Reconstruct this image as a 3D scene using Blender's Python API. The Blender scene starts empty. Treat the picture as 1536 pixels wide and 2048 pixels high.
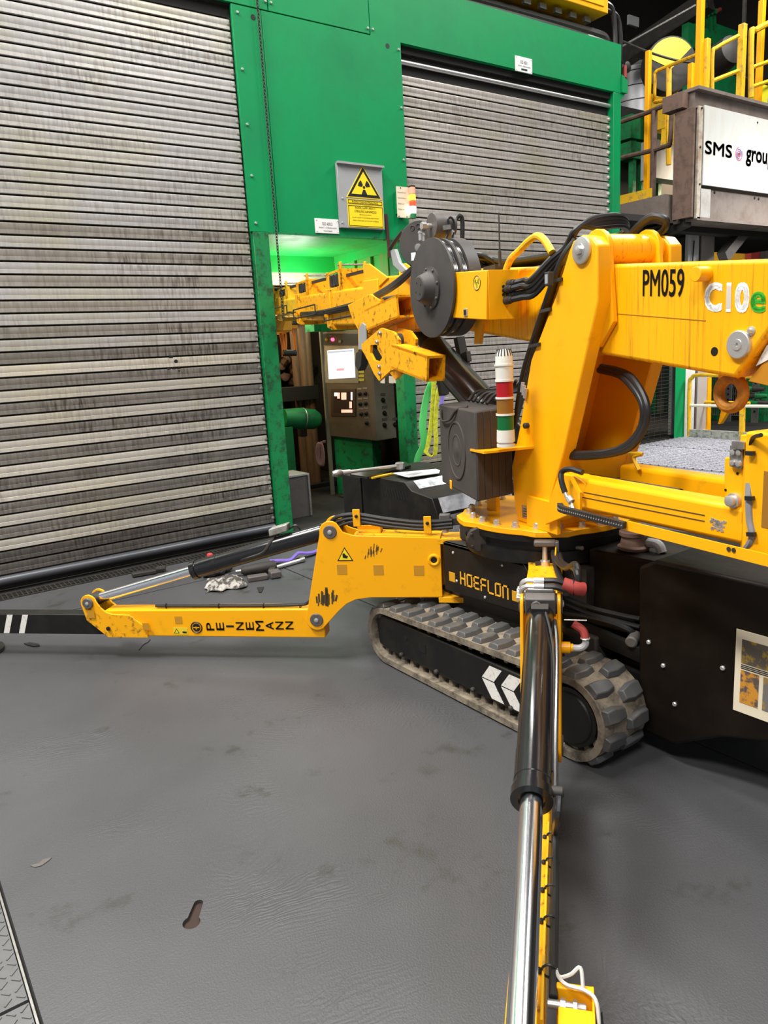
import bpy, math, random
from mathutils import Vector, Matrix
random.seed(7)
scene = bpy.context.scene
COL = scene.collection
V = Vector
# ---------------------------------------------------------------- camera
IW, IH, FPX = 1536, 2048, 1490.0
CX, CY, EYE = 768.0, 1024.0, 1.6
_up = -V((1174 - CX, -(8000 - CY), -FPX)).normalized()
_x = V((2950 - CX, -(580 - CY), -FPX)).normalized()
_x = (_x - _up * _x.dot(_up)).normalized()
_y = _up.cross(_x)
ROT = Matrix((_x, _y, _up))               # camera space -> world
CAM = V((0, 0, EYE))
cd = bpy.data.cameras.new('camera'); cam = bpy.data.objects.new('camera', cd); COL.objects.link(cam)
cam.matrix_world = Matrix.Translation(CAM) @ ROT.to_4x4()
cd.sensor_fit = 'VERTICAL'; cd.sensor_height = 24.0; cd.lens = 24.0 * FPX / IH
cd.clip_start = 0.05; cd.clip_end = 200
scene.camera = cam
# ---------------------------------------------------------------- world, lamps and an added fill
w = bpy.data.worlds.new('hall_air'); scene.world = w; w.use_nodes = True
w.node_tree.nodes['Background'].inputs[0].default_value = (0.90, 0.95, 1.0, 1)
w.node_tree.nodes['Background'].inputs[1].default_value = 0.44
def area(name, loc, size, power, col=(1, .97, .92), target=None, sy=None, spread=180):
    l = bpy.data.lights.new(name, 'AREA'); l.energy = power; l.color = col; l.size = size
    l.spread = math.radians(spread)
    if sy: l.shape = 'RECTANGLE'; l.size_y = sy
    o = bpy.data.objects.new(name, l); COL.objects.link(o); o.location = loc
    d = (V(target) - V(loc)) if target else V((0, 0, -1))
    o.rotation_euler = d.to_track_quat('-Z', 'Y').to_euler()
    return o
area('high_bay_light', (-3.0, 3.4, 9.5), 1.2, 1300, sy=3.0)
area('high_bay_light', (1.2, 2.6, 10.0), .8, 420, sy=3.0)
area('high_bay_light', (5.5, -1.0, 9.8), .8, 420, sy=3.0)
area('high_bay_light', (-4.5, -3.0, 9.5), 1.2, 900, sy=3.0)
area('high_bay_light', (9.5, 2.0, 9.5), .8, 520, sy=3.0)
area('high_bay_light', (11.5, 5.0, 9.2), .8, 420, sy=2.0)
area('high_bay_light', (0.0, 8.2, 10.4), .7, 520, sy=4.0)
area('high_bay_light', (5.0, 8.8, 10.4), .7, 420, sy=4.0)
area('added_side_fill', (12.5, 3.2, 4.6), 1.0, 60, target=(10.6, 7.5, 1.0), spread=75)  # unseen fill light, added to brighten the column and gratings by the platform
vs = scene.view_settings
scene.display_settings.display_device = 'sRGB'
vs.view_transform = 'Standard'; vs.look = 'None'; vs.gamma = 1.0; vs.use_curve_mapping = False
vs.exposure = 0.08
# ---------------------------------------------------------------- picture-to-place helpers (each needs the real plane a point lies on)
def ray(u, v): return ROT @ V((u - CX, -(v - CY), -FPX))
def gz(u, v, z=0.0): r = ray(u, v); return CAM + r * ((z - EYE) / r.z)
def gy(u, v, y): r = ray(u, v); return CAM + r * (y / r.y)
def gx(u, v, x): r = ray(u, v); return CAM + r * (x / r.x)
# slewing frame of the crane: r to its right, f forwards
T = V((2.6, 2.4, 0)); PHI = math.radians(12)
RR = V((math.cos(PHI), -math.sin(PHI), 0)); FF = V((math.sin(PHI), math.cos(PHI), 0))
def S(r, f, z): return T + RR * r + FF * f + V((0, 0, z))
def lt(u, v, d):                          # point at lateral offset d of the slewing frame
    q = ray(u, v); return CAM + q * ((d - (CAM - T).dot(RR)) / q.dot(RR))
def fw(u, v, d):
    q = ray(u, v); return CAM + q * ((d - (CAM - T).dot(FF)) / q.dot(FF))
def sf(p): d = p - T; return (d.dot(RR), d.dot(FF), p.z)
# ---------------------------------------------------------------- materials
def pm(name, col, rough=.5, metal=0.0, dirt=None, dscale=6.0, damt=.5, dlo=.45, dhi=.7, stretch=(1, 1, 1), bump=0.0, bscale=80, spec=.5, var=0.0, emit=None, es=0, coat=0.0, detail=6):
    m = bpy.data.materials.new(name); m.use_nodes = True
    nt = m.node_tree; N = nt.nodes; L = nt.links; b = N['Principled BSDF']
    c = (*col, 1)
    b.inputs['Base Color'].default_value = c; b.inputs['Roughness'].default_value = rough
    b.inputs['Metallic'].default_value = metal; b.inputs['Specular IOR Level'].default_value = spec
    if coat: b.inputs['Coat Weight'].default_value = coat; b.inputs['Coat Roughness'].default_value = .15
    if emit: b.inputs['Emission Color'].default_value = (*emit, 1); b.inputs['Emission Strength'].default_value = es
    src = None
    if dirt or bump or var:
        g = N.new('ShaderNodeNewGeometry'); mp = N.new('ShaderNodeMapping'); mp.inputs['Scale'].default_value = stretch
        L.new(g.outputs['Position'], mp.inputs['Vector'])
    if dirt:
        n = N.new('ShaderNodeTexNoise'); n.inputs['Scale'].default_value = dscale; n.inputs['Detail'].default_value = detail; n.inputs['Roughness'].default_value = .65
        L.new(mp.outputs['Vector'], n.inputs['Vector'])
        mr = N.new('ShaderNodeMapRange'); mr.inputs['From Min'].default_value = dlo; mr.inputs['From Max'].default_value = dhi
        mr.inputs['To Max'].default_value = damt
        L.new(n.outputs['Fac'], mr.inputs['Value'])
        mx = N.new('ShaderNodeMix'); mx.data_type = 'RGBA'; mx.inputs['A'].default_value = c; mx.inputs['B'].default_value = (*dirt, 1)
        L.new(mr.outputs['Result'], mx.inputs['Factor']); src = mx.outputs['Result']
        L.new(src, b.inputs['Base Color'])
        ra = N.new('ShaderNodeMath'); ra.operation = 'MULTIPLY_ADD'; ra.inputs[1].default_value = .25; ra.inputs[2].default_value = rough
        L.new(mr.outputs['Result'], ra.inputs[0]); L.new(ra.outputs[0], b.inputs['Roughness'])
    if var:
        oi = N.new('ShaderNodeObjectInfo'); mr2 = N.new('ShaderNodeMapRange'); mr2.inputs['To Min'].default_value = 1 - var; mr2.inputs['To Max'].default_value = 1 + var
        L.new(oi.outputs['Random'], mr2.inputs['Value'])
        mm = N.new('ShaderNodeMix'); mm.data_type = 'RGBA'; mm.blend_type = 'MULTIPLY'; mm.inputs['Factor'].default_value = 1
        if src: L.new(src, mm.inputs['A'])
        else: mm.inputs['A'].default_value = c
        L.new(mr2.outputs['Result'], mm.inputs['B']); L.new(mm.outputs['Result'], b.inputs['Base Color'])
    if bump:
        n2 = N.new('ShaderNodeTexNoise'); n2.inputs['Scale'].default_value = bscale; n2.inputs['Detail'].default_value = 4
        L.new(mp.outputs['Vector'], n2.inputs['Vector'])
        bp = N.new('ShaderNodeBump'); bp.inputs['Strength'].default_value = bump; bp.inputs['Distance'].default_value = .004
        L.new(n2.outputs['Fac'], bp.inputs['Height']); L.new(bp.outputs['Normal'], b.inputs['Normal'])
    m.diffuse_color = c
    return m
YEL = pm('yellow_paint', (.93, .42, .002), .40, spec=.3, dirt=(.30, .12, .01), dscale=9, damt=.55, dlo=.60, dhi=.85, coat=.15)
YELD = pm('grimy_yellow_paint', (.88, .40, .004), .48, spec=.3, dirt=(.06, .035, .012), dscale=26, damt=.9, dlo=.55, dhi=.68)
YELS = pm('streaked_yellow_paint', (.92, .42, .002), .38, spec=.3, dirt=(.22, .09, .008), dscale=5, damt=.7, dlo=.535, dhi=.70, stretch=(16, 16, .45), coat=.15)
YELW = pm('worn_rail_yellow', (.80, .47, .01), .5, dirt=(.25, .18, .08), dscale=14, damt=.8, dlo=.52, dhi=.7)
GRN = pm('green_paint', (.001, .255, .078), .45, spec=.25, dirt=(.004, .17, .06), dscale=1.6, damt=.55, dlo=.45, dhi=.75)
GRND = pm('scuffed_green_paint', (.002, .20, .055), .5, dirt=(.006, .03, .012), dscale=12, damt=.85, dlo=.5, dhi=.66)
GRNM = pm('machine_green', (.004, .18, .05), .5, dirt=(.01, .02, .01), dscale=6, damt=.8, dlo=.48, dhi=.7)
BLK = pm('black_paint', (.007, .0065, .006), .42, spec=.35, dirt=(.018, .015, .011), dscale=7, damt=.6)
BLKM = pm('matt_black', (.022, .020, .018), .6, dirt=(.05, .04, .03), dscale=10, damt=.6)
BRNK = pm('brown_black_paint', (.0055, .0035, .0022), .42, spec=.25, dirt=(.012, .007, .0035), dscale=4, damt=.7)
GLB = pm('gloss_black_cylinder', (.008, .008, .009), .2, dirt=(.04, .04, .04), dscale=18, damt=.5, dlo=.6, dhi=.8, coat=.3)
HOSE = pm('hose_rubber', (.013, .013, .014), .42)
RUB = pm('track_rubber', (.045, .044, .043), .55, dirt=(.20, .165, .11), dscale=9, damt=.8, dlo=.5, dhi=.66, bump=.3, bscale=60)
RUBD = pm('dusty_track_rubber', (.24, .20, .145), .8, dirt=(.06, .05, .04), dscale=14, damt=.9, dlo=.45, dhi=.65, bump=.4, bscale=70)
LUG = pm('tread_lug_rubber', (.075, .078, .08), .42, dirt=(.16, .13, .09), dscale=10, damt=.5, dlo=.5, dhi=.7)
CHR = pm('chrome', (.86, .87, .91), .17, 1.0)
STL = pm('bare_steel', (.42, .41, .40), .35, .8, dirt=(.16, .13, .1), dscale=30, damt=.6)
ZNC = pm('zinc', (.62, .61, .60), .32, .7)
DGR = pm('dark_grey_drum', (.045, .042, .041), .5, dirt=(.075, .06, .05), dscale=5, damt=.6)
DGR2 = pm('grey_painted_steel', (.10, .09, .085), .45, dirt=(.05, .04, .035), dscale=9, damt=.5)
FOAM = pm('dark_foam_rubber', (.045, .038, .034), .8, dirt=(.065, .054, .046), dscale=8, damt=.6)
CONS = pm('console_brown_grey', (.11, .085, .06), .4, dirt=(.05, .035, .022), dscale=5, damt=.6)
CONG = pm('console_olive_grey', (.21, .20, .15), .4, dirt=(.13, .115, .085), dscale=5, damt=.5)
WHT = pm('white_sign', (.80, .80, .79), .45)
CREAM = pm('cream_plate', (.74, .66, .50), .5)
SIGNW = pm('white_sheet', (.62, .63, .61), .45, dirt=(.55, .53, .45), dscale=2.5, damt=.6, stretch=(3, 3, .6))
SGY = pm('sign_yellow', (.90, .68, .01), .45)
PRT = pm('black_print', (.006, .006, .006), .5)
GRYP = pm('grey_sheet', (.33, .34, .35), .45, dirt=(.25, .26, .27), dscale=3, damt=.5)
def slat_mat(name, col, dirt, ol, d1, d2, rough=.38, metal=.35):
    # fine vertical drips restarted on every slat, broad smudges over the door
    m = bpy.data.materials.new(name); m.use_nodes = True; nt = m.node_tree; N = nt.nodes; L = nt.links; b = N['Principled BSDF']
    g = N.new('ShaderNodeNewGeometry'); oi = N.new('ShaderNodeObjectInfo')
    mp = N.new('ShaderNodeMapping'); mp.inputs['Scale'].default_value = (34, 1, 5); L.new(g.outputs['Position'], mp.inputs['Vector'])
    ad = N.new('ShaderNodeVectorMath'); ad.operation = 'ADD'; L.new(mp.outputs['Vector'], ad.inputs[0])
    ml = N.new('ShaderNodeMath'); ml.operation = 'MULTIPLY'; ml.inputs[1].default_value = 60; L.new(oi.outputs['Random'], ml.inputs[0]); L.new(ml.outputs[0], ad.inputs[1])
    n1 = N.new('ShaderNodeTexNoise'); n1.inputs['Scale'].default_value = 1.6; n1.inputs['Detail'].default_value = 5; L.new(ad.outputs['Vector'], n1.inputs['Vector'])
    mp2 = N.new('ShaderNodeMapping'); mp2.inputs['Scale'].default_value = (.75, 1, 1.5); L.new(g.outputs['Position'], mp2.inputs['Vector'])
    n2 = N.new('ShaderNodeTexNoise'); n2.inputs['Scale'].default_value = 1.5; n2.inputs['Detail'].default_value = 7; n2.inputs['Roughness'].default_value = .6; L.new(mp2.outputs['Vector'], n2.inputs['Vector'])
    m2 = N.new('ShaderNodeMapRange'); m2.inputs['From Min'].default_value = .46; m2.inputs['From Max'].default_value = .62; m2.inputs['To Max'].default_value = 1; L.new(n2.outputs['Fac'], m2.inputs['Value'])
    m1 = N.new('ShaderNodeMapRange'); m1.inputs['From Min'].default_value = .40; m1.inputs['From Max'].default_value = .68; m1.inputs['To Max'].default_value = 1; L.new(n1.outputs['Fac'], m1.inputs['Value'])
    f1 = N.new('ShaderNodeMath'); f1.operation = 'MULTIPLY_ADD'; f1.inputs[1].default_value = d2; f1.inputs[2].default_value = d1; L.new(m2.outputs['Result'], f1.inputs[0])
    f2 = N.new('ShaderNodeMath'); f2.operation = 'MULTIPLY'; f2.use_clamp = True; L.new(m1.outputs['Result'], f2.inputs[0]); L.new(f1.outputs[0], f2.inputs[1])
    x1 = N.new('ShaderNodeMix'); x1.data_type = 'RGBA'; x1.inputs['A'].default_value = (*col, 1); x1.inputs['B'].default_value = (*ol, 1)
    n3 = N.new('ShaderNodeTexNoise'); n3.inputs['Scale'].default_value = 1.1; n3.inputs['Detail'].default_value = 3; L.new(g.outputs['Position'], n3.inputs['Vector'])
    m3 = N.new('ShaderNodeMapRange'); m3.inputs['From Min'].default_value = .5; m3.inputs['From Max'].default_value = .68; m3.inputs['To Max'].default_value = .6; L.new(n3.outputs['Fac'], m3.inputs['Value']); L.new(m3.outputs['Result'], x1.inputs['Factor'])
    x2 = N.new('ShaderNodeMix'); x2.data_type = 'RGBA'; x2.inputs['B'].default_value = (*dirt, 1); L.new(x1.outputs['Result'], x2.inputs['A']); L.new(f2.outputs[0], x2.inputs['Factor'])
    v = N.new('ShaderNodeMapRange'); v.inputs['To Min'].default_value = .88; v.inputs['To Max'].default_value = 1.1; L.new(oi.outputs['Random'], v.inputs['Value'])
    x3 = N.new('ShaderNodeMix'); x3.data_type = 'RGBA'; x3.blend_type = 'MULTIPLY'; x3.inputs['Factor'].default_value = 1; L.new(x2.outputs['Result'], x3.inputs['A']); L.new(v.outputs['Result'], x3.inputs['B'])
    L.new(x3.outputs['Result'], b.inputs['Base Color']); b.inputs['Metallic'].default_value = metal; b.inputs['Roughness'].default_value = rough
    return m
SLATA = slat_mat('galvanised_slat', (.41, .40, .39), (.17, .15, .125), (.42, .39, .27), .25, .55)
SLATB = slat_mat('grimy_reflection_slat', (.29, .265, .235), (.06, .05, .042), (.22, .20, .16), .35, .65)  # grime, with the dark floor's reflection put into the colour
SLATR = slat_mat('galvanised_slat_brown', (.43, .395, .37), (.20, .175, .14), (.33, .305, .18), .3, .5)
SLATC = slat_mat('dark_reflection_slat', (.20, .185, .165), (.045, .04, .034), (.18, .165, .135), .35, .6)  # darker still: floor reflection and dirt both held in the colour
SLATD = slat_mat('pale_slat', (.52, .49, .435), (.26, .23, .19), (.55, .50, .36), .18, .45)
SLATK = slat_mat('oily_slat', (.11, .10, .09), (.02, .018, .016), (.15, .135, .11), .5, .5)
DARK = pm('soot_dark', (.012, .011, .010), .8)
RUST = pm('rusty_brown_steel', (.16, .10, .075), .6, dirt=(.06, .035, .025), dscale=8, damt=.8)
BEAM = pm('grey_brown_beam', (.20, .165, .145), .6, dirt=(.12, .08, .06), dscale=4, damt=.7)
CONC = pm('pale_column', (.45, .44, .42), .6, dirt=(.3, .28, .25), dscale=5, damt=.6)
PIPE = pm('brown_pipe', (.17, .10, .055), .5, dirt=(.06, .035, .02), dscale=5, damt=.8, stretch=(3, 3, .5))
GRATE = pm('bright_grating', (.56, .56, .62), .5, .35, dirt=(.20, .20, .24), dscale=55, damt=.8, dlo=.45, dhi=.6)
ORNG = pm('orange_rope', (.85, .30, .03), .6)
REDP = pm('red_lens', (.38, .006, .012), .3)
AMB = pm('amber_lens', (.26, .11, .012), .35)
GRL = pm('green_lens', (.003, .13, .03), .3)
IVO = pm('ivory_plastic', (.70, .68, .62), .4)
SLG = pm('green_webbing', (.10, .62, .16), .7)
SLY = pm('yellow_webbing', (.62, .64, .03), .7, dirt=(.2, .2, .05), dscale=30, damt=.8)
SLP = pm('purple_webbing', (.25, .20, .62), .7)
REDS = pm('red_sleeve', (.30, .035, .03), .6)
PAPER = pm('paper', (.80, .80, .78), .6)
PAPG = pm('paper_grey_print', (.35, .35, .36), .6)
FILM = pm('scuffed_film', (.60, .63, .68), .3, .2, dirt=(.22, .23, .26), dscale=16, damt=.8, dlo=.42, dhi=.62)
WSTR = pm('white_stripe', (.72, .70, .66), .6, dirt=(.30, .24, .18), dscale=60, damt=.7, dlo=.55, dhi=.7)
BADGE = pm('ochre_badge', (.62, .30, .01), .45)
SQR = pm('ochre_residue', (.50, .24, .01), .6)
SCR = pm('dark_scuff', (.07, .045, .015), .7)
LGRN = pm('e_green', (.05, .42, .03), .4)
TXTW = pm('white_print', (.93, .93, .91), .55, spec=.2)
TXTO = pm('orange_print', (.80, .40, .03), .45)
BEIGE = pm('beige_beam', (.55, .45, .36), .6)
# floor: dark steel with swirl scratches and oil stains
def floor_mat():
    m = bpy.data.materials.new('dark_steel_floor'); m.use_nodes = True; nt = m.node_tree; N = nt.nodes; L = nt.links; b = N['Principled BSDF']
    g = N.new('ShaderNodeNewGeometry')
    n1 = N.new('ShaderNodeTexNoise'); n1.inputs['Scale'].default_value = .9; n1.inputs['Detail'].default_value = 8; L.new(g.outputs['Position'], n1.inputs['Vector'])
    cr = N.new('ShaderNodeValToRGB'); e = cr.color_ramp.elements; e[0].position = .3; e[0].color = (.044, .045, .049, 1); e[1].position = .72; e[1].color = (.076, .077, .082, 1)
    L.new(n1.outputs['Fac'], cr.inputs['Fac'])
    n2 = N.new('ShaderNodeTexNoise'); n2.inputs['Scale'].default_value = 2.6; n2.inputs['Detail'].default_value = 7; n2.inputs['Roughness'].default_value = .7; L.new(g.outputs['Position'], n2.inputs['Vector'])
    mr = N.new('ShaderNodeMapRange'); mr.inputs['From Min'].default_value = .585; mr.inputs['From Max'].default_value = .67; mr.inputs['To Max'].default_value = .8; L.new(n2.outputs['Fac'], mr.inputs['Value'])
    mx = N.new('ShaderNodeMix'); mx.data_type = 'RGBA'; mx.inputs['B'].default_value = (.028, .027, .022, 1); L.new(cr.outputs['Color'], mx.inputs['A']); L.new(mr.outputs['Result'], mx.inputs['Factor'])
    # fine arc scratches: rings round a warped centre
    nw = N.new('ShaderNodeTexNoise'); nw.inputs['Scale'].default_value = .8; L.new(g.outputs['Position'], nw.inputs['Vector'])
    vm = N.new('ShaderNodeVectorMath'); vm.operation = 'MULTIPLY_ADD'; vm.inputs[1].default_value = (1.4, 1.4, 0); L.new(nw.outputs['Color'], vm.inputs[0]); L.new(g.outputs['Position'], vm.inputs[2])
    wv = N.new('ShaderNodeTexWave'); wv.wave_type = 'RINGS'; wv.inputs['Scale'].default_value = 14; wv.inputs['Distortion'].default_value = 14; wv.inputs['Detail'].default_value = 3; L.new(vm.outputs['Vector'], wv.inputs['Vector'])
    n3 = N.new('ShaderNodeTexNoise'); n3.inputs['Scale'].default_value = 1.7; n3.inputs['Detail'].default_value = 3; L.new(g.outputs['Position'], n3.inputs['Vector'])
    mr3 = N.new('ShaderNodeMapRange'); mr3.inputs['From Min'].default_value = .5; mr3.inputs['From Max'].default_value = .7; L.new(n3.outputs['Fac'], mr3.inputs['Value'])
    n4 = N.new('ShaderNodeTexNoise'); n4.inputs['Scale'].default_value = 160; n4.inputs['Detail'].default_value = 2; L.new(g.outputs['Position'], n4.inputs['Vector'])
    ml = N.new('ShaderNodeMath'); ml.operation = 'MULTIPLY'; L.new(wv.outputs['Fac'], ml.inputs[0]); L.new(mr3.outputs['Result'], ml.inputs[1])
    ad = N.new('ShaderNodeMath'); ad.operation = 'MULTIPLY_ADD'; ad.inputs[1].default_value = .9; L.new(n4.outputs['Fac'], ad.inputs[0]); L.new(ml.outputs[0], ad.inputs[2])
    bp = N.new('ShaderNodeBump'); bp.inputs['Strength'].default_value = .5; bp.inputs['Distance'].default_value = .003; L.new(ad.outputs[0], bp.inputs['Height'])
    L.new(bp.outputs['Normal'], b.inputs['Normal']); L.new(mx.outputs['Result'], b.inputs['Base Color'])
    b.inputs['Roughness'].default_value = .5; b.inputs['Specular IOR Level'].default_value = .45
    return m
FLR = floor_mat()
CHKP = pm('checker_steel', (.13, .13, .135), .4, .3, dirt=(.07, .07, .07), dscale=8, damt=.5)
# ---------------------------------------------------------------- mesh builder
def sm(pts, k=6):                         # Catmull-Rom
    pts = [V(p) for p in pts]
    P = [pts[0] * 2 - pts[1]] + pts + [pts[-1] * 2 - pts[-2]]; out = []
    for i in range(1, len(P) - 2):
        a, b, c, d = P[i - 1], P[i], P[i + 1], P[i + 2]
        for j in range(k):
            t = j / k
            out.append(.5 * ((2 * b) + (c - a) * t + (2 * a - 5 * b + 4 * c - d) * t * t + (3 * b - a - 3 * c + d) * t ** 3))
    out.append(pts[-1]); return out
class MB:
    def __init__(s): s.v = []; s.f = []
    def hexa(s, p):                       # 8 points: bottom ring then top ring
        o = len(s.v); s.v += [V(q) for q in p]
        s.f += [tuple(o + i for i in q) for q in ((0, 3, 2, 1), (4, 5, 6, 7), (0, 1, 5, 4), (1, 2, 6, 5), (2, 3, 7, 6), (3, 0, 4, 7))]; return s
    def box(s, a, b, fr=None):
        fr = fr or (lambda x, y, z: V((x, y, z)))
        (x0, y0, z0), (x1, y1, z1) = a, b
        return s.hexa([fr(x0, y0, z0), fr(x1, y0, z0), fr(x1, y1, z0), fr(x0, y1, z0), fr(x0, y0, z1), fr(x1, y0, z1), fr(x1, y1, z1), fr(x0, y1, z1)])
    def bar(s, p0, p1, w, h, up=V((0, 0, 1))):
        p0, p1 = V(p0), V(p1); d = (p1 - p0).normalized(); a = d.cross(up)
        if a.length < 1e-4: a = d.cross(V((1, 0, 0)))
        a.normalize(); b = a.cross(d).normalized(); a = a * w / 2; b = b * h / 2
        return s.hexa([p0 - a - b, p0 + a - b, p1 + a - b, p1 - a - b, p0 - a + b, p0 + a + b, p1 + a + b, p1 - a + b])
    def prism(s, poly, off):
        o = len(s.v); n = len(poly); off = V(off); s.v += [V(p) for p in poly] + [V(p) + off for p in poly]
        s.f.append(tuple(o + i for i in range(n))); s.f.append(tuple(o + n + i for i in reversed(range(n))))
        for i in range(n): j = (i + 1) % n; s.f.append((o + i, o + n + i, o + n + j, o + j))
        return s
    def lathe(s, p0, ax, prof, n=28, cap=True):
        p0 = V(p0); ax = V(ax).normalized(); a = ax.orthogonal().normalized(); b = ax.cross(a); o = len(s.v)
        for d, r in prof:
            for i in range(n):
                t = 2 * math.pi * i / n; s.v.append(p0 + ax * d + (a * math.cos(t) + b * math.sin(t)) * r)
        for k in range(len(prof) - 1):
            for i in range(n):
                j = (i + 1) % n; s.f.append((o + k * n + i, o + k * n + j, o + (k + 1) * n + j, o + (k + 1) * n + i))
        if cap:
            if prof[0][1] > 1e-5: s.f.append(tuple(o + i for i in reversed(range(n))))
            if prof[-1][1] > 1e-5: s.f.append(tuple(o + (len(prof) - 1) * n + i for i in range(n)))
        return s
    def cyl(s, p0, p1, r, r1=None, n=20):
        p0, p1 = V(p0), V(p1); return s.lathe(p0, p1 - p0, [(0, r), ((p1 - p0).length, r if r1 is None else r1)], n)
    def tube(s, pts, r, n=8, k=6, smooth=True):
        pts = sm(pts, k) if smooth and len(pts) > 2 else [V(p) for p in pts]
        o = len(s.v); t = (pts[1] - pts[0]).normalized(); a = t.orthogonal().normalized(); m = len(pts)
        for i, p in enumerate(pts):
            t2 = (pts[min(i + 1, m - 1)] - pts[max(i - 1, 0)]).normalized()
            a = (a - t2 * a.dot(t2)).normalized(); b = t2.cross(a)
            for q in range(n):
                g = 2 * math.pi * q / n; s.v.append(p + (a * math.cos(g) + b * math.sin(g)) * r)
        for i in range(m - 1):
            for q in range(n):
                j = (q + 1) % n; s.f.append((o + i * n + q, o + i * n + j, o + (i + 1) * n + j, o + (i + 1) * n + q))
        s.f.append(tuple(o + q for q in reversed(range(n)))); s.f.append(tuple(o + (m - 1) * n + q for q in range(n)))
        return s
    def ribbon(s, pts, w, th, k=5):       # w: width vector, th: thickness vector
        pts = sm(pts, k); w = V(w) / 2; th = V(th) / 2; o = len(s.v); m = len(pts)
        for p in pts: s.v += [p - w - th, p + w - th, p + w + th, p - w + th]
        for i in range(m - 1):
            for q in range(4):
                j = (q + 1) % 4; s.f.append((o + i * 4 + q, o + i * 4 + j, o + i * 4 + 4 + j, o + i * 4 + 4 + q))
        s.f.append((o + 3, o + 2, o + 1, o)); e = o + (m - 1) * 4; s.f.append((e, e + 1, e + 2, e + 3)); return s
    def torus(s, c, ax, R, r, n=28, q=10, a0=0, a1=2 * math.pi):
        c = V(c); ax = V(ax).normalized(); a = ax.orthogonal().normalized(); b = ax.cross(a)
        full = abs(a1 - a0 - 2 * math.pi) < 1e-4; m = n if full else n + 1; o = len(s.v)
        for i in range(m):
            t = a0 + (a1 - a0) * i / n; d = a * math.cos(t) + b * math.sin(t)
            for j in range(q):
                g = 2 * math.pi * j / q; s.v.append(c + d * (R + r * math.cos(g)) + ax * r * math.sin(g))
        for i in range(m if full else m - 1):
            i2 = (i + 1) % m
            for j in range(q): j2 = (j + 1) % q; s.f.append((o + i * q + j, o + i2 * q + j, o + i2 * q + j2, o + i * q + j2))
        return s
    def bolt(s, p, d, r=.008, h=.006):
        p, d = V(p), V(d).normalized(); return s.lathe(p, d, [(-.004, r), (h * .6, r), (h, r * .7)], 8)
ROOT = {}
def origin(o):
    while o is not None:
        if o in ROOT: return ROOT[o]
        o = o.parent
    return V((0, 0, 0))
def B(mb, name, mat, parent=None, label=None, bevel=0, ang=32, kind=None, loc=None, seg=2):
    me = bpy.data.meshes.new(name); off = V(loc) if loc is not None else origin(parent)
    me.from_pydata([v - off for v in mb.v], [], mb.f); me.validate()
    import bmesh
    bm = bmesh.new(); bm.from_mesh(me); bmesh.ops.recalc_face_normals(bm, faces=bm.faces); bm.to_mesh(me); bm.free()
    me.materials.append(mat)
    me.polygons.foreach_set('use_smooth', [True] * len(me.polygons)); me.set_sharp_from_angle(angle=math.radians(ang))
    o = bpy.data.objects.new(name, me); COL.objects.link(o)
    if parent is not None: o.parent = parent
    if loc is not None: o.location = off - origin(parent); 
    if loc is not None and parent is None: ROOT[o] = off
    if label: o['label'] = label
    if kind: o['kind'] = kind
    if bevel:
        md = o.modifiers.new('edge', 'BEVEL'); md.width = bevel; md.segments = seg; md.limit_method = 'ANGLE'; md.angle_limit = math.radians(40)
    return o
def copy(o, loc, parent=None, name=None):
    c = o.copy(); COL.objects.link(c); c.location = loc
    if parent is not None: c.parent = parent
    return c
def thing(name, label, cat, loc, group=None):
    o = bpy.data.objects.new(name, None); COL.objects.link(o); o.location = loc; o.empty_display_size = .1
    o['label'] = label; o['category'] = cat
    if group: o['group'] = group
    ROOT[o] = V(loc); return o
def tag(o, label, cat, group=None):
    o['label'] = label; o['category'] = cat
    if group: o['group'] = group
    return o
def struct(name, mb, mat, parent=None, bevel=0, label=None):
    o = B(mb, name, mat, parent, label, bevel)
    if parent is None: o['kind'] = 'structure'
    return o
def text(body, mat, parent, o, xd, yd, w=None, h=None, name='lettering', off=.0015, bold=0.0, label=None, align='L', rot=0):
    cu = bpy.data.curves.new('t', 'FONT'); cu.body = body; cu.size = 1; cu.resolution_u = 3; cu.fill_mode = 'FRONT'
    ob = bpy.data.objects.new('t', cu); COL.objects.link(ob)
    dg = bpy.context.evaluated_depsgraph_get(); me = bpy.data.meshes.new_from_object(ob.evaluated_get(dg))
    bpy.data.objects.remove(ob); bpy.data.curves.remove(cu)
    vs_ = [V((v.co.x, v.co.y, 0)) for v in me.vertices]
    if rot: vs_ = [V((-q.y, q.x, 0)) if rot == 90 else V((q.y, -q.x, 0)) for q in vs_]
    x0 = min(q.x for q in vs_); x1 = max(q.x for q in vs_); y0 = min(q.y for q in vs_); y1 = max(q.y for q in vs_)
    sx = (w / (x1 - x0)) if w else None; sy = (h / (y1 - y0)) if h else None
    if sx is None: sx = sy
    if sy is None: sy = sx
    xd, yd, o = V(xd).normalized(), V(yd).normalized(), V(o); nn = xd.cross(yd).normalized(); r = origin(parent)
    for v, q in zip(me.vertices, vs_):
        v.co = o + xd * ((q.x - x0) * sx) + yd * ((q.y - y0) * sy) + nn * off - r
    if bold:
        vv = [v.co.copy() for v in me.vertices]; ff = [tuple(f.vertices) for f in me.polygons]; n_ = len(vv); s_ = (h or w) * bold; V2, F2 = [], []
        for k, (i, j) in enumerate(((-1, -1), (1, -1), (1, 1), (-1, 1))):
            V2 += [q + xd * i * s_ + yd * j * s_ for q in vv]; F2 += [tuple(t + k * n_ for t in f) for f in ff]
        me = bpy.data.meshes.new(name); me.from_pydata(V2, [], F2)
    me.materials.clear(); me.materials.append(mat); me.name = name
    ob = bpy.data.objects.new(name, me); COL.objects.link(ob); ob.parent = parent
    if label: ob['label'] = label
    return ob
Z = V((0, 0, 1)); X = V((1, 0, 0)); Y = V((0, 1, 0))
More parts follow.
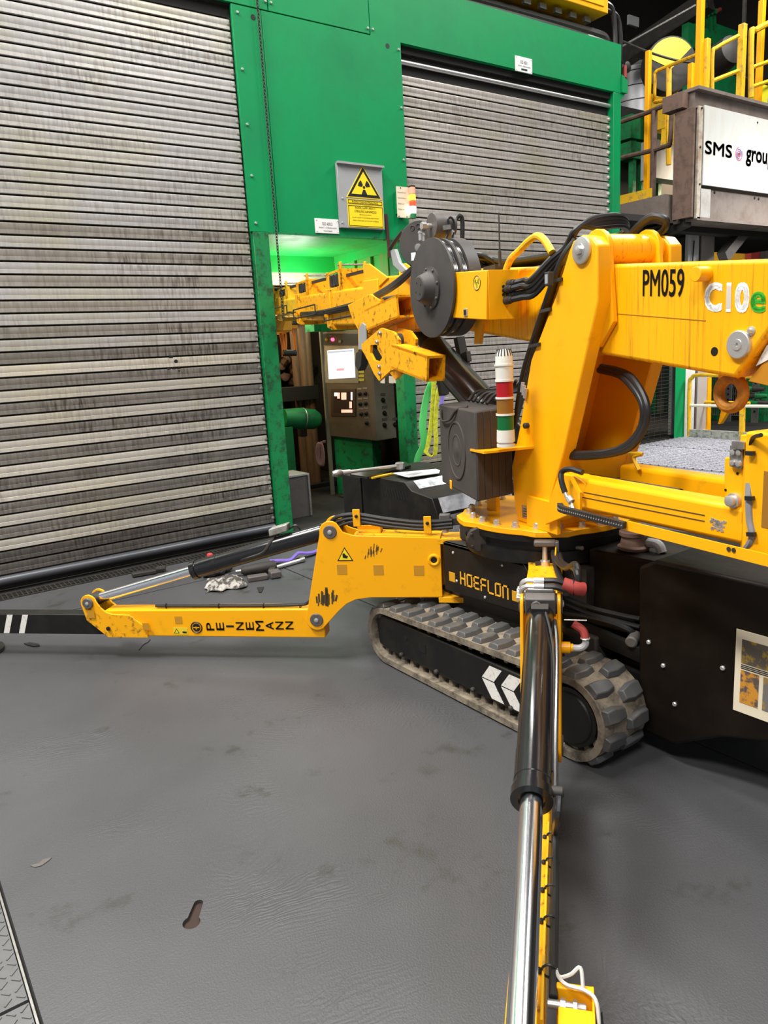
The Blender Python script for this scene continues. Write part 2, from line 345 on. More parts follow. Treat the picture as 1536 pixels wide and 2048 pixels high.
# ================================================================ SETTING
WY = 6.123
def bx(*a): return MB().box(*a)
floor = struct('floor', bx((-14, -14, -.12), (24, 24, -.014)), DARK)
def plate(x0, y0, x1, y1, m=FLR, name='floor_plate', z=0.0):
    return B(bx((x0, y0, -.02), (x1, y1, z)), name, m, floor)
G = .006
# the large plate with the keyhole lifting slot cut through it
def keyhole():
    k0, k1 = gz(383, 1845), gz(397, 1806); d = (k1 - k0).normalized(); n = V((-d.y, d.x, 0))
    R_, r_ = .026, .014; P = []
    for i in range(15):
        a = math.radians(40 + i * (320 - 40) / 14); P.append(k0 + d * R_ * math.cos(a) + n * R_ * math.sin(a))
    for i in range(7):
        a = math.radians(-90 + i * 30); P.append(k1 + d * r_ * math.cos(a) + n * r_ * math.sin(a))
    return P
KH = keyhole()
def holed(x0, y0, x1, y1):
    import bmesh
    bm = bmesh.new()
    o = [bm.verts.new(p) for p in ((x0, y0, 0), (x1, y0, 0), (x1, y1, 0), (x0, y1, 0))]
    i = [bm.verts.new(p) for p in KH]
    ed = [bm.edges.new((o[k], o[(k + 1) % 4])) for k in range(4)] + [bm.edges.new((i[k], i[(k + 1) % len(i)])) for k in range(len(i))]
    bmesh.ops.triangle_fill(bm, use_beauty=True, edges=ed)
    bm.verts.ensure_lookup_table(); bm.verts.index_update()
    mb = MB(); mb.v = [v.co.copy() for v in bm.verts]
    mb.f = [tuple(v.index for v in f.verts) for f in bm.faces]; bm.free()
    n = len(KH); q = len(mb.v); mb.v += [p + V((0, 0, -.016)) for p in KH]
    s0 = 4
    for k in range(n): j = (k + 1) % n; mb.f.append((s0 + k, s0 + j, q + j, q + k))
    return mb
B(holed(.125 + G, -2, 2.534 - G, 5.25 - G), 'floor_plate', FLR, floor, 'dark steel plate with a keyhole lifting slot')
B(MB().prism([p * 1 + V((0, 0, -.0135)) for p in KH], (0, 0, .0012)), 'slot_rust', pm('dark_rust', (.03, .016, .011), .9), floor)
plate(2.534 + G, 1.9, 6.0, 5.25 - G); plate(2.534 + G, -4, 6.0, 1.9 - 2 * G); plate(6.0 + 2 * G, 3.2, 8.09, 5.6, GRATE, 'floor_grating', .012); plate(6.0 + 2 * G, -4, 8.1, 3.2 - G); plate(-8, -6, .125 - G, -2 - G); plate(.125 + G, -6, 2.534 - G, -2 - G)
plate(-8, 5.25 + G, 3.1, 5.86); plate(3.1 + G, 5.25 + G, 8.1, 5.86); plate(-8, -2 + G, -1.3, 5.4)
plate(3.04, 6.13, 4.75, 10, DARK); plate(8.1 + G, -4, 10.7, 4.4); plate(10.73, -4, 16, 9.5, DARK)
for (a, b) in ((-2, 1.92), (1.932, 5.4)):            # checker plates at the left edge with raised tears
    p = plate(-1.3 + G, a, .125 - .012, b, CHKP, 'checker_plate')
    t = MB()
    for i in range(44):
        for j in range(int((min(b, 3.2) - max(a, .9)) / .034)):
            x = .10 - i * .031; y = max(a, .9) + .02 + j * .034; s = 1 if (i + j) % 2 else -1
            if x < -.6: continue
            t.bar((x - .009, y - .009 * s, .0005), (x + .009, y + .009 * s, .0005), .005, .004)
    B(t, 'checker_tears', CHKP, p, kind='stuff')
B(MB().bar((.119, -2, .001), (.119, 5.2, .001), .006, .006), 'edge_strip', STL, floor)
# drain grating in front of the left roller shutter
g = MB()
for i in range(150):
    x = -2 + i * .034; g.box((x, 5.88, -.015), (x + .008, 6.02, .004))
g.box((-2, 5.87, -.015), (3.1, 5.882, .005)); g.box((-2, 5.945, -.015), (3.1, 5.952, .005)); g.box((-2, 6.018, -.015), (3.1, 6.03, .005))
B(g, 'drain_grating', BLKM, floor, kind='stuff')
# bright open-mesh gratings by the right-hand bay
for (x0, y0, x1, y1) in ((8.12, 4.42, 9.6, 6.98), (9.62, 4.42, 10.72, 6.98)):
    p = plate(x0, y0, x1, y1, GRATE, 'floor_grating', .02)
    t = MB(); n = int((x1 - x0) / .12)
    for i in range(n): t.box((x0 + i * .12, y0, .02), (x0 + i * .12 + .02, y1, .028))
    for j in range(int((y1 - y0) / .12)): t.box((x0, y0 + j * .12, .02), (x1, y0 + j * .12 + .02, .028))
    B(t, 'grating_bars', GRATE, p, kind='stuff')
# ---------------------------------------------------------------- roller shutters (each slat a piece of its own)
PIT = .0917
def slat_mesh(x0, x1):
    pr = [(.0, .002), (-.012, .002), (-.0165, .005), (-.0140, .030), (-.0120, .0315), (-.0125, .034), (-.0150, .073), (-.0135, .0775), (-.008, .0815), (0, .083)]
    mb = MB().prism([V((x0, y, z)) for y, z in pr], (x1 - x0, 0, 0)); return mb
def shutter(name, x0, x1, z0, z1, mats, pick, y, zoff=0):
    d = struct(name, bx((x0 - .1, y + .012, 0), (x1 + .1, y + .03, 4.8)), DARK)
    n = int((z1 - z0) / PIT); cache = {}
    for i in range(n):
        z = z0 + i * PIT; m = mats[pick(i, z)]
        if m.name not in cache:
            o = B(slat_mesh(x0, x1), 'slat', m, d); cache[m.name] = o; o.location = (0, y, z)
        else:
            o = copy(cache[m.name], V((0, y, z)), d)
    return d, n
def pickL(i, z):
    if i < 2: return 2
    if z < 1.75: return 3 if i % 2 else 4  # alternating dark and pale slats: the floor's reflection painted by material
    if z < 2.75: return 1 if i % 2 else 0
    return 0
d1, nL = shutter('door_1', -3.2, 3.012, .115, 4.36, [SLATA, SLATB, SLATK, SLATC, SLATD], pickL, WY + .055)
t = MB()
for i in range(nL): t.lathe((3.004, WY + .035, .115 + PIT * i + .045), (0, 1, 0), [(-.0, .001), (.003, .012), (.006, .017), (.012, .017)], 10)
B(t, 'end_locks', SLATB, d1, kind='stuff')
B(MB().cyl((-3.2, WY + .02, .075), (3.0, WY + .02, .075), .036), 'bottom_bar', pm('bluish_grey_tube', (.10, .105, .12), .35, .5), d1)
B(bx((-3.2, WY + .05, .0), (3.0, WY + .08, .12)), 'bottom_rail', BLKM, d1)
B(bx((-3.2, WY + .06, 4.34), (3.0, WY + .10, 4.8)), 'shutter_box', DARK, d1)
B(bx((3.0, WY + .06, 0), (3.03, WY + .1, 4.42)), 'guide_rail', BLKM, d1)
for (px, py) in ((342, 715), (352, 722), (348, 736), (338, 738), (358, 739)):   # dirty hand print
    c = gy(px, py, WY + .04)
    B(MB().lathe((c.x, WY + .0415, c.z), (0, -1, 0), [(0, .016 + random.random() * .01), (.001, .012)], 9), 'hand_print', PRT, d1)
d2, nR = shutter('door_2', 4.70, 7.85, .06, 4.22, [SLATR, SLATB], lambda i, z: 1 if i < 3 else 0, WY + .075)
t = MB()
for i in range(nR): t.lathe((7.815, WY + .05, .06 + PIT * i + .045), (0, 1, 0), [(-.012, .001), (-.008, .016), (0, .021), (.012, .021)], 10)
B(t, 'end_locks', ZNC, d2, kind='stuff')
B(MB().cyl((4.7, WY + .06, 4.285), (7.83, WY + .06, 4.285), .022), 'top_roller', ZNC, d2)
B(bx((4.7, WY + .09, 4.22), (7.84, WY + .11, 4.75)), 'shutter_box', pm('brown_shutter_box', (.05, .04, .035), .6), d2)
B(bx((4.7, WY + .05, 4.36), (7.84, WY + .09, 4.45)), 'brush_seal', DARK, d2)
# ---------------------------------------------------------------- green cladding
wall = struct('wall_back', bx((3.20, WY + .031, 2.69), (4.72, WY + .17, 5.6)), GRND)
hdr = struct('wall_header', bx((4.39, WY, 4.425), (7.96, WY + .12, 4.94)), GRN)  # wall header above the right shutter, a structure of its own
def panel(x0, z0, x1, z1, d=.03, y=WY, m=GRN, name='panel'):
    return B(bx((x0, y, z0), (x1, y + d, z1)), name, m, wall, bevel=.003)
panel(3.02, 2.68, 3.285, 4.428); panel(3.291, 2.68, 4.73, 4.428)
panel(3.36, 4.436, 4.383, 5.5); panel(4.39, 4.945, 4.9, 5.5)
panel(-3.2, 4.436, 3.352, 5.5)
B(bx((-3.2, WY + .03, 4.42), (3.3, WY + .12, 4.45)), 'header_lip', DARK, wall)
B(bx((3.035, WY, 0), (3.185, WY + .17, 2.68)), 'door_post', GRND, wall, bevel=.004)
B(bx((3.035, WY + .03, 2.68), (3.185, WY + .17, 4.43)), 'door_post', GRND, wall)
B(bx((4.575, WY + .01, 0), (4.72, WY + .15, 2.68)), 'door_post', GRND, wall, bevel=.004)
B(bx((4.53, WY + .04, 2.68), (4.70, WY + .17, 4.43)), 'door_post', GRND, wall)
B(bx((7.83, WY - .0, 0), (7.965, WY + .2, 4.42)), 'door_post', GRN, hdr, bevel=.004)
B(MB().prism([V((7.96, WY - .02, 4.43)), V((8.06, WY - .02, 4.43)), V((8.06, WY - .02, 4.56)), V((7.96, WY - .02, 4.62))], (0, .2, 0)), 'bracket', GRN, hdr)
B(MB().prism([V((7.965, WY, 4.36)), V((8.02, WY, 4.40)), V((8.02, WY, 4.43)), V((7.965, WY, 4.43))], (0, .15, 0)), 'bracket', GRN, hdr)
B(bx((3.185, WY - .004, 2.665), (4.72, WY + .03, 2.685)), 'lower_edge', GRND, wall)
def bolts(pts, r=.012):
    b0 = None
    for x, z in pts:
        if b0 is None: b0 = B(MB().bolt((0, 0, 0), (0, -1, 0), r, .014), 'bolt', ZNC, wall); b0.location = (x, WY, z)
        else: copy(b0, V((x, WY, z)), wall)
bolts([(3.07, 4.37), (3.07, 3.95), (3.07, 3.53), (3.07, 3.13), (3.07, 2.75), (4.70, 4.36), (4.70, 3.86), (4.70, 3.4), (4.70, 2.74), (3.335, 4.5), (3.385, 4.5), (4.36, 4.48), (4.415, 4.48), (4.36, 4.9), (4.415, 4.9)])
for x, z in ((3.21, 4.36), (4.575, 4.37)): B(MB().cyl((x, WY - .002, z), (x, WY + .02, z), .022), 'hole_plug', PRT, wall)
# ---------------------------------------------------------------- bay behind the opening
bay = struct('bay_back_wall', bx((3.0, 10.0, -.01), (9.0, 10.1, 4)), pm('bay_back', (.05, .03, .02), .8, dirt=(.02, .012, .008), dscale=3, damt=.8))  # dark brown back wall of the bay
GRB = pm('bay_green', (.02, .50, .10), .45, dirt=(.10, .28, .05), dscale=3, damt=.6)
B(bx((3.03, WY + .18, 2.69), (5.4, 7.55, 2.73)), 'soffit', GRB, bay)
B(bx((3.03, 7.5, 2.52), (6.5, 7.56, 2.73)), 'soffit_fascia', GRB, bay)
B(bx((3.03, 7.56, 2.40), (6.5, 7.70, 2.54)), 'beige_beam', BEIGE, bay)
RIB = pm('bay_ribbed_green', (.05, .46, .08), .5, dirt=(.40, .24, .08), dscale=3, damt=.8, stretch=(3, 3, .5), dlo=.5, dhi=.68)
for i in range(9):
    y0 = WY + .2 + i * .155; B(bx((4.735 - (.03 if i % 2 else 0), y0, 2.02), (4.78, y0 + .15, 2.69)), 'ribbed_board', RIB, bay)
B(bx((4.70, WY + .18, 2.6), (4.74, 7.5, 2.69)), 'top_rail', GRB, bay)
B(bx((5.4, WY + .2, 0), (5.5, 10, 4)), 'side_wall', DARK, bay); B(bx((2.9, WY + .2, 0), (2.98, 10, 4)), 'side_wall', DARK, bay)
B(bx((2.9, 7.7, 2.9), (9, 10.1, 3.0)), 'bay_ceiling', DARK, bay)
def pt(name, loc, e, col, r=.05):
    l = bpy.data.lights.new(name, 'POINT'); l.energy = e; l.color = col; l.shadow_soft_size = r
    o = bpy.data.objects.new(name, l); COL.objects.link(o); o.location = loc
pt('bay_light', (4.1, 7.3, 2.2), 26, (.9, 1, .85), .2); pt('bay_light', (3.35, 7.35, 1.65), 26, (1, .62, .25), .12); pt('bay_light', (3.9, 8.6, 2.2), 30, (1, .72, .4), .1)
# three lit bulbs far back
for k in range(3):
    c = gy(572 + k * 14, 545, 9.2)
    tag(B(MB().lathe(c, (0, 0, -1), [(-.03, .015), (0, .03), (.03, .034), (.06, .02), (.07, .001)], 12), 'bay_bulb', pm('lit_bulb', (1, .8, .5), .4, emit=(1, .72, .4), es=7), None, loc=c), ['leftmost', 'middle', 'rightmost'][k] + ' of three small lit lamps in the dark bay above the boom tip', 'lamp', 'small lamps in the bay')
# ---------------------------------------------------------------- hall roof and far side
struct('ceiling', bx((-14, -14, 11.0), (24, 24, 11.1)), pm('dark_roof', (.015, .013, .012), .9))
far = struct('wall_right', bx((20.0, -14, 0), (20.2, 24, 11)), pm('far_wall', (.05, .045, .042), .9))
fb = struct('wall_rear', bx((-14, 13.5, 0), (24, 13.7, 11)), pm('far_wall_dark', (.035, .03, .028), .9))
# ================================================================ THINGS ON AND NEAR THE GREEN WALL
# hanging chain
mb = MB(); c0 = V((3.245, WY - .03, 5.2)); zt = 5.2; k = 0
while zt > 1.95:
    ax = (1, .35, 0) if k % 2 else (.35, -1, 0)
    q = len(mb.v); mb.torus((3.245, WY - .03, zt), ax, .0105, .0036, 8, 4)
    for i in range(q, len(mb.v)):
        v = mb.v[i]; mb.v[i] = V((v.x, v.y, zt + (v.z - zt) * 1.75))
    zt -= .026; k += 1
tag(B(mb, 'hanging_chain', BLKM, None, loc=(3.245, WY - .03, 1.95)), 'thin dark hanging chain down the green wall beside the left shutter', 'chain')
# radiation sign
def P2(x, z, y): return V((x, y, z))
yb = WY - .035
sg = thing('radiation_sign', 'grey panel with yellow radiation warning triangle and text plate on green wall', 'sign', (4.16, WY, 3.03))
B(MB().box((3.912, yb, 2.745), (4.41, WY - .002, 3.305)), 'backing_plate', GRYP, sg, bevel=.004)
B(MB().box((3.905, yb - .03, 3.292), (4.418, yb, 3.31)), 'top_lip', GRYP, sg)
def tri(cx, z0, z1, hw, y, d, r=0): return MB().prism([P2(cx - hw, z0, y), P2(cx + hw, z0, y), P2(cx, z1, y)], (0, d, 0))
B(tri(4.19, 3.012, 3.298, .200, yb - .004, .004), 'triangle_border', SGY, sg, bevel=.003)
B(tri(4.19, 3.022, 3.284, .184, yb - .0055, .002), 'triangle_black', PRT, sg)
B(tri(4.19, 3.046, 3.244, .142, yb - .007, .002), 'triangle_yellow', SGY, sg)
tf = MB(); c = V((4.19, yb - .0085, 3.108))
for a0 in (35, 145, 270):
    pts = []
    for i in range(7): a = math.radians(a0 - 27 + i * 54 / 6); pts.append(c + V((math.cos(a) * .068, 0, math.sin(a) * .068)))
    for i in range(7): a = math.radians(a0 + 27 - i * 54 / 6); pts.append(c + V((math.cos(a) * .022, 0, math.sin(a) * .022)))
    tf.prism(pts, (0, .002, 0))
tf.lathe(c, (0, 1, 0), [(0, .013), (.002, .013)], 12)
B(tf, 'trefoil', PRT, sg)
B(MB().box((3.997, yb - .004, 2.957), (4.396, yb, 3.0)), 'text_strip', SGY, sg); B(MB().box((3.997, yb - .004, 2.758), (4.396, yb, 2.953)), 'text_plate', SGY, sg)
fr = MB()
for (a, b, c_, d) in ((4.005, 2.962, 4.388, 2.995), (4.005, 2.766, 4.388, 2.945)):
    for q in ((a, b, c_, b + .004), (a, d - .004, c_, d), (a, b, a + .004, d), (c_ - .004, b, c_, d)): fr.box((q[0], yb - .006, q[1]), (q[2], yb - .003, q[3]))
B(fr, 'plate_border', PRT, sg)
text('RÖNTGENSTRALING', PRT, sg, (4.05, yb - .0045, 2.969), X, Z, w=.29, h=.022)
text('RODE LAMP AAN =', PRT, sg, (4.08, yb - .0045, 2.918), X, Z, w=.225, h=.019)
text('STRALING AANWEZIG', PRT, sg, (4.07, yb - .0045, 2.886), X, Z, w=.245, h=.021)
for i, s in enumerate(('Bij brand of alarm', 'terrein verlaten en bewaking waarschuwen', 'alleen bevoegd personeel toegang')):
    wd = (.13, .30, .29)[i]
    text(s, PRT, sg, (4.19 - wd / 2, yb - .0045, 2.860 - i * .026), X, Z, w=wd, h=.014)
for x, z in ((3.95, 3.0), (4.36, 3.0), (3.93, 2.79)): B(MB().bolt((x, yb, z), (0, -1, 0), .009, .01), 'screw', ZNC, sg)
# two enamel location plates
def plate_sign(x0, z0, x1, z1, l1, l2, l3, label, y):
    s = thing('location_sign', label, 'sign', ((x0 + x1) / 2, WY, z0))
    B(MB().box((x0, y - .012, z0), (x1, WY - .001, z1)), 'plate', WHT, s, bevel=.002)
    w_ = x1 - x0
    text(l1, PRT, s, (x0 + w_ * .3, y - .0125, z1 - (z1 - z0) * .45), X, Z, w=w_ * .42, h=(z1 - z0) * .2)
    text(l2, PRT, s, (x0 + w_ * .15, y - .0125, z1 - (z1 - z0) * .68), X, Z, w=w_ * .74, h=(z1 - z0) * .12)
    if l3: text(l3, PRT, s, (x0 + w_ * .33, y - .0125, z1 - (z1 - z0) * .88), X, Z, w=w_ * .36, h=(z1 - z0) * .11)
    for xx in (x0 + .015, x1 - .015):
        for zz in (z0 + .015, z1 - .015): B(MB().bolt((xx, y - .012, zz), (0, -1, 0), .005, .004), 'screw', ZNC, s)
plate_sign(3.655, 2.692, 3.905, 2.818, 'DZ 420.2', 'Stand 1-2 Bedienzijde', 'Voorstand', 'small white lettered plate at the bottom edge of green wall panel', WY)
plate_sign(6.22, 4.405, 6.468, 4.55, 'DZ 420.1', 'Stand 1 Bedienzijde', '1', 'small white lettered plate on the green header above the right shutter', WY)
# legend plate and lit signal tower
lg_ = thing('legend_plate', 'cream lettered plate beside the lit signal tower on the green wall', 'sign', (4.64, WY - .05, 2.86))
B(MB().box((4.553, WY - .06, 2.862), (4.705, WY - .05, 3.142)), 'plate', CREAM, lg_)
B(MB().box((4.57, WY - .05, 2.9), (4.69, WY - .0, 3.1)), 'standoff', GRND, lg_)
for i, s in enumerate(('Vergrendeling uit', 'Vergrendeling in', 'Stralen aan', 'Stralen uit')):
    text(s, PRT, lg_, (4.562, WY - .061, 3.082 - i * .05), X, Z, w=.098 if i < 2 else .07, h=.013)
for x, z in ((4.565, 2.872), (4.66, 2.872), (4.60, 3.13)): B(MB().bolt((x, WY - .06, z), (0, -1, 0), .006, .004), 'screw', PRT, lg_)
st = thing('wall_signal_tower', 'lit stacked signal tower with orange red and white lenses by the shutter edge', 'signal lamp', (4.715, WY - .07, 2.87))
xx, yy = 4.72, WY - .085
B(MB().cyl((xx, yy, 2.855), (xx, yy, 2.90), .028), 'base', GRNM, st)
for z0, z1, m in ((2.90, 2.965, pm('lit_white', (1, 1, .95), .4, emit=(.95, 1, .8), es=9)), (2.967, 3.017, pm('lit_red', (.9, .05, .02), .4, emit=(1, .04, .01), es=1.6)), (3.019, 3.072, pm('lit_amber', (1, .4, .03), .4, emit=(1, .38, .03), es=2.6)), (3.074, 3.14, pm('salmon_lens', (.85, .36, .24), .4, emit=(1, .4, .25), es=.25))):
    B(MB().lathe((xx, yy, z0), Z, [(0, .027), (.004, .03), (z1 - z0 - .004, .03), (z1 - z0, .027)], 18), 'lens', m, st)
B(MB().lathe((xx, yy, 3.14), Z, [(0, .031), (.01, .031), (.016, .02)], 18), 'cap', PRT, st)
B(MB().bar((4.70, WY - .06, 2.865), (4.72, WY - .06, 2.865), .06, .012), 'mount', GRNM, st)
# dark red bar hanging in front of the panel edge
c0, c1 = gy(772, 428, WY - .012), gy(779, 515, WY - .012)
tag(B(MB().bar(c1, c0, .03, .012, Y), 'marker_bar', pm('dark_red_bar', (.06, .012, .014), .6), None, loc=c1, bevel=.002), 'thin dark red upright bar in front of the green wall left of the winch', 'bar')
# yellow cabinet, pipes above the right header
cb = thing('yellow_cabinet', 'yellow steel cabinet hanging above the right green header', 'cabinet', (6.7, WY, 5.2))
B(MB().box((5.4, WY - .02, 5.205), (7.70, WY + .5, 6.2)), 'body', YEL, cb, bevel=.01)
B(MB().box((5.5, WY - .03, 5.26), (7.62, WY - .019, 6.1)), 'door', pm('cabinet_yellow', (.9, .5, .003), .35), cb, bevel=.006)
hp = thing('hose_bundle', 'black pipes and hoses running along the top of the right header', 'pipes', (6.5, WY + .2, 4.94))
B(MB().tube([(4.95, WY + .2, 5.06), (6.4, WY + .18, 5.06), (7.6, WY + .15, 5.05), (7.85, WY + .13, 5.0), (7.9, WY + .13, 4.8)], .055, 10), 'pipe', BLKM, hp)
B(MB().tube([(5.2, WY + .14, 4.98), (6.8, WY + .14, 5.0), (7.9, WY + .1, 4.96)], .035, 8), 'pipe', HOSE, hp)
B(MB().tube([(7.72, WY + .05, 5.35), (7.84, WY + .04, 5.3), (7.89, WY + .04, 5.1), (7.9, WY + .04, 4.9)], .03, 8), 'hose', HOSE, hp)
B(MB().tube([(7.72, WY + .05, 5.28), (7.95, WY + .06, 5.25), (8.02, WY + .06, 5.05), (8.03, WY + .08, 4.80)], .03, 8), 'hose', HOSE, hp)
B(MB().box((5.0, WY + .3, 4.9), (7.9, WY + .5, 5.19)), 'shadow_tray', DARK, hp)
for q in range(9): B(MB().box((5.5 + q * .24, WY + .08, 5.12), (5.6 + q * .24, WY + .12, 5.17)), 'clip', STL, hp)
sw = thing('pull_switch', 'small pull switch with a red grip on the right corner of the green header', 'switch', (8.03, WY, 4.6))
B(MB().lathe((8.10, WY + .05, 4.73), (0, -1, 0), [(0, .06), (.04, .06), (.05, .03)], 16), 'wheel', PRT, sw)
B(MB().cyl((8.035, WY, 4.60), (8.035, WY, 4.73), .02), 'red_grip', REDS, sw)
B(MB().torus((8.03, WY, 4.55), (0, 1, 0), .02, .005, 12, 5), 'ring', ZNC, sw)
B(MB().box((8.0, WY + .02, 4.6), (8.1, WY + .06, 4.75)), 'bracket', BLKM, sw)
# ================================================================ CONSOLE IN THE OPENING
cs = thing('control_console', 'brown grey operator console with a lit screen and switches in the green opening', 'console', (4.4, 7.0, 0))
yc = 6.9
Pc = gy(754, 882, yc); Pl = gz(659, 872, Pc.z + .055); fdir = V((Pc.x - Pl.x, Pc.y - Pl.y, 0)).normalized(); fn = V((fdir.y, -fdir.x, 0))
def front(u, v, off=0.0): q = ray(u, v); return CAM + q * ((Pc - CAM).dot(fn) / q.dot(fn)) + fn * off
zt_ = front(646, 664).z
fl = [V((Pl.x, Pl.y, zt_)), V((Pc.x, Pc.y, zt_)), Pc, V((Pl.x, Pl.y, Pl.z))]
B(MB().prism(fl, -fn * .28), 'body', CONS, cs, bevel=.006)
sd = V((.30, .03, 0))
rf = [fl[1], fl[1] + sd, fl[2] + sd, fl[2]]
B(MB().prism(rf, (0, .28, 0)), 'side_wing', CONG, cs, bevel=.006)
def on(u0, v0, u1, v1, m, name, d=.012, parent=None, y=None, bevel=0):
    return B(MB().prism([front(*q_, d) for q_ in ((u0, v0), (u1, v0), (u1, v1), (u0, v1))], -fn * (d + .004)), name, m, parent or cs, bevel=bevel)
def scr_mat():
    m = pm('lit_screen', (.75, .8, .9), .2, emit=(.72, .82, 1), es=.95); return m
on(650, 692, 718, 766, CONG, 'screen_bezel', .012)
a, b, c_, e = front(656, 701), front(709, 697), front(712, 755), front(659, 758)
sn = B(MB().prism([p + fn * .016 for p in (a, b, c_, e)], -fn * .006), 'screen', scr_mat(), cs)
xs = (b - a).normalized(); zs = (a - e).normalized()
def onscr(fx, fz, w_, h_, m, nm='screen_line'):
    p = e + (b - a) * fx + (a - e) * fz + fn * .0168; return B(MB().prism([p, p + xs * w_, p + xs * w_ + zs * h_, p + zs * h_], -fn * .0005), nm, m, sn)
onscr(.02, .9, .33, .02, pm('screen_bar', (.3, .4, .6), .4, emit=(.35, .5, .7), es=.6), 'title_bar')
sg1 = pm('screen_grey', (.5, .55, .6), .4, emit=(.55, .65, .75), es=.7); sred = pm('screen_red', (.8, .2, .2), .4, emit=(.9, .35, .38), es=.8)
for i in range(6): onscr(.15 + .06 * (i % 3), .78 - i * .09, .14, .006, sg1)
for i in range(3): onscr(.32, .32 - i * .025, .1, .010, sred)
on(663, 778, 712, 832, pm('screen_frame_brown', (.05, .035, .025), .4), 'small_screen_frame', .012)
on(668, 783, 707, 826, pm('dim_screen', (.05, .03, .025), .25), 'small_screen', .014)
pk = pm('screen_pink', (.9, .45, .35), .4, emit=(1, .5, .38), es=1.1); wk = pm('screen_hot', (1, .9, .85), .4, emit=(1, .9, .85), es=1.5)
for q in ((670, 785, 676, 792, wk), (676, 785, 681, 797, pk), (684, 785, 694, 799, pk), (703, 784, 706, 800, wk), (700, 803, 705, 816, pk), (684, 819, 706, 825, pk)):
    on(*q[:4], q[4], 'screen_block', .0155)
for r in range(4): on(717, 733 + r * 8, 729, 738 + r * 8, pm('yellow_key', (.5, .42, .04), .5), 'label_strip', .008)
kp = []
for (u, v) in ((720, 788), (731, 787), (721, 808), (732, 807), (723, 828), (733, 827), (734, 846)):
    c = front(u, v); k = B(MB().lathe(c, fn, [(0, .022), (.02, .022), (.022, .012), (.045, .010)], 12), 'selector_knob', PRT, cs)
    on(u - 5, v - 12, u + 4, v - 9, STL, 'knob_label', .004)
nrm = V((sd.y, -sd.x, 0)).normalized()
def wing(u, v): q = ray(u, v); p0 = fl[1]; n = nrm; return CAM + q * ((p0 - CAM).dot(n) / q.dot(n))
for (u, v) in ((765, 800), (768, 826), (768, 850), (789, 849)):
    c = wing(u, v); B(MB().lathe(c, nrm, [(0, .026), (.012, .026), (.014, .012), (.04, .010)], 12), 'selector_knob', PRT, cs)
    B(MB().prism([wing(u - 5, v - 14), wing(u + 5, v - 14), wing(u + 5, v - 9), wing(u - 5, v - 9)], nrm * .004), 'knob_label', STL, cs)
for u in (761, 778, 787):
    B(MB().prism([wing(u, 752), wing(u + 8, 753), wing(u + 8, 767), wing(u, 766)], nrm * .006), 'indicator_window', pm('indicator', (.7, .6, .45), .4, emit=(1, .85, .65), es=.5), cs)
on(648, 668, 752, 690, BLKM, 'lamp_panel', .02)
for (u, v, m) in ((656, 679, pm('olive_button', (.25, .25, .02), .4)), (668, 679, pm('lit_red_lamp', (1, .05, .08), .4, emit=(1, .05, .12), es=5)), (683, 683, CONG)):
    c = front(u, v, .02); B(MB().lathe(c, fn, [(0, .02), (.02, .018), (.026, .006)], 12), 'indicator_lamp', m, cs)
pa, pb = gz(655, 1002), gz(655, 1002)
B(MB().box((Pl.x - .03, Pl.y - .01, 0), (Pl.x + .012, Pl.y + .02, 2.0)), 'frame_post', CONG, cs); B(MB().prism([V((Pl.x, Pl.y, 0)) - fn * .06 + fdir * .02, V((Pc.x, Pc.y, 0)) - fn * .06 - fdir * .1, V((Pc.x, Pc.y, .75)) - fn * .06 - fdir * .1, V((Pl.x, Pl.y, .75)) - fn * .06 + fdir * .02], -fn * .2), 'pedestal', GRND, cs)
B(MB().box((4.2, 7.2, 1.87), (4.75, 7.4, 2.0)), 'top_panel', GRND, cs)
B(MB().box((Pl.x - .06, 6.98, 0), (4.66, 7.25, .02)), 'foot_plate', BLKM, cs)
c = gy(640, 912, 6.93)
hk = MB()
for i in range(5): hk.torus((3.99 - i * .004, 6.86 + i * .012, .58), (1, .2 * i, 0), .035, .006, 14, 5)
for i in range(len(hk.v)): v = hk.v[i]; hk.v[i] = V((v.x, v.y, .58 + (v.z - .58) * 3.2))
hk.bar((4.0, 6.9, .70), (4.1, 6.98, .70), .02, .02)
tag(B(hk, 'coiled_cable', pm('mauve_cable', (.16, .09, .08), .5), None, loc=(4.03, 6.9, .5)), 'coil of thin mauve cable hanging on the left edge of the console', 'cable')
# machinery left of the console
pp = thing('pipe_riser', 'cluster of tall dark brown vertical pipes left of the console', 'pipes', (4.2, 8.0, 0))
for (u0, u1, r, vt) in ((598, 613, .05, 670), (612, 628, .055, 660), (627, 637, .04, 655)):
    p = gz(u1, 972); B(MB().cyl((p.x, p.y, 0), (p.x, p.y, 2.25), r * 1.15), 'pipe', PIPE, pp)
p = gz(620, 974)
B(MB().box((p.x - .35, p.y - .15, 1.10), (p.x + .14, p.y + .1, 1.26)), 'pipe_clamp', DARK, pp); B(MB().box((p.x - .12, p.y - .12, 2.0), (p.x + .14, p.y + .1, 2.1)), 'pipe_clamp', DARK, pp)
B(MB().box((p.x - .3, p.y - .15, 0), (p.x + .35, p.y + .15, .05)), 'foot', DARK, pp)
mo = thing('green_motor', 'green electric motor with black terminal box in the dark bay', 'motor', (3.85, 8.2, .9))
a, b = gy(566, 836, 7.55), gy(616, 838, 7.55)
d = (b - a).normalized()
B(MB().lathe(a, d, [(0, .10), (.18, .12), (.24, .125), (.26, .12), (.40, .115), (.46, .08), (.47, .03)], 20), 'housing', GRNM, mo)
B(MB().torus(a + d * .25, d, .12, .008, 20, 6), 'clamp_ring', STL, mo)
B(MB().box(gy(596, 873, 7.82), gy(613, 851, 7.72)), 'terminal_box', BLKM, mo)
B(MB().bar(a + V((0, 0, -.1)), V((a.x, a.y, 0)), .2, .12, X), 'stand', GRNM, mo)
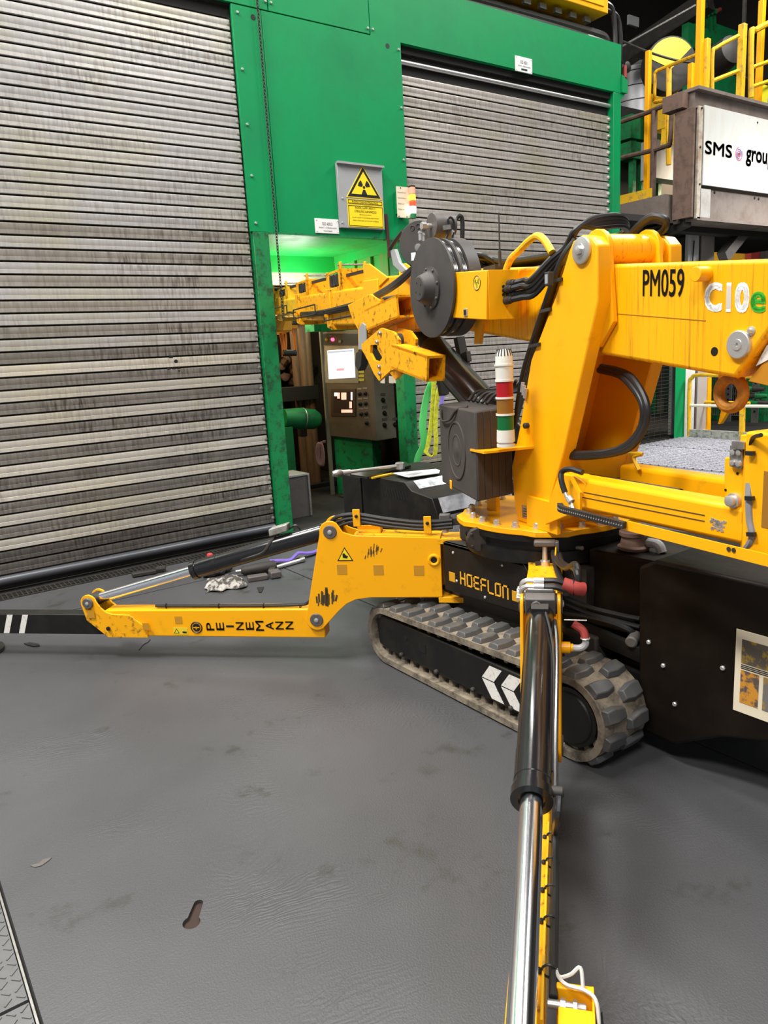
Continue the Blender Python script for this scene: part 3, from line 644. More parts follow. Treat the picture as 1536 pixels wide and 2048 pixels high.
B(MB().box((3.75, 7.8, .3), (4.15, 8.0, .42)), 'shelf', GRNM, mo); 
gb = thing('grey_floor_box', 'dark grey steel box standing on the floor behind the green door post', 'box', (3.55, 6.75, 0))
B(MB().box((3.30, 6.62, 0), (3.66, 6.95, .43)), 'body', DGR2, gb, bevel=.005); B(MB().box((3.29, 6.61, .43), (3.67, 6.96, .445)), 'lid', GRYP, gb); B(MB().box((3.645, 6.6, .01), (3.665, 6.62, .43)), 'corner_strip', STL, gb)
cl = thing('dark_machine_cluster', 'sooty dark brown valve cluster behind the orange hook ropes', 'machine', (3.75, 8.4, 1.2))
for i in range(14):
    c = gy(560 + random.random() * 45, 715 + random.random() * 60, 9.1 + random.random() * .3)
    B(MB().lathe(c, (random.uniform(-1, 1), -1, random.uniform(-1, 1)), [(0, .02), (.02, .05), (.08, .055), (.1, .02)], 9), 'valve', PIPE if i % 2 else RUST, cl)
B(MB().box((3.4, 9.4, 0), (4.9, 9.6, 1.75)), 'frame', DARK, cl)
for k in range(3): B(MB().tube([(3.7 + .1 * k, 9.0, 1.0), (3.8 + .12 * k, 8.95, .6), (3.95 + .1 * k, 9.0, .15)], .02, 6), 'hose', HOSE, cl)
# ================================================================ SLINGS BY THE RIGHT POST
def sling(name, pts, m, wv, label):
    P = [gy(u, v, y) for (u, v, y) in pts]; o = B(MB().ribbon(P, V((wv, 0, 0)), (0, .012, 0)), name, m, None, loc=P[-1]); return tag(o, label, 'sling', 'lifting slings hung on the right post')
ys = WY - .12
sling('lifting_sling', [(872, 752, ys), (862, 768, ys - .02), (852, 800, ys), (845, 850, ys), (848, 885, ys), (836, 915, ys), (834, 945, ys)], SLG, .085, 'bright green webbing sling hanging lowest beside the green post')
sling('lifting_sling', [(868, 757, ys - .06), (866, 800, ys - .06), (862, 850, ys - .06), (856, 890, ys - .06), (852, 905, ys - .07), (868, 912, ys - .08), (872, 885, ys - .09), (871, 850, ys - .09), (874, 800, ys - .09), (880, 770, ys - .08), (886, 757, ys - .06)], SLY, .05, 'looped yellow green webbing sling hanging next to the green one')
sling('lifting_sling', [(877, 755, ys - .12), (884, 770, ys - .13), (884, 800, ys - .12), (880, 812, ys - .12)], SLP, .05, 'short purple webbing sling hanging right of the yellow one')
p = gy(872, 748, ys)
tag(B(MB().cyl((p.x - .1, WY - .14, p.z), (p.x + .12, WY - .14, p.z), .012).bar((p.x + .1, WY - .14, p.z), (p.x + .1, WY + .06, p.z), .02, .02), 'sling_hook', BLKM, None, loc=(p.x, WY, p.z)), 'dark rod hook holding the webbing slings on the right shutter', 'hook')
# ================================================================ CRAWLER CRANE
cr = thing('crawler_crane', 'yellow and black tracked mini crane with spread outriggers filling the right of the picture', 'crane', (2.6, 2.4, 0))
# ---------------------------------------------------------------- tracks
def track(x0, x1, lugs, outer):
    yA, zA, rA, yB, zB, rB = 1.795, .180, .170, 3.03, .160, .150      # sprocket end, idler end (belt inner radius + belt)
    def path(off, n=18):
        P = []
        d = math.atan2(rA - rB, yB - yA)
        for i in range(n + 1):
            a = math.pi / 2 - 0 + (math.pi) * i / n; P.append((yA + (rA + off) * math.cos(a), zA + (rA + off) * math.sin(a)))
        for i in range(n + 1):
            a = -math.pi / 2 + math.pi * i / n; P.append((yB + (rB + off) * math.cos(a), zB + (rB + off) * math.sin(a)))
        out = []                                                     # resample with a little sag on the top run
        for i in range(len(P)):
            a, b = P[i], P[(i + 1) % len(P)]
            L_ = math.hypot(b[0] - a[0], b[1] - a[1]); m = max(1, int(L_ / .05))
            for j in range(m): t = j / m; out.append((a[0] + (b[0] - a[0]) * t, a[1] + (b[1] - a[1]) * t))
        return out
    pin, pout = path(-.03), path(0)
    mb = MB(); n = min(len(pin), len(pout))
    if len(pin) != len(pout):
        def rs(P, n):
            L_ = [0]
            for i in range(len(P)): a, b = P[i], P[(i + 1) % len(P)]; L_.append(L_[-1] + math.hypot(b[0] - a[0], b[1] - a[1]))
            out = []
            for k in range(n):
                t = L_[-1] * k / n; i = max(j for j in range(len(P)) if L_[j] <= t); a, b = P[i], P[(i + 1) % len(P)]; q = (t - L_[i]) / max(1e-9, L_[i + 1] - L_[i]); out.append((a[0] + (b[0] - a[0]) * q, a[1] + (b[1] - a[1]) * q))
            return out
        n = 110; pin, pout = rs(pin, n), rs(pout, n)
    for (a, b) in zip(pin, pout):
        mb.v += [V((x0, a[0], a[1])), V((x0, b[0], b[1])), V((x1, b[0], b[1])), V((x1, a[0], a[1]))]
    for i in range(n):
        j = (i + 1) % n
        for q in range(4): q2 = (q + 1) % 4; mb.f.append((i * 4 + q, i * 4 + q2, j * 4 + q2, j * 4 + q))
    belt = B(mb, 'track_belt', RUBD, cr, 'worn dusty rubber crawler track' if lugs else None, ang=50)
    # lugs
    L_ = [0]
    for i in range(n): a, b = pout[i], pout[(i + 1) % n]; L_.append(L_[-1] + math.hypot(b[0] - a[0], b[1] - a[1]))
    def at(t):
        t %= L_[-1]; i = max(j for j in range(n) if L_[j] <= t); a, b = pout[i], pout[(i + 1) % n]; q = (t - L_[i]) / (L_[i + 1] - L_[i])
        return a[0] + (b[0] - a[0]) * q, a[1] + (b[1] - a[1]) * q, math.atan2(b[1] - a[1], b[0] - a[0])
    if lugs:
        W_ = x1 - x0; NL = 33; prot = {}
        for row in (0, 1):
            for k in range(NL):
                y, z, an = at(L_[-1] * (k + .5 * row) / NL)
                if row not in prot:
                    m_ = MB(); s = 1 if row == 0 else -1; OC = V((2.6, 2.4, 0)); xa = .004; xb = W_ * .485; h = .022
                    q = [(xa, -.030), (xb * .55, -.040), (xb, -.030), (xb, .018), (xb * .5, .036), (xa, .034)]
                    m_.v = [V((p[0] * s, p[1], -.003)) for p in q] + [V((xb * .5 * s + (p[0] - xb * .5) * s * .84, p[1] * .72, h)) for p in q]
                    m_.v = [v + OC for v in m_.v]
                    m_.f = [tuple(range(6)), tuple(range(11, 5, -1))] + [(i, i + 6, (i + 1) % 6 + 6, (i + 1) % 6) for i in range(6)]
                    o = B(m_, 'tread_lug', LUG, belt, bevel=.004); prot[row] = o
                else: o = copy(prot[row], V((0, 0, 0)), belt)
                xx = x0 if row == 0 else x1
                o.location = V((xx, y, z)) - V((2.6, 2.4, 0)); o.rotation_euler = (an + math.pi, 0, 0)
        cg = MB()
        for k in range(46):
            y, z, an = at(L_[-1] * k / 46)
            nrm_ = V((0, -math.sin(an), math.cos(an))); nrm_ = nrm_ if nrm_.dot(V((0, (yA + yB) / 2 - y, .17 - z))) > 0 else -nrm_
            tn = V((0, math.cos(an), math.sin(an))); c = V((0, y, z)) + nrm_ * .03
            for (xa, xb) in ((x0 + .035, x0 + .075), (x1 - .075, x1 - .035)):
                cg.hexa([c - tn * .016 + V((xa, 0, 0)), c + tn * .016 + V((xa, 0, 0)), c + tn * .016 + V((xb, 0, 0)), c - tn * .016 + V((xb, 0, 0)),
                         c - tn * .010 + nrm_ * .03 + V((xa, 0, 0)), c + tn * .010 + nrm_ * .03 + V((xa, 0, 0)), c + tn * .010 + nrm_ * .03 + V((xb, 0, 0)), c - tn * .010 + nrm_ * .03 + V((xb, 0, 0))])
        B(cg, 'guide_cogs', RUBD, belt, kind='stuff')
    # frame, rollers, sprocket
    xo = x0 + .015 if outer else x1 - .015; sg_ = 1 if outer else -1
    fp = [(3.10, .10), (3.12, .22), (3.06, .262), (1.93, .262), (1.90, .20), (1.93, .085), (3.05, .085)]
    fr_ = B(MB().prism([V((xo, y, z)) for y, z in fp], (.19 * sg_, 0, 0)), 'track_frame', BLK, cr, 'black steel side frame of the crawler track', bevel=.006)
    B(MB().lathe((xo + .0, yA, zA), X * -sg_, [(-.18, .12), (-.0, .12), (.004, .105), (.006, .105), (.012, .10), (.016, .085)], 32), 'drive_motor', BLK, cr)
    B(MB().cyl((x0 + .07, yB, zB), (x1 - .07, yB, zB), .115, n=28), 'idler_wheel', BLKM, cr)
    if lugs:
        for i in range(7):
            a = i * math.pi * 2 / 7; B(MB().bolt((xo - .006, yA + .09 * math.cos(a), zA + .09 * math.sin(a)), -X, .007), 'bolt', BLKM, fr_)
        for y in (2.9, 2.62, 2.36, 2.12, 1.98): B(MB().lathe((xo, y, .095), -X, [(-.01, .012), (.01, .012), (.016, .006)], 10), 'roller_bolt', BLKM, fr_)
        for k, yy in enumerate((2.30, 2.18)):      # two white chevrons pointing away
            w_ = .075
            for (z0, z1) in ((.178, .245), (.095, .172)):
                s_ = -.062 if z1 > .2 else .075
                if z1 > .2: P = [(yy, z0), (yy - w_, z0), (yy - w_ - .05, z1), (yy - .05, z1)]
                else: P = [(yy, z1), (yy - w_, z1), (yy - w_ - .06, z0), (yy - .06, z0)]
                P = [(y, z) for y, z in P]
                B(MB().prism([V((xo - .0012, y, z)) for y, z in P], (.002, 0, 0)), 'white_chevron', WSTR, fr_)
        B(MB().box((xo - .002, 2.70, .16), (xo + .002, 2.755, .205)), 'frame_slot', PRT, fr_); B(MB().lathe((xo, 2.86, .19), -X, [(-.001, .011), (.002, .011)], 12), 'frame_hole', PRT, fr_)
    return belt
track(2.05, 2.30, True, True)
track(2.92, 3.17, False, False)
# ---------------------------------------------------------------- chassis
B(MB().box((2.34, 1.9, .16), (2.86, 3.1, .40)), 'chassis', BLKM, cr, bevel=.01)
hp_ = [(2.19, .44), (2.19, .615), (2.23, .672), (2.775, .672), (2.775, .425)]
ho = B(MB().prism([V((2.262, y, z)) for y, z in hp_], (.02, 0, 0)), 'side_cover', BLK, cr, 'black side cover with orange lettering', bevel=.003)
B(MB().box((2.262, 2.23, .655), (2.9, 2.775, .672)), 'deck_plate', BLKM, cr, bevel=.003)
B(MB().box((2.40, 2.0, .40), (2.85, 2.9, .66)), 'chassis_box', BLKM, cr)
B(MB().lathe((2.335, 2.28, .672), Z, [(0, .026), (.014, .026), (.018, .02)], 18), 'filler_cap', BLKM, cr)
for y, z in ((2.70, .63), (2.68, .49), (2.36, .635), (2.25, .53), (2.24, .455), (2.48, .455)): B(MB().bolt((2.262, y, z), -X, .007), 'screw', ZNC, ho)
# stencil lettering made from strokes
def strokes(chars, p0, xd, cw, ch, gap, th, m, parent, nm='lettering', d=.0015):
    G_ = {'H': [((0, 0), (0, 1)), ((1, 0), (1, 1)), ((.22, .5), (.78, .5))], 'O': [((0, .08), (0, .92)), ((1, .08), (1, .92)), ((.18, 1), (1, 1)), ((0, 0), (.82, 0))],
          'E': [((0, 0), (0, 1)), ((0, 1), (1, 1)), ((0, .5), (.9, .5)), ((0, 0), (1, 0))], 'F': [((0, 0), (0, 1)), ((0, 1), (1, 1)), ((0, .5), (.9, .5))],
          'L': [((0, 0), (0, 1)), ((0, 0), (1, 0))], 'n': [((0, 0), (0, 1)), ((0, 1), (1, 1)), ((1, 0), (1, 1))]}
    xd = V(xd).normalized(); nn = xd.cross(Z)
    for i, c in enumerate(chars):
        mb = MB(); o = V(p0) + xd * i * (cw + gap)
        for (a, b) in G_[c]:
            A = o + xd * a[0] * cw + Z * a[1] * ch; Bp = o + xd * b[0] * cw + Z * b[1] * ch; dr = (Bp - A).normalized()
            mb.bar(A - dr * th / 2 - nn * 0, Bp + dr * th / 2, d * 2, th, dr.cross(nn))
        B(mb, nm, m, parent)
strokes('HOEFLOn', gx(922, 1167, 2.261), (0, -1, 0), .031, .056, .0175, .0075, TXTO, ho)
for (u, v) in ((904, 1154), (1031, 1193)):
    c = gx(u, v, 2.261); B(MB().box((c.x - .001, c.y - .022, c.z - .024), (c.x + .002, c.y + .022, c.z + .024)), 'ochre_badge', BADGE, ho, bevel=.004)
# corner posts and hinge blocks of the two visible outriggers come with the legs
# rear covers
B(MB().prism([V((2.45, y, z)) for y, z in ((1.70, .12), (1.70, .745), (2.03, .735), (2.03, .30), (1.95, .12))], (.5, 0, 0)), 'tank_cover', BRNK, cr, 'dark brown tank cover', bevel=.008)
rc = B(MB().prism([V((2.30, y, z)) for y, z in ((1.32, .205), (1.50, .10), (1.66, .10), (1.672, .76), (1.60, .80), (.70, .80), (.55, .62), (.55, .45))], (.62, 0, 0)), 'rear_cover', BRNK, cr, 'large black rear power pack cover', bevel=.012)
for (u, v) in ((1298, 1284), (1236, 1314), (1327, 1331), (1350, 1408), (1446, 1336)):
    c = gx(u, v, 2.30)
    if v != 1314: B(MB().bolt((2.30, c.y, c.z), -X, .009, .008), 'screw', ZNC, rc)
ps = [gx(1477, 1257, 2.299), gx(1580, 1297, 2.299), gx(1580, 1475, 2.299), gx(1471, 1425, 2.299)]
y0, y1, z0, z1 = 1.279, 1.05, .330, .625
po = B(MB().box((2.297, y1, z0), (2.301, y0, z1)), 'instruction_sheet', CREAM, rc, 'cream instruction sheet with two photographs')
def ppic(ya, yb, za, zb, m, nm): return B(MB().box((2.2955, y0 - yb, z1 - zb), (2.2975, y0 - ya, z1 - za)), nm, m, rc)
ppic(.022, .235, .030, .115, pm('picture_hall', (.10, .085, .07), .5, dirt=(.35, .22, .02), dscale=28, damt=1, dlo=.5, dhi=.6), 'printed_picture')
ppic(.022, .085, .140, .258, pm('picture_crane', (.10, .08, .07), .5, dirt=(.55, .24, .02), dscale=26, damt=1, dlo=.46, dhi=.54), 'printed_picture')
ppic(.1, .235, .140, .258, pm('picture_floor', (.16, .15, .14), .5, dirt=(.35, .2, .03), dscale=20, damt=1, dlo=.5, dhi=.6), 'printed_picture')
for i in range(3): ppic(.022, .22, .120 + i * .006, .1225 + i * .006, PRT, 'print_line')
# under-rear frame, hoses along the side
B(MB().box((2.36, 1.4, .14), (2.9, 2.1, .3)), 'rear_frame', BLK, cr)
B(MB().bar((2.38, 2.02, .40), (2.36, 1.62, .38), .03, .06), 'side_rail', BLK, cr)
for k in range(3):
    B(MB().tube([gx(1130, 1195 + k * 12, 2.40), gx(1180, 1215 + k * 13, 2.40), gx(1240, 1230 + k * 14, 2.41), gx(1279, 1238 + k * 16, 2.44)], .011, 8), 'side_hose', HOSE, cr)
B(MB().tube([gx(1130, 1225, 2.38), gx(1210, 1242, 2.38), gx(1255, 1258, 2.38), gx(1278, 1275, 2.42)], .012, 8), 'side_hose', HOSE, cr)
c = gx(1265, 1281, 2.36); B(MB().lathe(c, (-1, -.4, 0), [(-.05, .024), (.02, .024), (.024, .018)], 16), 'drain_plug', DGR2, cr)
c = gx(1175, 1318, 2.34); B(MB().lathe(c, (-1, -.3, 0), [(-.05, .03), (.02, .03), (.024, .022)], 16), 'drain_plug', BLKM, cr)
for k, (u0, u1) in enumerate(((1120, 1160), (1133, 1172), (1110, 1150))):
    B(MB().tube([gx(u0, 1098, 2.44), gx(u0 + 8, 1135, 2.42), gx(u1 - 10, 1175, 2.42), gx(u1, 1205, 2.46)], .012, 8), 'side_hose', HOSE, cr)
B(MB().tube([gx(1165, 1096, 2.43), gx(1150, 1096, 2.43), gx(1148, 1104, 2.43), gx(1149, 1115, 2.43)], .009, 8).cyl(gx(1149, 1103, 2.43), gx(1150, 1114, 2.43), .012), 'elbow_fitting', ZNC, cr)
# front hood
hx = 2.43
hpoly = [(2.95, .25), (3.02, .76), (3.06, .842), (3.24, .862), (3.30, .905), (3.70, .905), (3.735, .88), (3.735, .25)]
hd = B(MB().prism([V((hx, y, z - .015)) for y, z in hpoly], (.62, 0, 0)), 'front_hood', BLK, cr, 'black sheet steel front hood', bevel=.005)
B(MB().prism([V((hx, y, z - .015)) for y, z in ((3.755, .25), (3.755, .885), (3.96, .885), (3.96, .25))], (.62, 0, 0)), 'front_hood', BLK, cr, 'narrow end section of the black hood', bevel=.005)
def hq(pa, pb, a, b, m, nm, lift=.002):     # sheet on a facet of the hood between profile points pa and pb
    pa, pb = V((0, pa[0], pa[1] - .015)), V((0, pb[0], pb[1] - .015)); d = pb - pa; n = V((0, -d.z, d.y)).normalized(); n = n if n.z > 0 else -n
    P = [V((hx + a[0], 0, 0)) + pa + d * b[0], V((hx + a[1], 0, 0)) + pa + d * b[0], V((hx + a[1], 0, 0)) + pa + d * b[1], V((hx + a[0], 0, 0)) + pa + d * b[1]]
    return B(MB().prism([p + n * .0006 for p in P], n * lift), nm, m, hd)
hq(hpoly[1], hpoly[2], (.04, .56), (.02, .95), FILM, 'clear_film', .001)
hq(hpoly[0], hpoly[1], (.03, .58), (.62, .97), FILM, 'clear_film', .001)
hq(hpoly[3], hpoly[4], (.06, .56), (.05, .95), FILM, 'clear_film', .001)
lv = MB()
for i in range(10): lv.hexa([V((hx - .003, 3.30 + i * .026 + a, .80 + b)) for a, b in ((0, 0), (.012, 0), (.012, 0), (0, 0), (.014, .035), (.026, .035), (.026, .035), (.014, .035))][:8]) if False else lv.prism([V((hx - .002, 3.27 + i * .026, .785)), V((hx - .002, 3.282 + i * .026, .785)), V((hx - .002, 3.302 + i * .026, .835)), V((hx - .002, 3.290 + i * .026, .835))], (.004, 0, 0))
B(lv, 'louvre_slots', PRT, hd)
# ---------------------------------------------------------------- outrigger legs
KS = 1.0225
def leg(mount, yaw, front, dip=0.0, gf=.565, h2=.050):
    D = V((math.cos(yaw), math.sin(yaw), 0)); Nn = V((-D.y, D.x, 0)); M0 = V((mount[0], mount[1], 0))
    def q(s, z): return s * KS, 1.6 - (1.6 - z) * KS
    def Lp(s, t, z):
        s, z = q(s, z); return M0 + D * s + Nn * t + Z * (z - dip * max(0, s - .6))
    def side(poly, t0, t1, mb=None): return (mb or MB()).prism([Lp(s, t0, z) for s, z in poly], Nn * (t1 - t0))
    H = .068
    def lobe(cs_, cz, r, a0, a1, n=7): return [(cs_ + r * math.cos(math.radians(a0 + (a1 - a0) * i / n)), cz + r * math.sin(math.radians(a0 + (a1 - a0) * i / n))) for i in range(n + 1)]
    up = [(0, .704), (.43, .722), (.485, .74)] + lobe(.55, .742, .056, 130, -10) + lobe(.655, .278, .056, 5, -125) + [(.535, .325), (.49, .365), (.44, .388), (.36, .399), (0, .401)]
    arm = B(side(up, H, H - .012), 'outrigger', YEL, cr, 'front outrigger leg of yellow plate' if front else 'near outrigger leg reaching to the camera', bevel=.003)
    B(side(up, -H, -H + .012), 'side_plate', YEL, arm, bevel=.003)
    B(MB().box((0, 0, 0), (1, 1, 1), lambda a, b, c: Lp(a * .43, (b * 2 - 1) * (H - .01), .698 + .018 * a + c * .012)), 'top_plate', YELD, arm, bevel=.002)
    B(MB().box((0, 0, 0), (1, 1, 1), lambda a, b, c: Lp(a * .40, (b * 2 - 1) * (H - .01), .396 + c * .012)), 'bottom_plate', YEL, arm)
    B(MB().box((0, 0, 0), (1, 1, 1), lambda a, b, c: Lp(.41 + a * .012, (b * 2 - 1) * (H - .01), .44 + c * .27)), 'cross_plate', YEL, arm)
    # hinge to the chassis
    for z0 in (.672, .372):
        mb = MB(); P = [Lp(.02, -H, z0), Lp(.02, H, z0)] + [Lp(-.135 + .075 * math.cos(math.radians(a)), .075 * math.sin(math.radians(a)), z0) for a in range(90, 271, 20)]
        B(mb.prism(P, Z * .028), 'hinge_plate', YELD, arm, bevel=.002)
    B(MB().cyl(Lp(-.135, 0, .34), Lp(-.135, 0, .73), .045), 'hinge_post', BLKM, arm)
    # lower arm
    z0, z1 = .172, .318
    la = B(MB().box((0, 0, 0), (1, 1, 1), lambda a, b, c: Lp(.62 + a * 1.23, (b * 2 - 1) * h2, z0 + c * (z1 - z0 - .0 + .012 * (1 - a)))), 'lower_arm', YEL if front else YELD, arm, bevel=.006)
    toe = lobe(1.931, .364, .046, -8, 172) + [(1.862, .335), (1.835, .312), (1.80, .300), (1.70, .296), (1.612, .225), (1.606, .167), (1.84, .167), (1.955, .265)]
    if not front: toe = lobe(1.931, .364, .046, -8, 172) + [(1.88, .335), (1.86, .25), (1.86, .167), (1.90, .167), (1.955, .265)]
    for t0 in (H - .006, -H + .006): B(side(toe, t0, t0 - .012 * (1 if t0 > 0 else -1)), 'toe_plate', YELD, arm, bevel=.002)
    B(MB().box((0, 0, 0), (1, 1, 1), lambda a, b, c: Lp(1.80 + a * .98, (b * 2 - 1) * .042, .176 + c * .115)), 'extension_beam', BLK, arm, bevel=.004)
    for s0 in (2.36, 2.455, 2.62):
        B(MB().prism([Lp(s0, .0425, .18), Lp(s0 + .035, .0425, .18), Lp(s0 - .005, .0425, .288), Lp(s0 - .04, .0425, .288)], Nn * .001), 'white_stripe', WSTR, arm)
    B(MB().cyl(Lp(2.72, 0, .30), Lp(2.72, 0, .06), .03), 'foot_leg', ZNC, arm)
    fp_ = Lp(2.72, 0, 0); B(MB().lathe((fp_.x, fp_.y, .002), Z, [(0, .15), (.02, .15), (.03, .12), (.05, .04)], 24), 'foot_pad', BLKM, arm)
    # cylinder
    A_ = Lp(.55, 0, .742); E_ = Lp(1.931, 0, .364); ax = (E_ - A_).normalized(); Lc = (E_ - A_).length; g = Lc * gf
    B(MB().lathe(A_, ax, [(.03, .036), (.06, .0465), (g - .16, .0465), (g - .158, .048), (g - .06, .048), (g - .058, .0465), (g - .03, .0465), (g - .028, .053), (g, .053), (g + .001, .034), (g - .006, .033)], 32), 'cylinder_barrel', GLB, arm, 'glossy black hydraulic cylinder', ang=25)
    B(MB().cyl(A_ + ax * (g - .01), E_ - ax * .03, .0285, n=28), 'piston_rod', CHR, arm, 'chrome piston rod')
    B(MB().lathe(E_ - ax * .05, ax, [(0, .03), (.02, .034), (.05, .034)], 20).cyl(E_ - Nn * .05, E_ + Nn * .05, .036), 'rod_eye', BLKM, arm)
    B(MB().cyl(A_ - Nn * .05, A_ + Nn * .05, .045), 'cylinder_eye', BLKM, arm)
    for (s, z, r) in ((.55, .742, .036), (.655, .278, .036), (1.931, .364, .031)):
        c = Lp(s, 0, z); B(MB().lathe(c - Nn * (H + .006), Nn, [(0, r * .9), (.004, r), (2 * H + .008, r), (2 * H + .012, r * .9)], 24), 'pivot_pin', DGR2, arm)
        B(MB().lathe(c + Nn * (H + .002), Nn, [(0, r * .35), (.007, r * .32), (.009, r * .2)], 12), 'pin_bolt', ZNC, arm)
    return dict(D=D, N=Nn, Lp=Lp, arm=arm, la=la, H=H, A=A_, E=E_, ax=ax, g=g, side=side, lower=la)
nf = V((-.7071, -.7071, 0))
LF = leg((2.27 - nf.x * .068, 2.8067 - nf.y * .068), math.radians(135), True)
Lp, H, arm = LF['Lp'], LF['H'], LF['arm']
def fpx(u, v, t=None):                     # point on the camera-side face of the front leg
    t = H if t is None else t
    n = LF['N']; p0 = Lp(0, t, 0); r = ray(u, v); return CAM + r * ((p0 - CAM).dot(n) / r.dot(n))
dv = -LF['D']                               # rightwards along the leg in the picture
# warning triangle, residue squares, scuffs, tie-down eye
c = fpx(690, 1110); 
def tri3(c, s, m, nm, off): 
    P = [c + dv * -s + Z * -s * .75, c + dv * s + Z * -s * .75, c + Z * s]; return B(MB().prism([p + nf * off for p in P], nf * .0008), nm, m, arm)
tri3(c, .042, PRT, 'warning_triangle', .0005); tri3(c + Z * -.001, .034, SGY, 'warning_triangle', .0014)
B(MB().prism([c + nf * .0024 + dv * a + Z * b for a, b in ((-.012, -.014), (.010, -.018), (.016, -.006), (.004, .0), (-.002, .010), (-.012, .008))], nf * .0006), 'hand_symbol', PRT, arm)
for (u, v) in ((684, 1139), (757, 1140), (838, 1141)):
    c = fpx(u, v); B(MB().box((-1, -1, -1), (1, 1, 1), lambda a, b, d: c + dv * a * .026 + Z * b * .026 + nf * (.0008 + d * .0006)), 'residue_square', SQR, arm)
for s_, (u, v), w_, h_, n_ in ((1, (653, 1197), .05, .11, 16), (2, (746, 1105), .04, .055, 12)):
    c = fpx(u, v); mb = MB()
    for i in range(n_):
        a = -w_ + 2 * w_ * i / n_ + random.uniform(-.006, .006); l = random.uniform(.5, 1) * h_ * (1 - .5 * abs(a) / w_); b = random.uniform(-.012, .02) + a * .3
        mb.bar(c + dv * a + Z * (b - l / 2) + nf * .0008, c + dv * (a + random.uniform(0, .010)) + Z * (b + l / 2) + nf * .0008, .0008, .004 + random.random() * (.012 if s_ == 1 else .0), nf.cross(Z))
    B(mb, 'dark_scuff', SCR, arm)
ey = MB(); c = fpx(866, 1120)
ey.torus(c + dv * .005, nf, .024, .009, 18, 8); B(ey, 'tie_eye', YEL, arm); B(MB().lathe(c + dv * .005 - nf * .004, nf, [(0, .019), (.006, .019)], 14), 'eye_hole', PRT, arm)
# hoses and tabs on top of the upper arm
for (u, v) in ((713, 1036), (855, 1050)):
    c = fpx(u, v, .055); B(MB().box((-1, -1, -1), (1, 1, 1), lambda a, b, d: c + dv * a * .019 + Z * b * .045 + nf * d * .004), 'hose_tab', YEL, arm, bevel=.003); B(MB().bolt(c + nf * .004 + Z * .01, nf, .009), 'bolt', PRT, arm)
hb = [(660, 1046, .02), (676, 1033, .02), (712, 1029, .012), (775, 1038, .012), (835, 1044, .012), (870, 1043, .02), (905, 1040, .03)]
for k in range(3):
    B(MB().tube([fpx(u, v + k * 7 + (3 * k if u < 690 else 0), t + .012) for u, v, t in hb], .0105, 8), 'leg_hose', HOSE, arm)
B(MB().box((0, 0, 0), (1, 1, 1), lambda a, b, c: Lp(.30 + a * .13, -.03 + b * .06, .722 + c * .008)), 'channel_top', YELD, arm); B(MB().box((0, 0, 0), (1, 1, 1), lambda a, b, c: Lp(.30 + a * .008, -.03 + b * .06, .70 + c * .05)), 'channel_side', YELD, arm); B(MB().box((0, 0, 0), (1, 1, 1), lambda a, b, c: Lp(.30 + a * .13, -.036 + b * .008, .70 + c * .05)), 'channel_side', YELD, arm)
# position sensor block at the hinge
c = fpx(890, 1043, .02)
B(MB().box((-1, -1, -1), (1, 1, 1), lambda a, b, d: c + dv * a * .028 + Z * b * .04 + nf * d * .02), 'sensor_bracket', DGR2, arm, bevel=.006)
B(MB().bar(c + dv * .03, c + dv * .13 + Z * .012, .035, .04), 'sensor_body', BLKM, arm, bevel=.004); B(MB().lathe(c + dv * .15 + Z * .01 - nf * .02, nf, [(0, .04), (.05, .04), (.055, .03)], 16), 'sensor_cap', BLKM, arm)
B(MB().cyl(c + Z * -.055, c + Z * -.02, .018), 'sensor_pin', ZNC, arm); B(MB().cyl(c + dv * .07 + Z * -.045, c + dv * .13 + Z * -.05, .008), 'plug', ZNC, arm)
# lower arm print: logo disc and rotated letters, warning label
la_t = .0505
def low(u, v): return fpx(u, v, la_t)
c = low(393, 1255)
B(MB().torus(c + nf * .0006, nf, .031, .0035, 30, 4), 'logo_ring', PRT, arm)
B(MB().lathe(c, nf, [(0, .0225), (.0012, .0225)], 26), 'logo_disc', PRT, arm)
B(MB().bar(c - dv * .018 + nf * .0016, c + dv * .018 + nf * .0016, .001, .005, Z), 'logo_bar', YEL, arm); B(MB().bar(c - Z * .011 + nf * .0016 - dv * .002, c + Z * .005 + nf * .0016 - dv * .002, .001, .005, dv), 'logo_bar', YEL, arm)
a, b = low(412, 1258), low(588, 1258)
wl = ((b - a).length) / 9
hts = [16, 14, 4, 17, 15, 21, 17, 17, 17]
for i, ch in enumerate('PEINEMANN'):
    uc = 421 + i * 19.8; hh = {'I': .011, 'M': .056}.get(ch, .044)
    p = low(uc, 1253 - i * .3) - dv * .0235 - Z * hh / 2
    text(ch, PRT, arm, p, dv, Z, w=.044, h=hh, rot=90, bold=.012 if ch != 'I' else 0)
c = low(361, 1262)
B(MB().box((-1, -1, -1), (1, 1, 1), lambda q, w_, d: c + dv * q * .042 + Z * w_ * .021 + nf * (.0006 + d * .0005)), 'warning_label', pm('label_yellow', (.78, .56, .02), .5), arm)
tc_ = c - dv * .022 + nf * .0012
B(MB().prism([tc_ + dv * -.016 + Z * -.013, tc_ + dv * .016 + Z * -.013, tc_ + Z * .015], nf * .0006), 'label_triangle', PRT, arm); B(MB().prism([tc_ + nf * .0004 + dv * -.010 + Z * -.010, tc_ + nf * .0004 + dv * .010 + Z * -.010, tc_ + nf * .0004 + Z * .008], nf * .0006), 'label_triangle', SGY, arm)
B(MB().bar(c + dv * .012 + nf * .0014 - Z * .006, c + dv * .036 + nf * .0014 - Z * .008, .0008, .010, Z), 'label_symbol', PRT, arm)
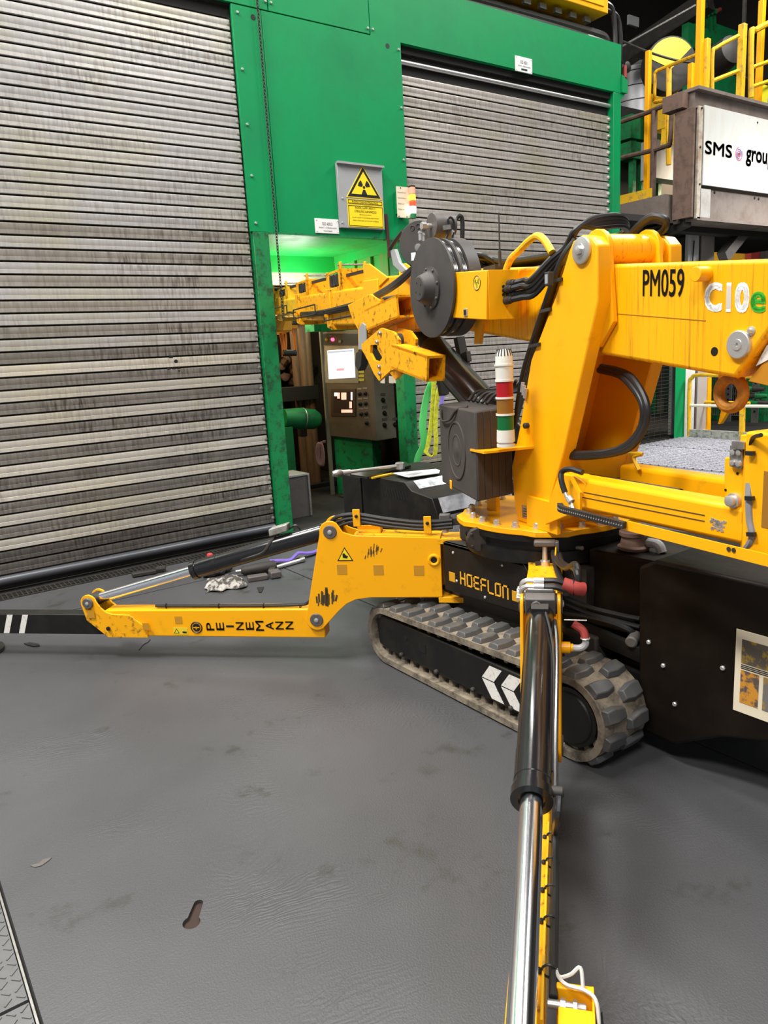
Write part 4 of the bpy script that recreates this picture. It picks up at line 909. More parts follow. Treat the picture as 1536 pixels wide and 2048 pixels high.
for (u, v, s_) in ((357, 1240, .021), (292, 1253, .020), (182, 1229, .022)):
    c = fpx(u, v, la_t if u > 300 else H); B(MB().box((-1, -1, -1), (1, 1, 1), lambda q, w_, d: c + dv * q * s_ + Z * w_ * s_ + nf * (.0006 + d * .0005)), 'residue_square', SQR, arm)
c = fpx(217, 1257); B(MB().lathe(c, nf, [(0, .012), (.006, .012), (.008, .006)], 12), 'plug', PRT, arm)
# cable along the top of the lower arm
B(MB().tube([Lp(1.56, .02, .335), Lp(1.2, .02, .337), Lp(.8, .02, .342), Lp(.70, .02, .36), Lp(.655, .02, .45)], .0085, 8), 'arm_cable', HOSE, arm)
for s_ in (1.5, 1.2, .95, .75): B(MB().torus(Lp(s_, .02, .336), LF['D'], .012, .003, 10, 5), 'cable_tie', HOSE, arm)
# switch box lying on the cylinder
c = LF['A'] + LF['ax'] * .30 + Z * .082
B(MB().box((-1, -1, -1), (1, 1, 1), lambda q, w_, d: c + dv * (q * .052 + w_ * .0) + Z * (w_ * .02 + q * .014) + nf * d * .03), 'switch_box', pm('aluminium_box', (.36, .35, .32), .5, .4, dirt=(.15, .13, .11), dscale=20, damt=.7), arm, bevel=.006)
B(MB().tube([c + dv * .05, c + dv * .09 + Z * .02, c + dv * .12 - Z * .01], .006, 6), 'switch_cable', HOSE, arm)
B(MB().tube([c - dv * .02 - Z * .02, c - dv * .05 - Z * .07 + nf * .04, c - dv * .1 - Z * .12 + nf * .05, c - dv * .28 - Z * .17 + nf * .03], .008, 6), 'switch_cable', BLKM, arm)
# ---------------------------------------------------------------- near outrigger
LR = leg((2.247, 2.09), math.radians(221.3), False, gf=.585, h2=.038)
Lq, armr, Nr, Dr = LR['Lp'], LR['arm'], LR['N'], LR['D']
A_, ax = LR['A'], LR['ax']; upr = ax.cross(Nr).normalized(); upr = upr if upr.z > 0 else -upr
B(MB().box((-1, -1, -1), (1, 1, 1), lambda a, b, d: A_ + ax * (.05 + a * .022) + Nr * b * .050 + upr * (.030 + d * .034)), 'port_block', DGR2, armr, bevel=.004)
B(MB().box((-1, -1, -1), (1, 1, 1), lambda a, b, d: A_ + ax * (.012 + a * .016) + Nr * b * .045 + upr * (.062 + d * .014)), 'valve_block', STL, armr, bevel=.005)
B(MB().lathe(A_ + ax * .07 + upr * .045 - Nr * .012, ax, [(0, .015), (.012, .015), (.014, .009), (.018, .009)], 6), 'port_plug', DGR2, armr)
B(MB().box((-1, -1, -1), (1, 1, 1), lambda a, b, d: A_ + ax * (.095 + a * .016) + Nr * b * .028 + upr * (.045 + d * .008)), 'clamp_plate', BLKM, armr)
for k in (0, 1):
    o = A_ + ax * (-.012 + .026 * k) + upr * (.085 - .008 * k)
    B(MB().cyl(o - Nr * .022, o + Nr * .012, .011), 'hose_ferrule', ZNC, armr)
    B(MB().tube([o - Nr * .02, o - Nr * .045, o - Nr * .062 - upr * .012, o - Nr * .066 - upr * .04], .0085, 8), 'elbow_pipe', ZNC, armr)
    B(MB().tube([o + Nr * .01, o + Nr * .05, o + Nr * .09 - upr * .012, o + Nr * .125 + ax * -.02 - upr * .01, o + Nr * .118 - ax * .06 + upr * .03, Lq(.33 - .02 * k, .085 + .012 * k, .80), Lq(.20, .055 + .015 * k, .785), Lq(.08, .05 + .012 * k, .775), Lq(-.03, .06, .755)], .0105, 8), 'leg_hose', HOSE, armr)
    B(MB().cyl(o - Nr * .066 - upr * .05, o - Nr * .066 - upr * .03, .014, n=6), 'hex_nut', ZNC, armr)
    B(MB().lathe(o - Nr * .05 - upr * .045 - ax * -.005, Nr * -1, [(0, .013), (.03, .013)], 6), 'hex_nut', ZNC, armr)
o = A_ + ax * .0 + upr * .08 + Nr * .075
B(MB().tube([o, o + Nr * .04 - upr * .012 + ax * .004, o + Nr * .068 - upr * .022 + ax * -.004], .024, 12), 'protective_sleeve', REDS, armr)
B(MB().torus(o + Nr * .035 - upr * .012, Nr, .0255, .003, 14, 5), 'cable_tie', HOSE, armr)
B(MB().tube([Lq(.36, .02, .72), Lq(.44, .0, .775), Lq(.48, -.01, .80)], .011, 8), 'leg_hose', HOSE, armr)
B(MB().tube([Lq(.0, .035, .77), Lq(.08, .04, .765), Lq(.22, .055, .75), Lq(.34, .07, .75), Lq(.45, .085, .745)], .012, 8), 'leg_hose', HOSE, armr)
# hinge-top sensor and brackets
c = Lq(-.01, .0, .775)
B(MB().box((-1, -1, -1), (1, 1, 1), lambda a, b, d: c + Dr * a * .02 + Nr * b * .045 + Z * (.03 + d * .012)), 'sensor_bracket', DGR2, armr, bevel=.006)
B(MB().box((-1, -1, -1), (1, 1, 1), lambda a, b, d: c + Dr * a * .02 + Nr * (.05 + b * .008) + Z * d * .04), 'sensor_bracket', DGR2, armr, bevel=.004)
B(MB().lathe(c + Z * -.075, Z, [(0, .020), (.03, .020), (.032, .012), (.09, .010)], 14), 'sensor_shaft', ZNC, armr)
B(MB().bar(c + Nr * -.04 + Z * -.06, c + Nr * -.01 + Z * -.055, .02, .014), 'plug', BLKM, armr)
B(MB().box((-1, -1, -1), (1, 1, 1), lambda a, b, d: Lq(.06, .045, .755) + Dr * a * .05 + Nr * b * .003 + Z * d * .04), 'hose_tab', YEL, armr, bevel=.002)
# pipe and cable on the right of the cylinder
g = LR['g']
B(MB().tube([A_ + ax * .10 + Nr * .048 + upr * .0, A_ + ax * .25 + Nr * .056, A_ + ax * (g - .2) + Nr * .056, A_ + ax * (g - .03) + Nr * .057], .0075, 8), 'hydraulic_pipe', pm('dark_pipe', (.03, .03, .03), .2, coat=.4), armr)
B(MB().tube([A_ + ax * .12 + Nr * .02 + upr * .046, A_ + ax * .22 + Nr * .038 + upr * .034, A_ + ax * .34 + Nr * .048 + upr * .012, A_ + ax * (g - .1) + Nr * .050], .004, 6), 'thin_cable', BLKM, armr)
B(MB().lathe(A_ + ax * (g - .035) + Nr * .048, Nr, [(0, .014), (.026, .014), (.03, .01)], 14), 'bleed_plug', BLKM, armr)
B(MB().tube([A_ + ax * (g - .02) + Nr * .066, A_ + ax * (g + .02) + Nr * .062 - upr * .03, Lq(1.25, .054, .36), Lq(1.40, .056, .335), Lq(1.62, .056, .33), Lq(1.72, .056, .325)], .0095, 8), 'arm_cable', HOSE, armr)
for s_ in (1.22, 1.32, 1.42, 1.52, 1.66):
    B(MB().torus(Lq(s_, .047, .328), Dr, .016, .0028, 12, 5), 'cable_tie', HOSE, armr); B(MB().lathe(Lq(s_, .026, .322), Z, [(0, .006), (.008, .006), (.011, .003)], 8), 'tie_head', HOSE, armr)
B(MB().bar(Lq(1.16, .034, .326), Lq(1.78, .034, .322), .005, .014), 'edge_rib', YELW, armr)
# yellow stub with grey elbow on the knee plate
c = Lq(.585, LR['H'], .60)
B(MB().lathe(c, Nr, [(-.01, .02), (.03, .02), (.032, .014), (.04, .014)], 12), 'boss', YEL, armr)
B(MB().tube([c + Nr * .03, c + Nr * .062, c + Nr * .08 + Z * .014, c + Nr * .08 + Z * .04], .012, 10), 'grey_elbow', pm('grey_plastic', (.42, .42, .43), .4), armr)
B(MB().tube([c + Nr * .08 + Z * .035, c + Nr * .072 + Z * .06 - Dr * .01, c + Nr * .04 + Z * .08 - Dr * .02], .014, 10), 'protective_sleeve', REDS, armr); B(MB().torus(c + Nr * .08 + Z * .036, Z, .014, .003, 14, 5), 'hose_clip', ZNC, armr)
B(MB().cyl(c + Nr * .01 + Z * .10, c + Nr * .085 + Z * .10, .0025), 'split_pin', ZNC, armr)
# sensor bracket at the toe
c = Lq(1.745, .085, .31)
B(MB().prism([Lq(1.690, .062, .21), Lq(1.690, .062, .335), Lq(1.705, .062, .335), Lq(1.705, .062, .21)], Nr * .075), 'toe_bracket', YEL, armr, bevel=.003)
B(MB().box((0, 0, 0), (1, 1, 1), lambda a, b, d: Lq(1.690 + a * .11, .132 + b * .005, .21 + d * .125)), 'toe_bracket', YEL, armr, bevel=.002); B(MB().box((0, 0, 0), (1, 1, 1), lambda a, b, d: Lq(1.745 + a * .055, .066 + b * .07, .325 + d * .006)), 'toe_bracket', YEL, armr, bevel=.002)
B(MB().cyl(Lq(1.730, .045, .318), Lq(1.730, .12, .318), .009).cyl(Lq(1.730, .07, .318), Lq(1.730, .08, .318), .014, n=6).cyl(Lq(1.730, .095, .318), Lq(1.730, .103, .318), .014, n=6), 'proximity_switch', STL, armr)
B(MB().tube([Lq(1.605, .056, .326), Lq(1.675, .065, .335), Lq(1.685, .09, .35), Lq(1.680, .11, .365), Lq(1.705, .115, .34)], .004, 6), 'sensor_wire', pm('grey_wire', (.5, .48, .45), .5), armr)
B(MB().tube([Lq(1.655, .056, .326), Lq(1.705, .08, .345), Lq(1.725, .12, .355), Lq(1.745, .14, .35), Lq(1.775, .145, .30)], .004, 6), 'sensor_wire', pm('grey_wire', (.5, .48, .45), .5), armr)
B(MB().lathe(Lq(1.745, .145, .335), V((0, 0, -1)), [(0, .006), (.03, .009), (.075, .011)], 10), 'cable_gland', BLKM, armr)
# ---------------------------------------------------------------- slewing ring, motor, base plate
B(MB().lathe(T + Z * .672, Z, [(0, .36), (.0, .39), (.055, .39), (.055, .37), (.10, .37), (.10, .395), (.128, .395)], 56), 'slewing_ring', BLK, cr)
P = []
for i in range(40):
    a = 2 * math.pi * i / 40; r = .40 + .03 * (1 if math.sin(5 * a + .6) > .25 else 0); P.append(T + V((r * math.cos(a), r * math.sin(a), .80)))
bp_ = B(MB().prism(P, Z * .026), 'turntable_plate', YEL, cr, bevel=.003)
for i in range(24):
    a = 2 * math.pi * i / 24 + .1; B(MB().lathe(T + V((.365 * math.cos(a), .365 * math.sin(a), .826)), Z, [(0, .019), (.006, .019), (.006, .014), (.022, .014), (.026, .009)], 8), 'ring_bolt', ZNC, bp_)
mc = gx(961, 1079, 2.215); md = V((-.62, -.78, -.05)).normalized()
B(MB().lathe(mc, md, [(-.16, .05), (-.05, .058), (-.02, .062), (0, .062), (.004, .056)], 9), 'slew_motor', BLKM, cr, bevel=.004)
for i in range(5):
    a = i * 2 * math.pi / 5; o1 = md.orthogonal().normalized(); o2 = md.cross(o1); B(MB().bolt(mc + md * .004 + (o1 * math.cos(a) + o2 * math.sin(a)) * .048, md, .007), 'bolt', BLKM, cr)
B(MB().box((2.34, 2.3, .66), (2.6, 2.75, .80)), 'gear_housing', BLKM, cr, bevel=.02)
# ---------------------------------------------------------------- column
LL = -.23
out = [(1137, 505), (1146, 482), (1164, 470), (1182, 473), (1194, 490), (1196, 600), (1128, 900), (1085, 1060), (1036, 1052), (1028, 1000), (1023, 935), (1040, 850), (1062, 720), (1112, 590)]
poly = [sf(lt(u, v, LL)) for u, v in out]
cp = [(f, max(z, .826)) for _, f, z in poly]
col = B(MB().prism([S(LL, f, z) for f, z in cp], RR * .062), 'column', YEL, cr, 'leaning yellow crane column', bevel=.006)
B(MB().prism([S(.105, f, z) for f, z in cp], RR * .06), 'column_side', YEL, col, bevel=.006)
def fz_at(frac, i0, i1): a, b = cp[i0], cp[i1]; return (a[0] + (b[0] - a[0]) * frac, a[1] + (b[1] - a[1]) * frac)
# front web between the two sides (follows the front outline up to under the boom)
fa = [cp[9], cp[10], cp[11], cp[12]]
fpts = [(f - .03, z) for f, z in fa]; bpts = [(f - .05, z) for f, z in reversed(fa)]
zt_ = 1.56; 
B(MB().prism([S(LL + .05, f, min(z, zt_)) for f, z in fpts + bpts], RR * .30), 'front_web', YEL, col)
rb0, rb1 = fz_at(.62, 6, 7), cp[7]
ra0 = fz_at(.10, 6, 7)
B(MB().prism([S(LL + .05, f, z) for f, z in (cp[7], ra0, (ra0[0] + .03, ra0[1]), (cp[7][0] + .03, cp[7][1]))], RR * .30), 'rear_web', YEL, col, bevel=.004)
B(MB().box((LL + .05, cp[9][0] - .35, 1.0), (.12, cp[9][0] - .04, 1.02), S), 'inner_floor', BLKM, col)
# pin with washer
pc = lt(1166, 501, LL)
B(MB().lathe(pc, -RR, [(-.405, .045), (0, .045), (.001, .048), (.012, .048), (.014, .044)], 28), 'boom_pin', ZNC, col)
B(MB().lathe(pc - RR * .012, -RR, [(0, .026), (.004, .026), (.004, .017), (.016, .017), (.018, .012)], 6), 'pin_bolt', ZNC, col)
c = lt(1056, 851, LL); B(MB().lathe(c, -RR, [(0, .012), (.018, .013), (.022, .008)], 12), 'rubber_buffer', BLKM, col)
a, b, c_, e = lt(1044, 1010, LL), lt(1073, 1016, LL), lt(1072, 1043, LL), lt(1045, 1035, LL)
B(MB().prism([p - RR * .001 for p in (a, b, c_, e)], -RR * .001), 'type_plate', STL, col)
for k in range(4): B(MB().bar(a + (e - a) * (.25 + .2 * k) + (b - a) * .1 - RR * .0025, a + (e - a) * (.25 + .2 * k) + (b - a) * (.55 + .1 * (k % 2)) - RR * .0025, .0006, .003, Z), 'print_line', PRT, col)
for (u, v) in ((1050, 1048), (1120, 1045)): pass
B(MB().prism([S(-.2, .13 + a, .826 + b) for a, b in ((0, 0), (.09, 0), (.06, .19), (.0, .22))], RR * .02), 'gusset', YEL, col)
B(MB().box((LL - .02, -.42, .826), (LL + .0, -.2, .96), S), 'gusset', YEL, col, bevel=.003)
# signal tower on its bracket
tl = -.37; KR = 1.4
b0 = lt(1012, 893, tl)
_, f0, z0_ = sf(b0)
br = B(MB().prism([lt(u, v, q) + Z * 0 for u, v, q in ((940, 902, tl - .06), (968, 908, tl - .09), (1068, 897, LL), (1068, 891, LL), (1000, 893, LL + .05))], Z * .010), 'lamp_bracket', YEL, cr, bevel=.002)
stp = B(MB().lathe(b0, Z, [(.0, .027 * KR), (.012, .027 * KR), (.012, .022 * KR), (.02, .022 * KR), (.02, .027 * KR), (.07, .026 * KR)], 24), 'signal_tower', IVO, cr, 'signal tower with red amber and green lenses')
zz = .07
for m, h_ in ((GRL, .060), (AMB, .060), (REDP, .062)):
    B(MB().lathe(b0 + Z * zz, Z, [(0, .0245 * KR), (h_, .0245 * KR)], 24), 'lens', m, stp); zz += h_
    B(MB().lathe(b0 + Z * zz, Z, [(0, .0275 * KR), (.008, .0275 * KR)], 24), 'collar', IVO, stp); zz += .008
B(MB().lathe(b0 + Z * zz, Z, [(0, .026 * KR), (.055, .026 * KR), (.055, .029 * KR), (.062, .029 * KR), (.062, .0255 * KR), (.10, .025 * KR), (.118, .020 * KR), (.122, .006)], 24), 'buzzer', IVO, stp)
for i in range(10):
    a = math.radians(120 + i * 22); B(MB().bar(b0 + V((.034 * math.cos(a), .034 * math.sin(a), zz + .095)), b0 + V((.026 * math.cos(a), .026 * math.sin(a), zz + .121)), .005, .005), 'buzzer_slot', PRT, stp)
# rubber block (battery cover) at the front of the column
q0, q1, q2 = gz(955, 1004, .94), gz(884, 964, .94), gz(1024, 989, .94)
tp = 1.335
u1 = (q1 - q0); u2 = (q2 - q0)
vb = [q0, q2, q2 + u1, q1]
rbk = B(MB().hexa([V((p.x, p.y, .94)) for p in vb] + [V((p.x, p.y, tp)) for p in vb]), 'battery_box', FOAM, cr, 'dark rubber covered box with a round embossed disc', bevel=.008)
n1 = V((-u1.y, u1.x, 0)).normalized(); n1 = n1 if n1.dot(CAM - q0) > 0 else -n1
cc = q0 + u1 * .50 + Z * .195
pr_ = [(-.001, .138), (.005, .137), (.005, .128), (.001, .126), (.001, .076), (.003, .073), (.003, .069), (.001, .066), (.001, .026), (.002, .024), (.002, .0001)]
B(MB().lathe(cc, n1, pr_, 36), 'embossed_disc', FOAM, rbk)
n2 = V((-u2.y, u2.x, 0)).normalized(); n2 = n2 if n2.dot(CAM - q0) > 0 else -n2
for k in range(5): B(MB().box((-1, -1, 0), (1, 1, 1), lambda a, b, d: q0 + u2 * (.12 + .2 * k) + u2.normalized() * a * .02 + n2 * (b * .004) + Z * (.005 + d * .385)), 'corrugation', FOAM, rbk, bevel=.003)
for k in range(5):
    s0 = q0 + u1 * (.3 + .12 * k) + u2 * .7; B(MB().tube([V((s0.x, s0.y, tp + .01)), V((s0.x, s0.y, tp + .05)) + u2 * .3, V((s0.x, s0.y, tp + .06)) + u2 * (.6 + .1 * k) - u1 * .2, V((s0.x, s0.y, tp + .10)) + u2 * 1.0 - u1 * .3], .008, 7), 'power_cable', BLKM, rbk)
B(MB().tube([q0 + u1 * .9 + n1 * .004 + Z * .37, q0 + u1 * .85 + n1 * .012 + Z * .32, q0 + u1 * .6 + n1 * .012 + Z * .335, q0 + u1 * .45 + Z * .385 + n1 * .002, q0 + u1 * .35 + Z * .40 + u2 * .2], .006, 7), 'power_cable', BLKM, rbk)
B(MB().box((-1, -1, -1), (1, 1, 1), lambda a, b, d: q0 + u1 * .69 + u1.normalized() * a * .014 + n1 * (.004 + b * .003) + Z * (.015 + d * .022)), 'yellow_tab', YEL, rbk, bevel=.003)
# ---------------------------------------------------------------- boom
BL, BW = -.15, .245
def ln(p, q):
    (f0, z0), (f1, z1) = p, q; k = (z1 - z0) / (f1 - f0); return lambda f: z0 + (f - f0) * k
pt2 = lambda u, v: sf(lt(u, v, BL))[1:]
bot = ln(pt2(1440, 751), pt2(940, 662)); top = ln(pt2(1530, 518), pt2(1228, 528))
rA = pt2(1470, 757); rB = pt2(1536, 666); rC = (rB[0] - .05, rB[1] + .06); rear = rC[0] - .02
bpoly = [(rA[0], rA[1]), (rB[0], rB[1]), (rear, rC[1] + .03), (rear - .03, top(rear - .03)), (.45, top(.45)), (1.72, 2.075), (1.72, 1.775), (1.2, bot(.62)), (.62, bot(.6))]
def bsec(poly, r0, w_, m, nm, parent=cr, bev=.02, label=None): return B(MB().prism([S(r0, f, z) for f, z in poly], RR * w_), nm, m, parent, label, bevel=bev, seg=3)
boom = bsec(bpoly, BL, BW, YELS, 'boom', cr, .014, 'yellow telescopic boom')
# striped tail cover
tp_ = [(rA[0] + .01, rA[1] - .015), (rB[0], rB[1] - .01), (rear, rC[1]), (rear, rA[1] - .05)]
tcv = bsec([(rA[0] - .02, rA[1] - .01), (rear - .12, rC[1] + .1), (rear - .12, rA[1] - .06)], BL + .03, BW - .06, pm('tail_orange', (.50, .22, .01), .5), 'tail_cover', boom, .003, 'tail cover with white stripes')
for k in (0, 1):
    a0 = .12 + k * .32
    P = [V(S(BL + .028, rA[0] - .03 - d1, rA[1] + .02 + e1)) for d1, e1 in ((.02 + k * .05, .015 + k * .1), (.25, .115 + k * .1), (.25, .18 + k * .1), (.055 + k * .05, .075 + k * .1))]
    B(MB().prism(P, RR * -.0015), 'white_stripe', WSTR, boom)
c = lt(1481, 689, BL); B(MB().lathe(c, -RR, [(0, .042), (.012, .042), (.014, .039), (.014, .017), (.017, .016), (.017, .006), (.012, .005)], 30), 'pivot_disc', ZNC, boom)
c = lt(1503, 662, BL); B(MB().lathe(c, -RR, [(0, .014), (.003, .014), (.005, .009), (.012, .006)], 12), 'bolt', ZNC, boom)
c = lt(1429, 703, BL); B(MB().lathe(c, -RR, [(-.001, .014), (.001, .014)], 16), 'drain_hole', PRT, boom)
c = lt(1415, 548, BL); B(MB().cyl(c + RR * .01, c - RR * .05, .023), 'side_stub', YEL, boom, bevel=.002)
tb = lt(1462, 786, BL + .08); B(MB().torus(tb, RR, .048, .018, 28, 10), 'lifting_eye', pm('rusty_yellow', (.50, .20, .01), .6, dirt=(.15, .05, .01), dscale=14, damt=.8), boom)
B(MB().box((-1, -1, -1), (1, 1, 1), lambda a, b, d: tb + Z * .062 + RR * a * .014 + FF * b * .04 + Z * d * .016), 'eye_lug', YEL, boom)
# cross tube with lugs at the pivot
fp0, zp0 = sf(pc)[1], sf(pc)[2]
B(MB().cyl(S(BL + .01, fp0, zp0), S(.10, fp0, zp0), .058, n=28), 'pivot_tube', YELS, boom)
for r0 in (BL - .005, .075):
    P = [(fp0 + .075 * math.cos(math.radians(a)), zp0 + .075 * math.sin(math.radians(a))) for a in range(-10, 191, 20)] + [(fp0 - .10, top(fp0 - .1) - .20), (fp0 - .02, top(fp0) - .30), (fp0 + .06, top(fp0) - .26)]
    B(MB().prism([S(r0 - .018, f, z) for f, z in P], RR * .02), 'pivot_lug', YEL, boom, bevel=.003)
B(MB().box((BL - .0015, rear + .3, 0), (BL + .001, fp0 - .05, .004), lambda r, f, z: S(r, f, (bot(f) + top(f)) / 2 - .01 + z * .6)), 'weld_seam', pm('seam_brown', (.45, .19, .008), .6), boom)
# boom lettering
def bt(s, m, u0, v0, u1, v1, bold=0):
    a, b = lt(u0, v1, BL), lt(u1, v1, BL); t_ = lt(u0, v0, BL)
    slope = (FF * -1 + Z * -.10).normalized(); upv = V((0, 0, 1))
    text(s, m, boom, a, slope, upv, w=(b - a).length, h=(t_ - a).length, off=-.0015 if slope.cross(upv).dot(RR) > 0 else .0015, bold=bold)
bt('PM059', PRT, 1286, 540, 1368, 592, .012); bt('C10', TXTW, 1411, 568, 1496, 620, .055); bt('e', LGRN, 1502, 585, 1530, 623, .05)
# telescoping sections with collars and roller heads
secs = [(1.60, 2.52, .012, .118, .25), (2.45, 3.32, .018, .106, .205), (3.25, 3.95, .024, .094, .165), (3.9, 4.42, .03, .082, .14)]
top0 = top
def top(f): return 2.04 + .052 * (f - 1.75)
for i, (fa_, fb_, dz, hw, hh) in enumerate(secs):
    c0_ = -.027
    m = YELD if i < 2 else YELW
    def q(f, e): return top(f) - dz - (hh if e == 0 else 0)
    se = B(MB().prism([S(c0_ - hw, f, z) for f, z in ((fa_, q(fa_, 0)), (fa_, q(fa_, 1)), (fb_, q(fb_, 1)), (fb_, q(fb_, 0)))], RR * hw * 2), 'boom_section', m, boom, bevel=.02, seg=3)
    e0 = fb_ - .10
    B(MB().prism([S(c0_ - hw - .014, f, z) for f, z in ((e0, q(e0, 0) - .03), (e0, q(e0, 1) + .014), (fb_, q(fb_, 1) + .014), (fb_, q(fb_, 0) - .012))], RR * (hw * 2 + .028)), 'collar', m, boom, bevel=.006)
    # roller head: two cheeks, rollers, a cross pin and two ears
    fh0, fh1, zh = fb_ - .30, fb_ + .0, top(fb_) - dz
    hgt = (.125, .105, .085, .07)[i]
    for rr_ in (c0_ - hw * .95, c0_ + hw * .95 - .012):
        mb = MB()
        for (f0_, f1_, za_, zb_) in ((fh0, fh0 + .045, -.03, hgt), (fh1 - .05, fh1, -.03, hgt), (fh0, fh1, hgt - .018, hgt), (fh0, fh1, -.03, .012)):
            mb.box((rr_, f0_, zh + za_), (rr_ + .012, f1_, zh + zb_), S)
        B(mb, 'head_cheek', m, boom, bevel=.002)
    B(MB().box((c0_ - hw * .95, fh0, zh - .02), (c0_ + hw * .95, fh0 + .01, zh + hgt), S), 'head_plate', m, boom)
    for fr_ in (fh0 + .09, fh0 + .16, fh0 + .22): B(MB().cyl(S(c0_ - hw * .9, fr_, zh + hgt * .48), S(c0_ + hw * .9, fr_, zh + hgt * .48), hgt * .34), 'roller', BLKM, boom)
    B(MB().cyl(S(c0_ - hw * 1.0, fh0 + .04, zh + hgt + .03), S(c0_ + hw * 1.0, fh0 + .04, zh + hgt + .03), .006), 'head_rod', STL, boom)
    for rr_ in (c0_ - hw * .8, c0_ + hw * .8): B(MB().box((rr_ - .008, fh0 + .025, zh + hgt - .01), (rr_ + .008, fh0 + .05, zh + hgt + .05), S), 'head_ear', m, boom, bevel=.004)
    B(MB().bar(S(c0_ - hw * .5, fh0 - .3, zh + .07), S(c0_ - hw * .5, fh0 + .08, zh + .08), .02, .02), 'chain_run', BLKM, boom)
    # wire hose guide frame on the left side
    if i < 3:
        r_ = c0_ - hw - .05; zc = top((fa_ + fb_) / 2) - dz - hh * .62
        fr0, fr1 = fa_ + .25, fb_ - .05
        B(MB().tube([S(r_, fr0, zc - .035), S(r_, fr1, zc - .035), S(r_, fr1, zc + .035), S(r_, fr0, zc + .035), S(r_, fr0, zc - .035)], .0055, 6, smooth=False), 'hose_guide', BLKM, boom)
        B(MB().bar(S(r_, fr1 - .02, zc), S(c0_ - hw, fr1 - .02, zc), .02, .02), 'guide_arm', YEL, boom)
B(MB().box((-.17, 1.5, -.36), (.12, 1.74, .02), lambda r, f, z: S(r, f, top(f) + z)), 'base_collar', YEL, boom, bevel=.006)
B(MB().prism([S(-.16, f, z) for f, z in ((1.36, top(1.3) + .02), (1.64, top(1.62) + .12), (1.74, top(1.74) + .12), (1.74, top(1.74) - .1))], RR * .012), 'head_cheek', YEL, boom, bevel=.003)
B(MB().prism([S(.09, f, z) for f, z in ((1.36, top(1.3) + .02), (1.64, top(1.62) + .12), (1.74, top(1.74) + .12), (1.74, top(1.74) - .1))], RR * .012), 'head_cheek', YEL, boom, bevel=.003)
# tip head with rope and hook ropes
tpz = top(4.4) - .22
B(MB().prism([S(-.09, f, z) for f, z in ((4.25, tpz - .1), (4.25, tpz + .28), (4.55, tpz + .3), (4.66, tpz + .12), (4.6, tpz - .12))], RR * .18), 'tip_head', pm('tip_orange_yellow', (.84, .42, .02), .5, dirt=(.5, .2, .03), dscale=14, damt=.8), boom, bevel=.01)
rp = MB()
for (u0, v0, u1, v1) in ((557, 655, 566, 712), (565, 655, 569, 714), (571, 655, 572, 712), (584, 658, 590, 712), (588, 658, 592, 708), (561, 655, 565, 714)):
    rp.tube([fw(u0, v0, 4.45), fw((u0 + u1) / 2 + 1, (v0 + v1) / 2, 4.45), fw(u1, v1, 4.45)], .008, 6)
B(rp, 'hook_ropes', ORNG, boom)
B(MB().bar(fw(550, 654, 4.45), fw(592, 654, 4.45), .12, .03), 'sheave_block', pm('sheave_orange', (.7, .3, .02), .5), boom); B(MB().cyl(fw(566, 706, 4.45), fw(592, 706, 4.45), .03), 'hook_block', BLKM, boom)
# lift cylinder
a, b = S(.0, .06, 1.02), lt(868, 700, 0.0)
d = (b - a).normalized()
B(MB().lathe(a, d, [(0, .05), (.04, .088), ((b - a).length, .088), ((b - a).length + .02, .08)], 28), 'lift_cylinder', GLB, boom, 'black lift cylinder under the boom'); B(MB().cyl(b, b + d * .25, .05), 'lift_rod', BLKM, boom)
B(MB().bar(a + d * .15 - RR * .09, b - RR * .09 - d * .05, .022, .022), 'cylinder_pipe', BLKM, boom)
# black strut brace seen through under the boom
for (u0, v0, u1, v1) in ((869, 678, 888, 730), (918, 686, 945, 745)):
    B(MB().bar(lt(u0, v0 - 10, .14), lt(u1, v1 + 60, .14), .05, .045), 'jib_strut', BLKM, boom)
c = lt(925, 718, .12); B(MB().bar(lt(914, 723, .11), lt(938, 712, .11), .03, .06), 'strut_bracket', DGR2, boom, bevel=.003); B(MB().cyl(lt(916, 724, .08), lt(916, 724, .14), .022), 'strut_roller', BLKM, boom)
# ---------------------------------------------------------------- winch drum on the left of the boom
DL = -.38
dc = lt(861, 577, DL)
hb_ = [(-.012, 0), (0, .10)]
dr = B(MB().lathe(dc, RR, [(.0, .222), (.001, .226), (.012, .226), (.014, .220), (.014, .205), (.030, .205), (.046, .205), (.046, .222), (.060, .222), (.060, .205), (.090, .205), (.090, .224), (.150, .224), (.150, .12)], 64), 'hose_drum', DGR, cr, 'large dark grey drum with three flanges', ang=25)
B(MB().lathe(dc, -RR, [(0, .098), (.008, .098), (.010, .086), (.014, .078), (.060, .058), (.064, .052)], 40), 'drum_hub', DGR, dr)
o1 = Z; o2 = FF
for i in range(8):
    a = i * math.pi / 4 + .2; B(MB().bolt(dc + (o1 * math.cos(a) + o2 * math.sin(a)) * .090 - RR * .008, -RR, .007, .008), 'hub_bolt', DGR2, dr)
for i in range(4):
    a = i * math.pi / 2 + .5; B(MB().lathe(dc + (o1 * math.cos(a) + o2 * math.sin(a)) * .03 - RR * .063, -RR, [(0, .005), (.0015, .005)], 8), 'hub_hole', PRT, dr)
for k in (.022, .030, .038, .068, .076, .084): B(MB().torus(dc + RR * k, RR, .209, .0045, 56, 6), 'wound_hose', GLB, dr)
B(MB().cyl(dc + RR * .14, dc + RR * .26, .05), 'drum_axle', BLKM, dr)
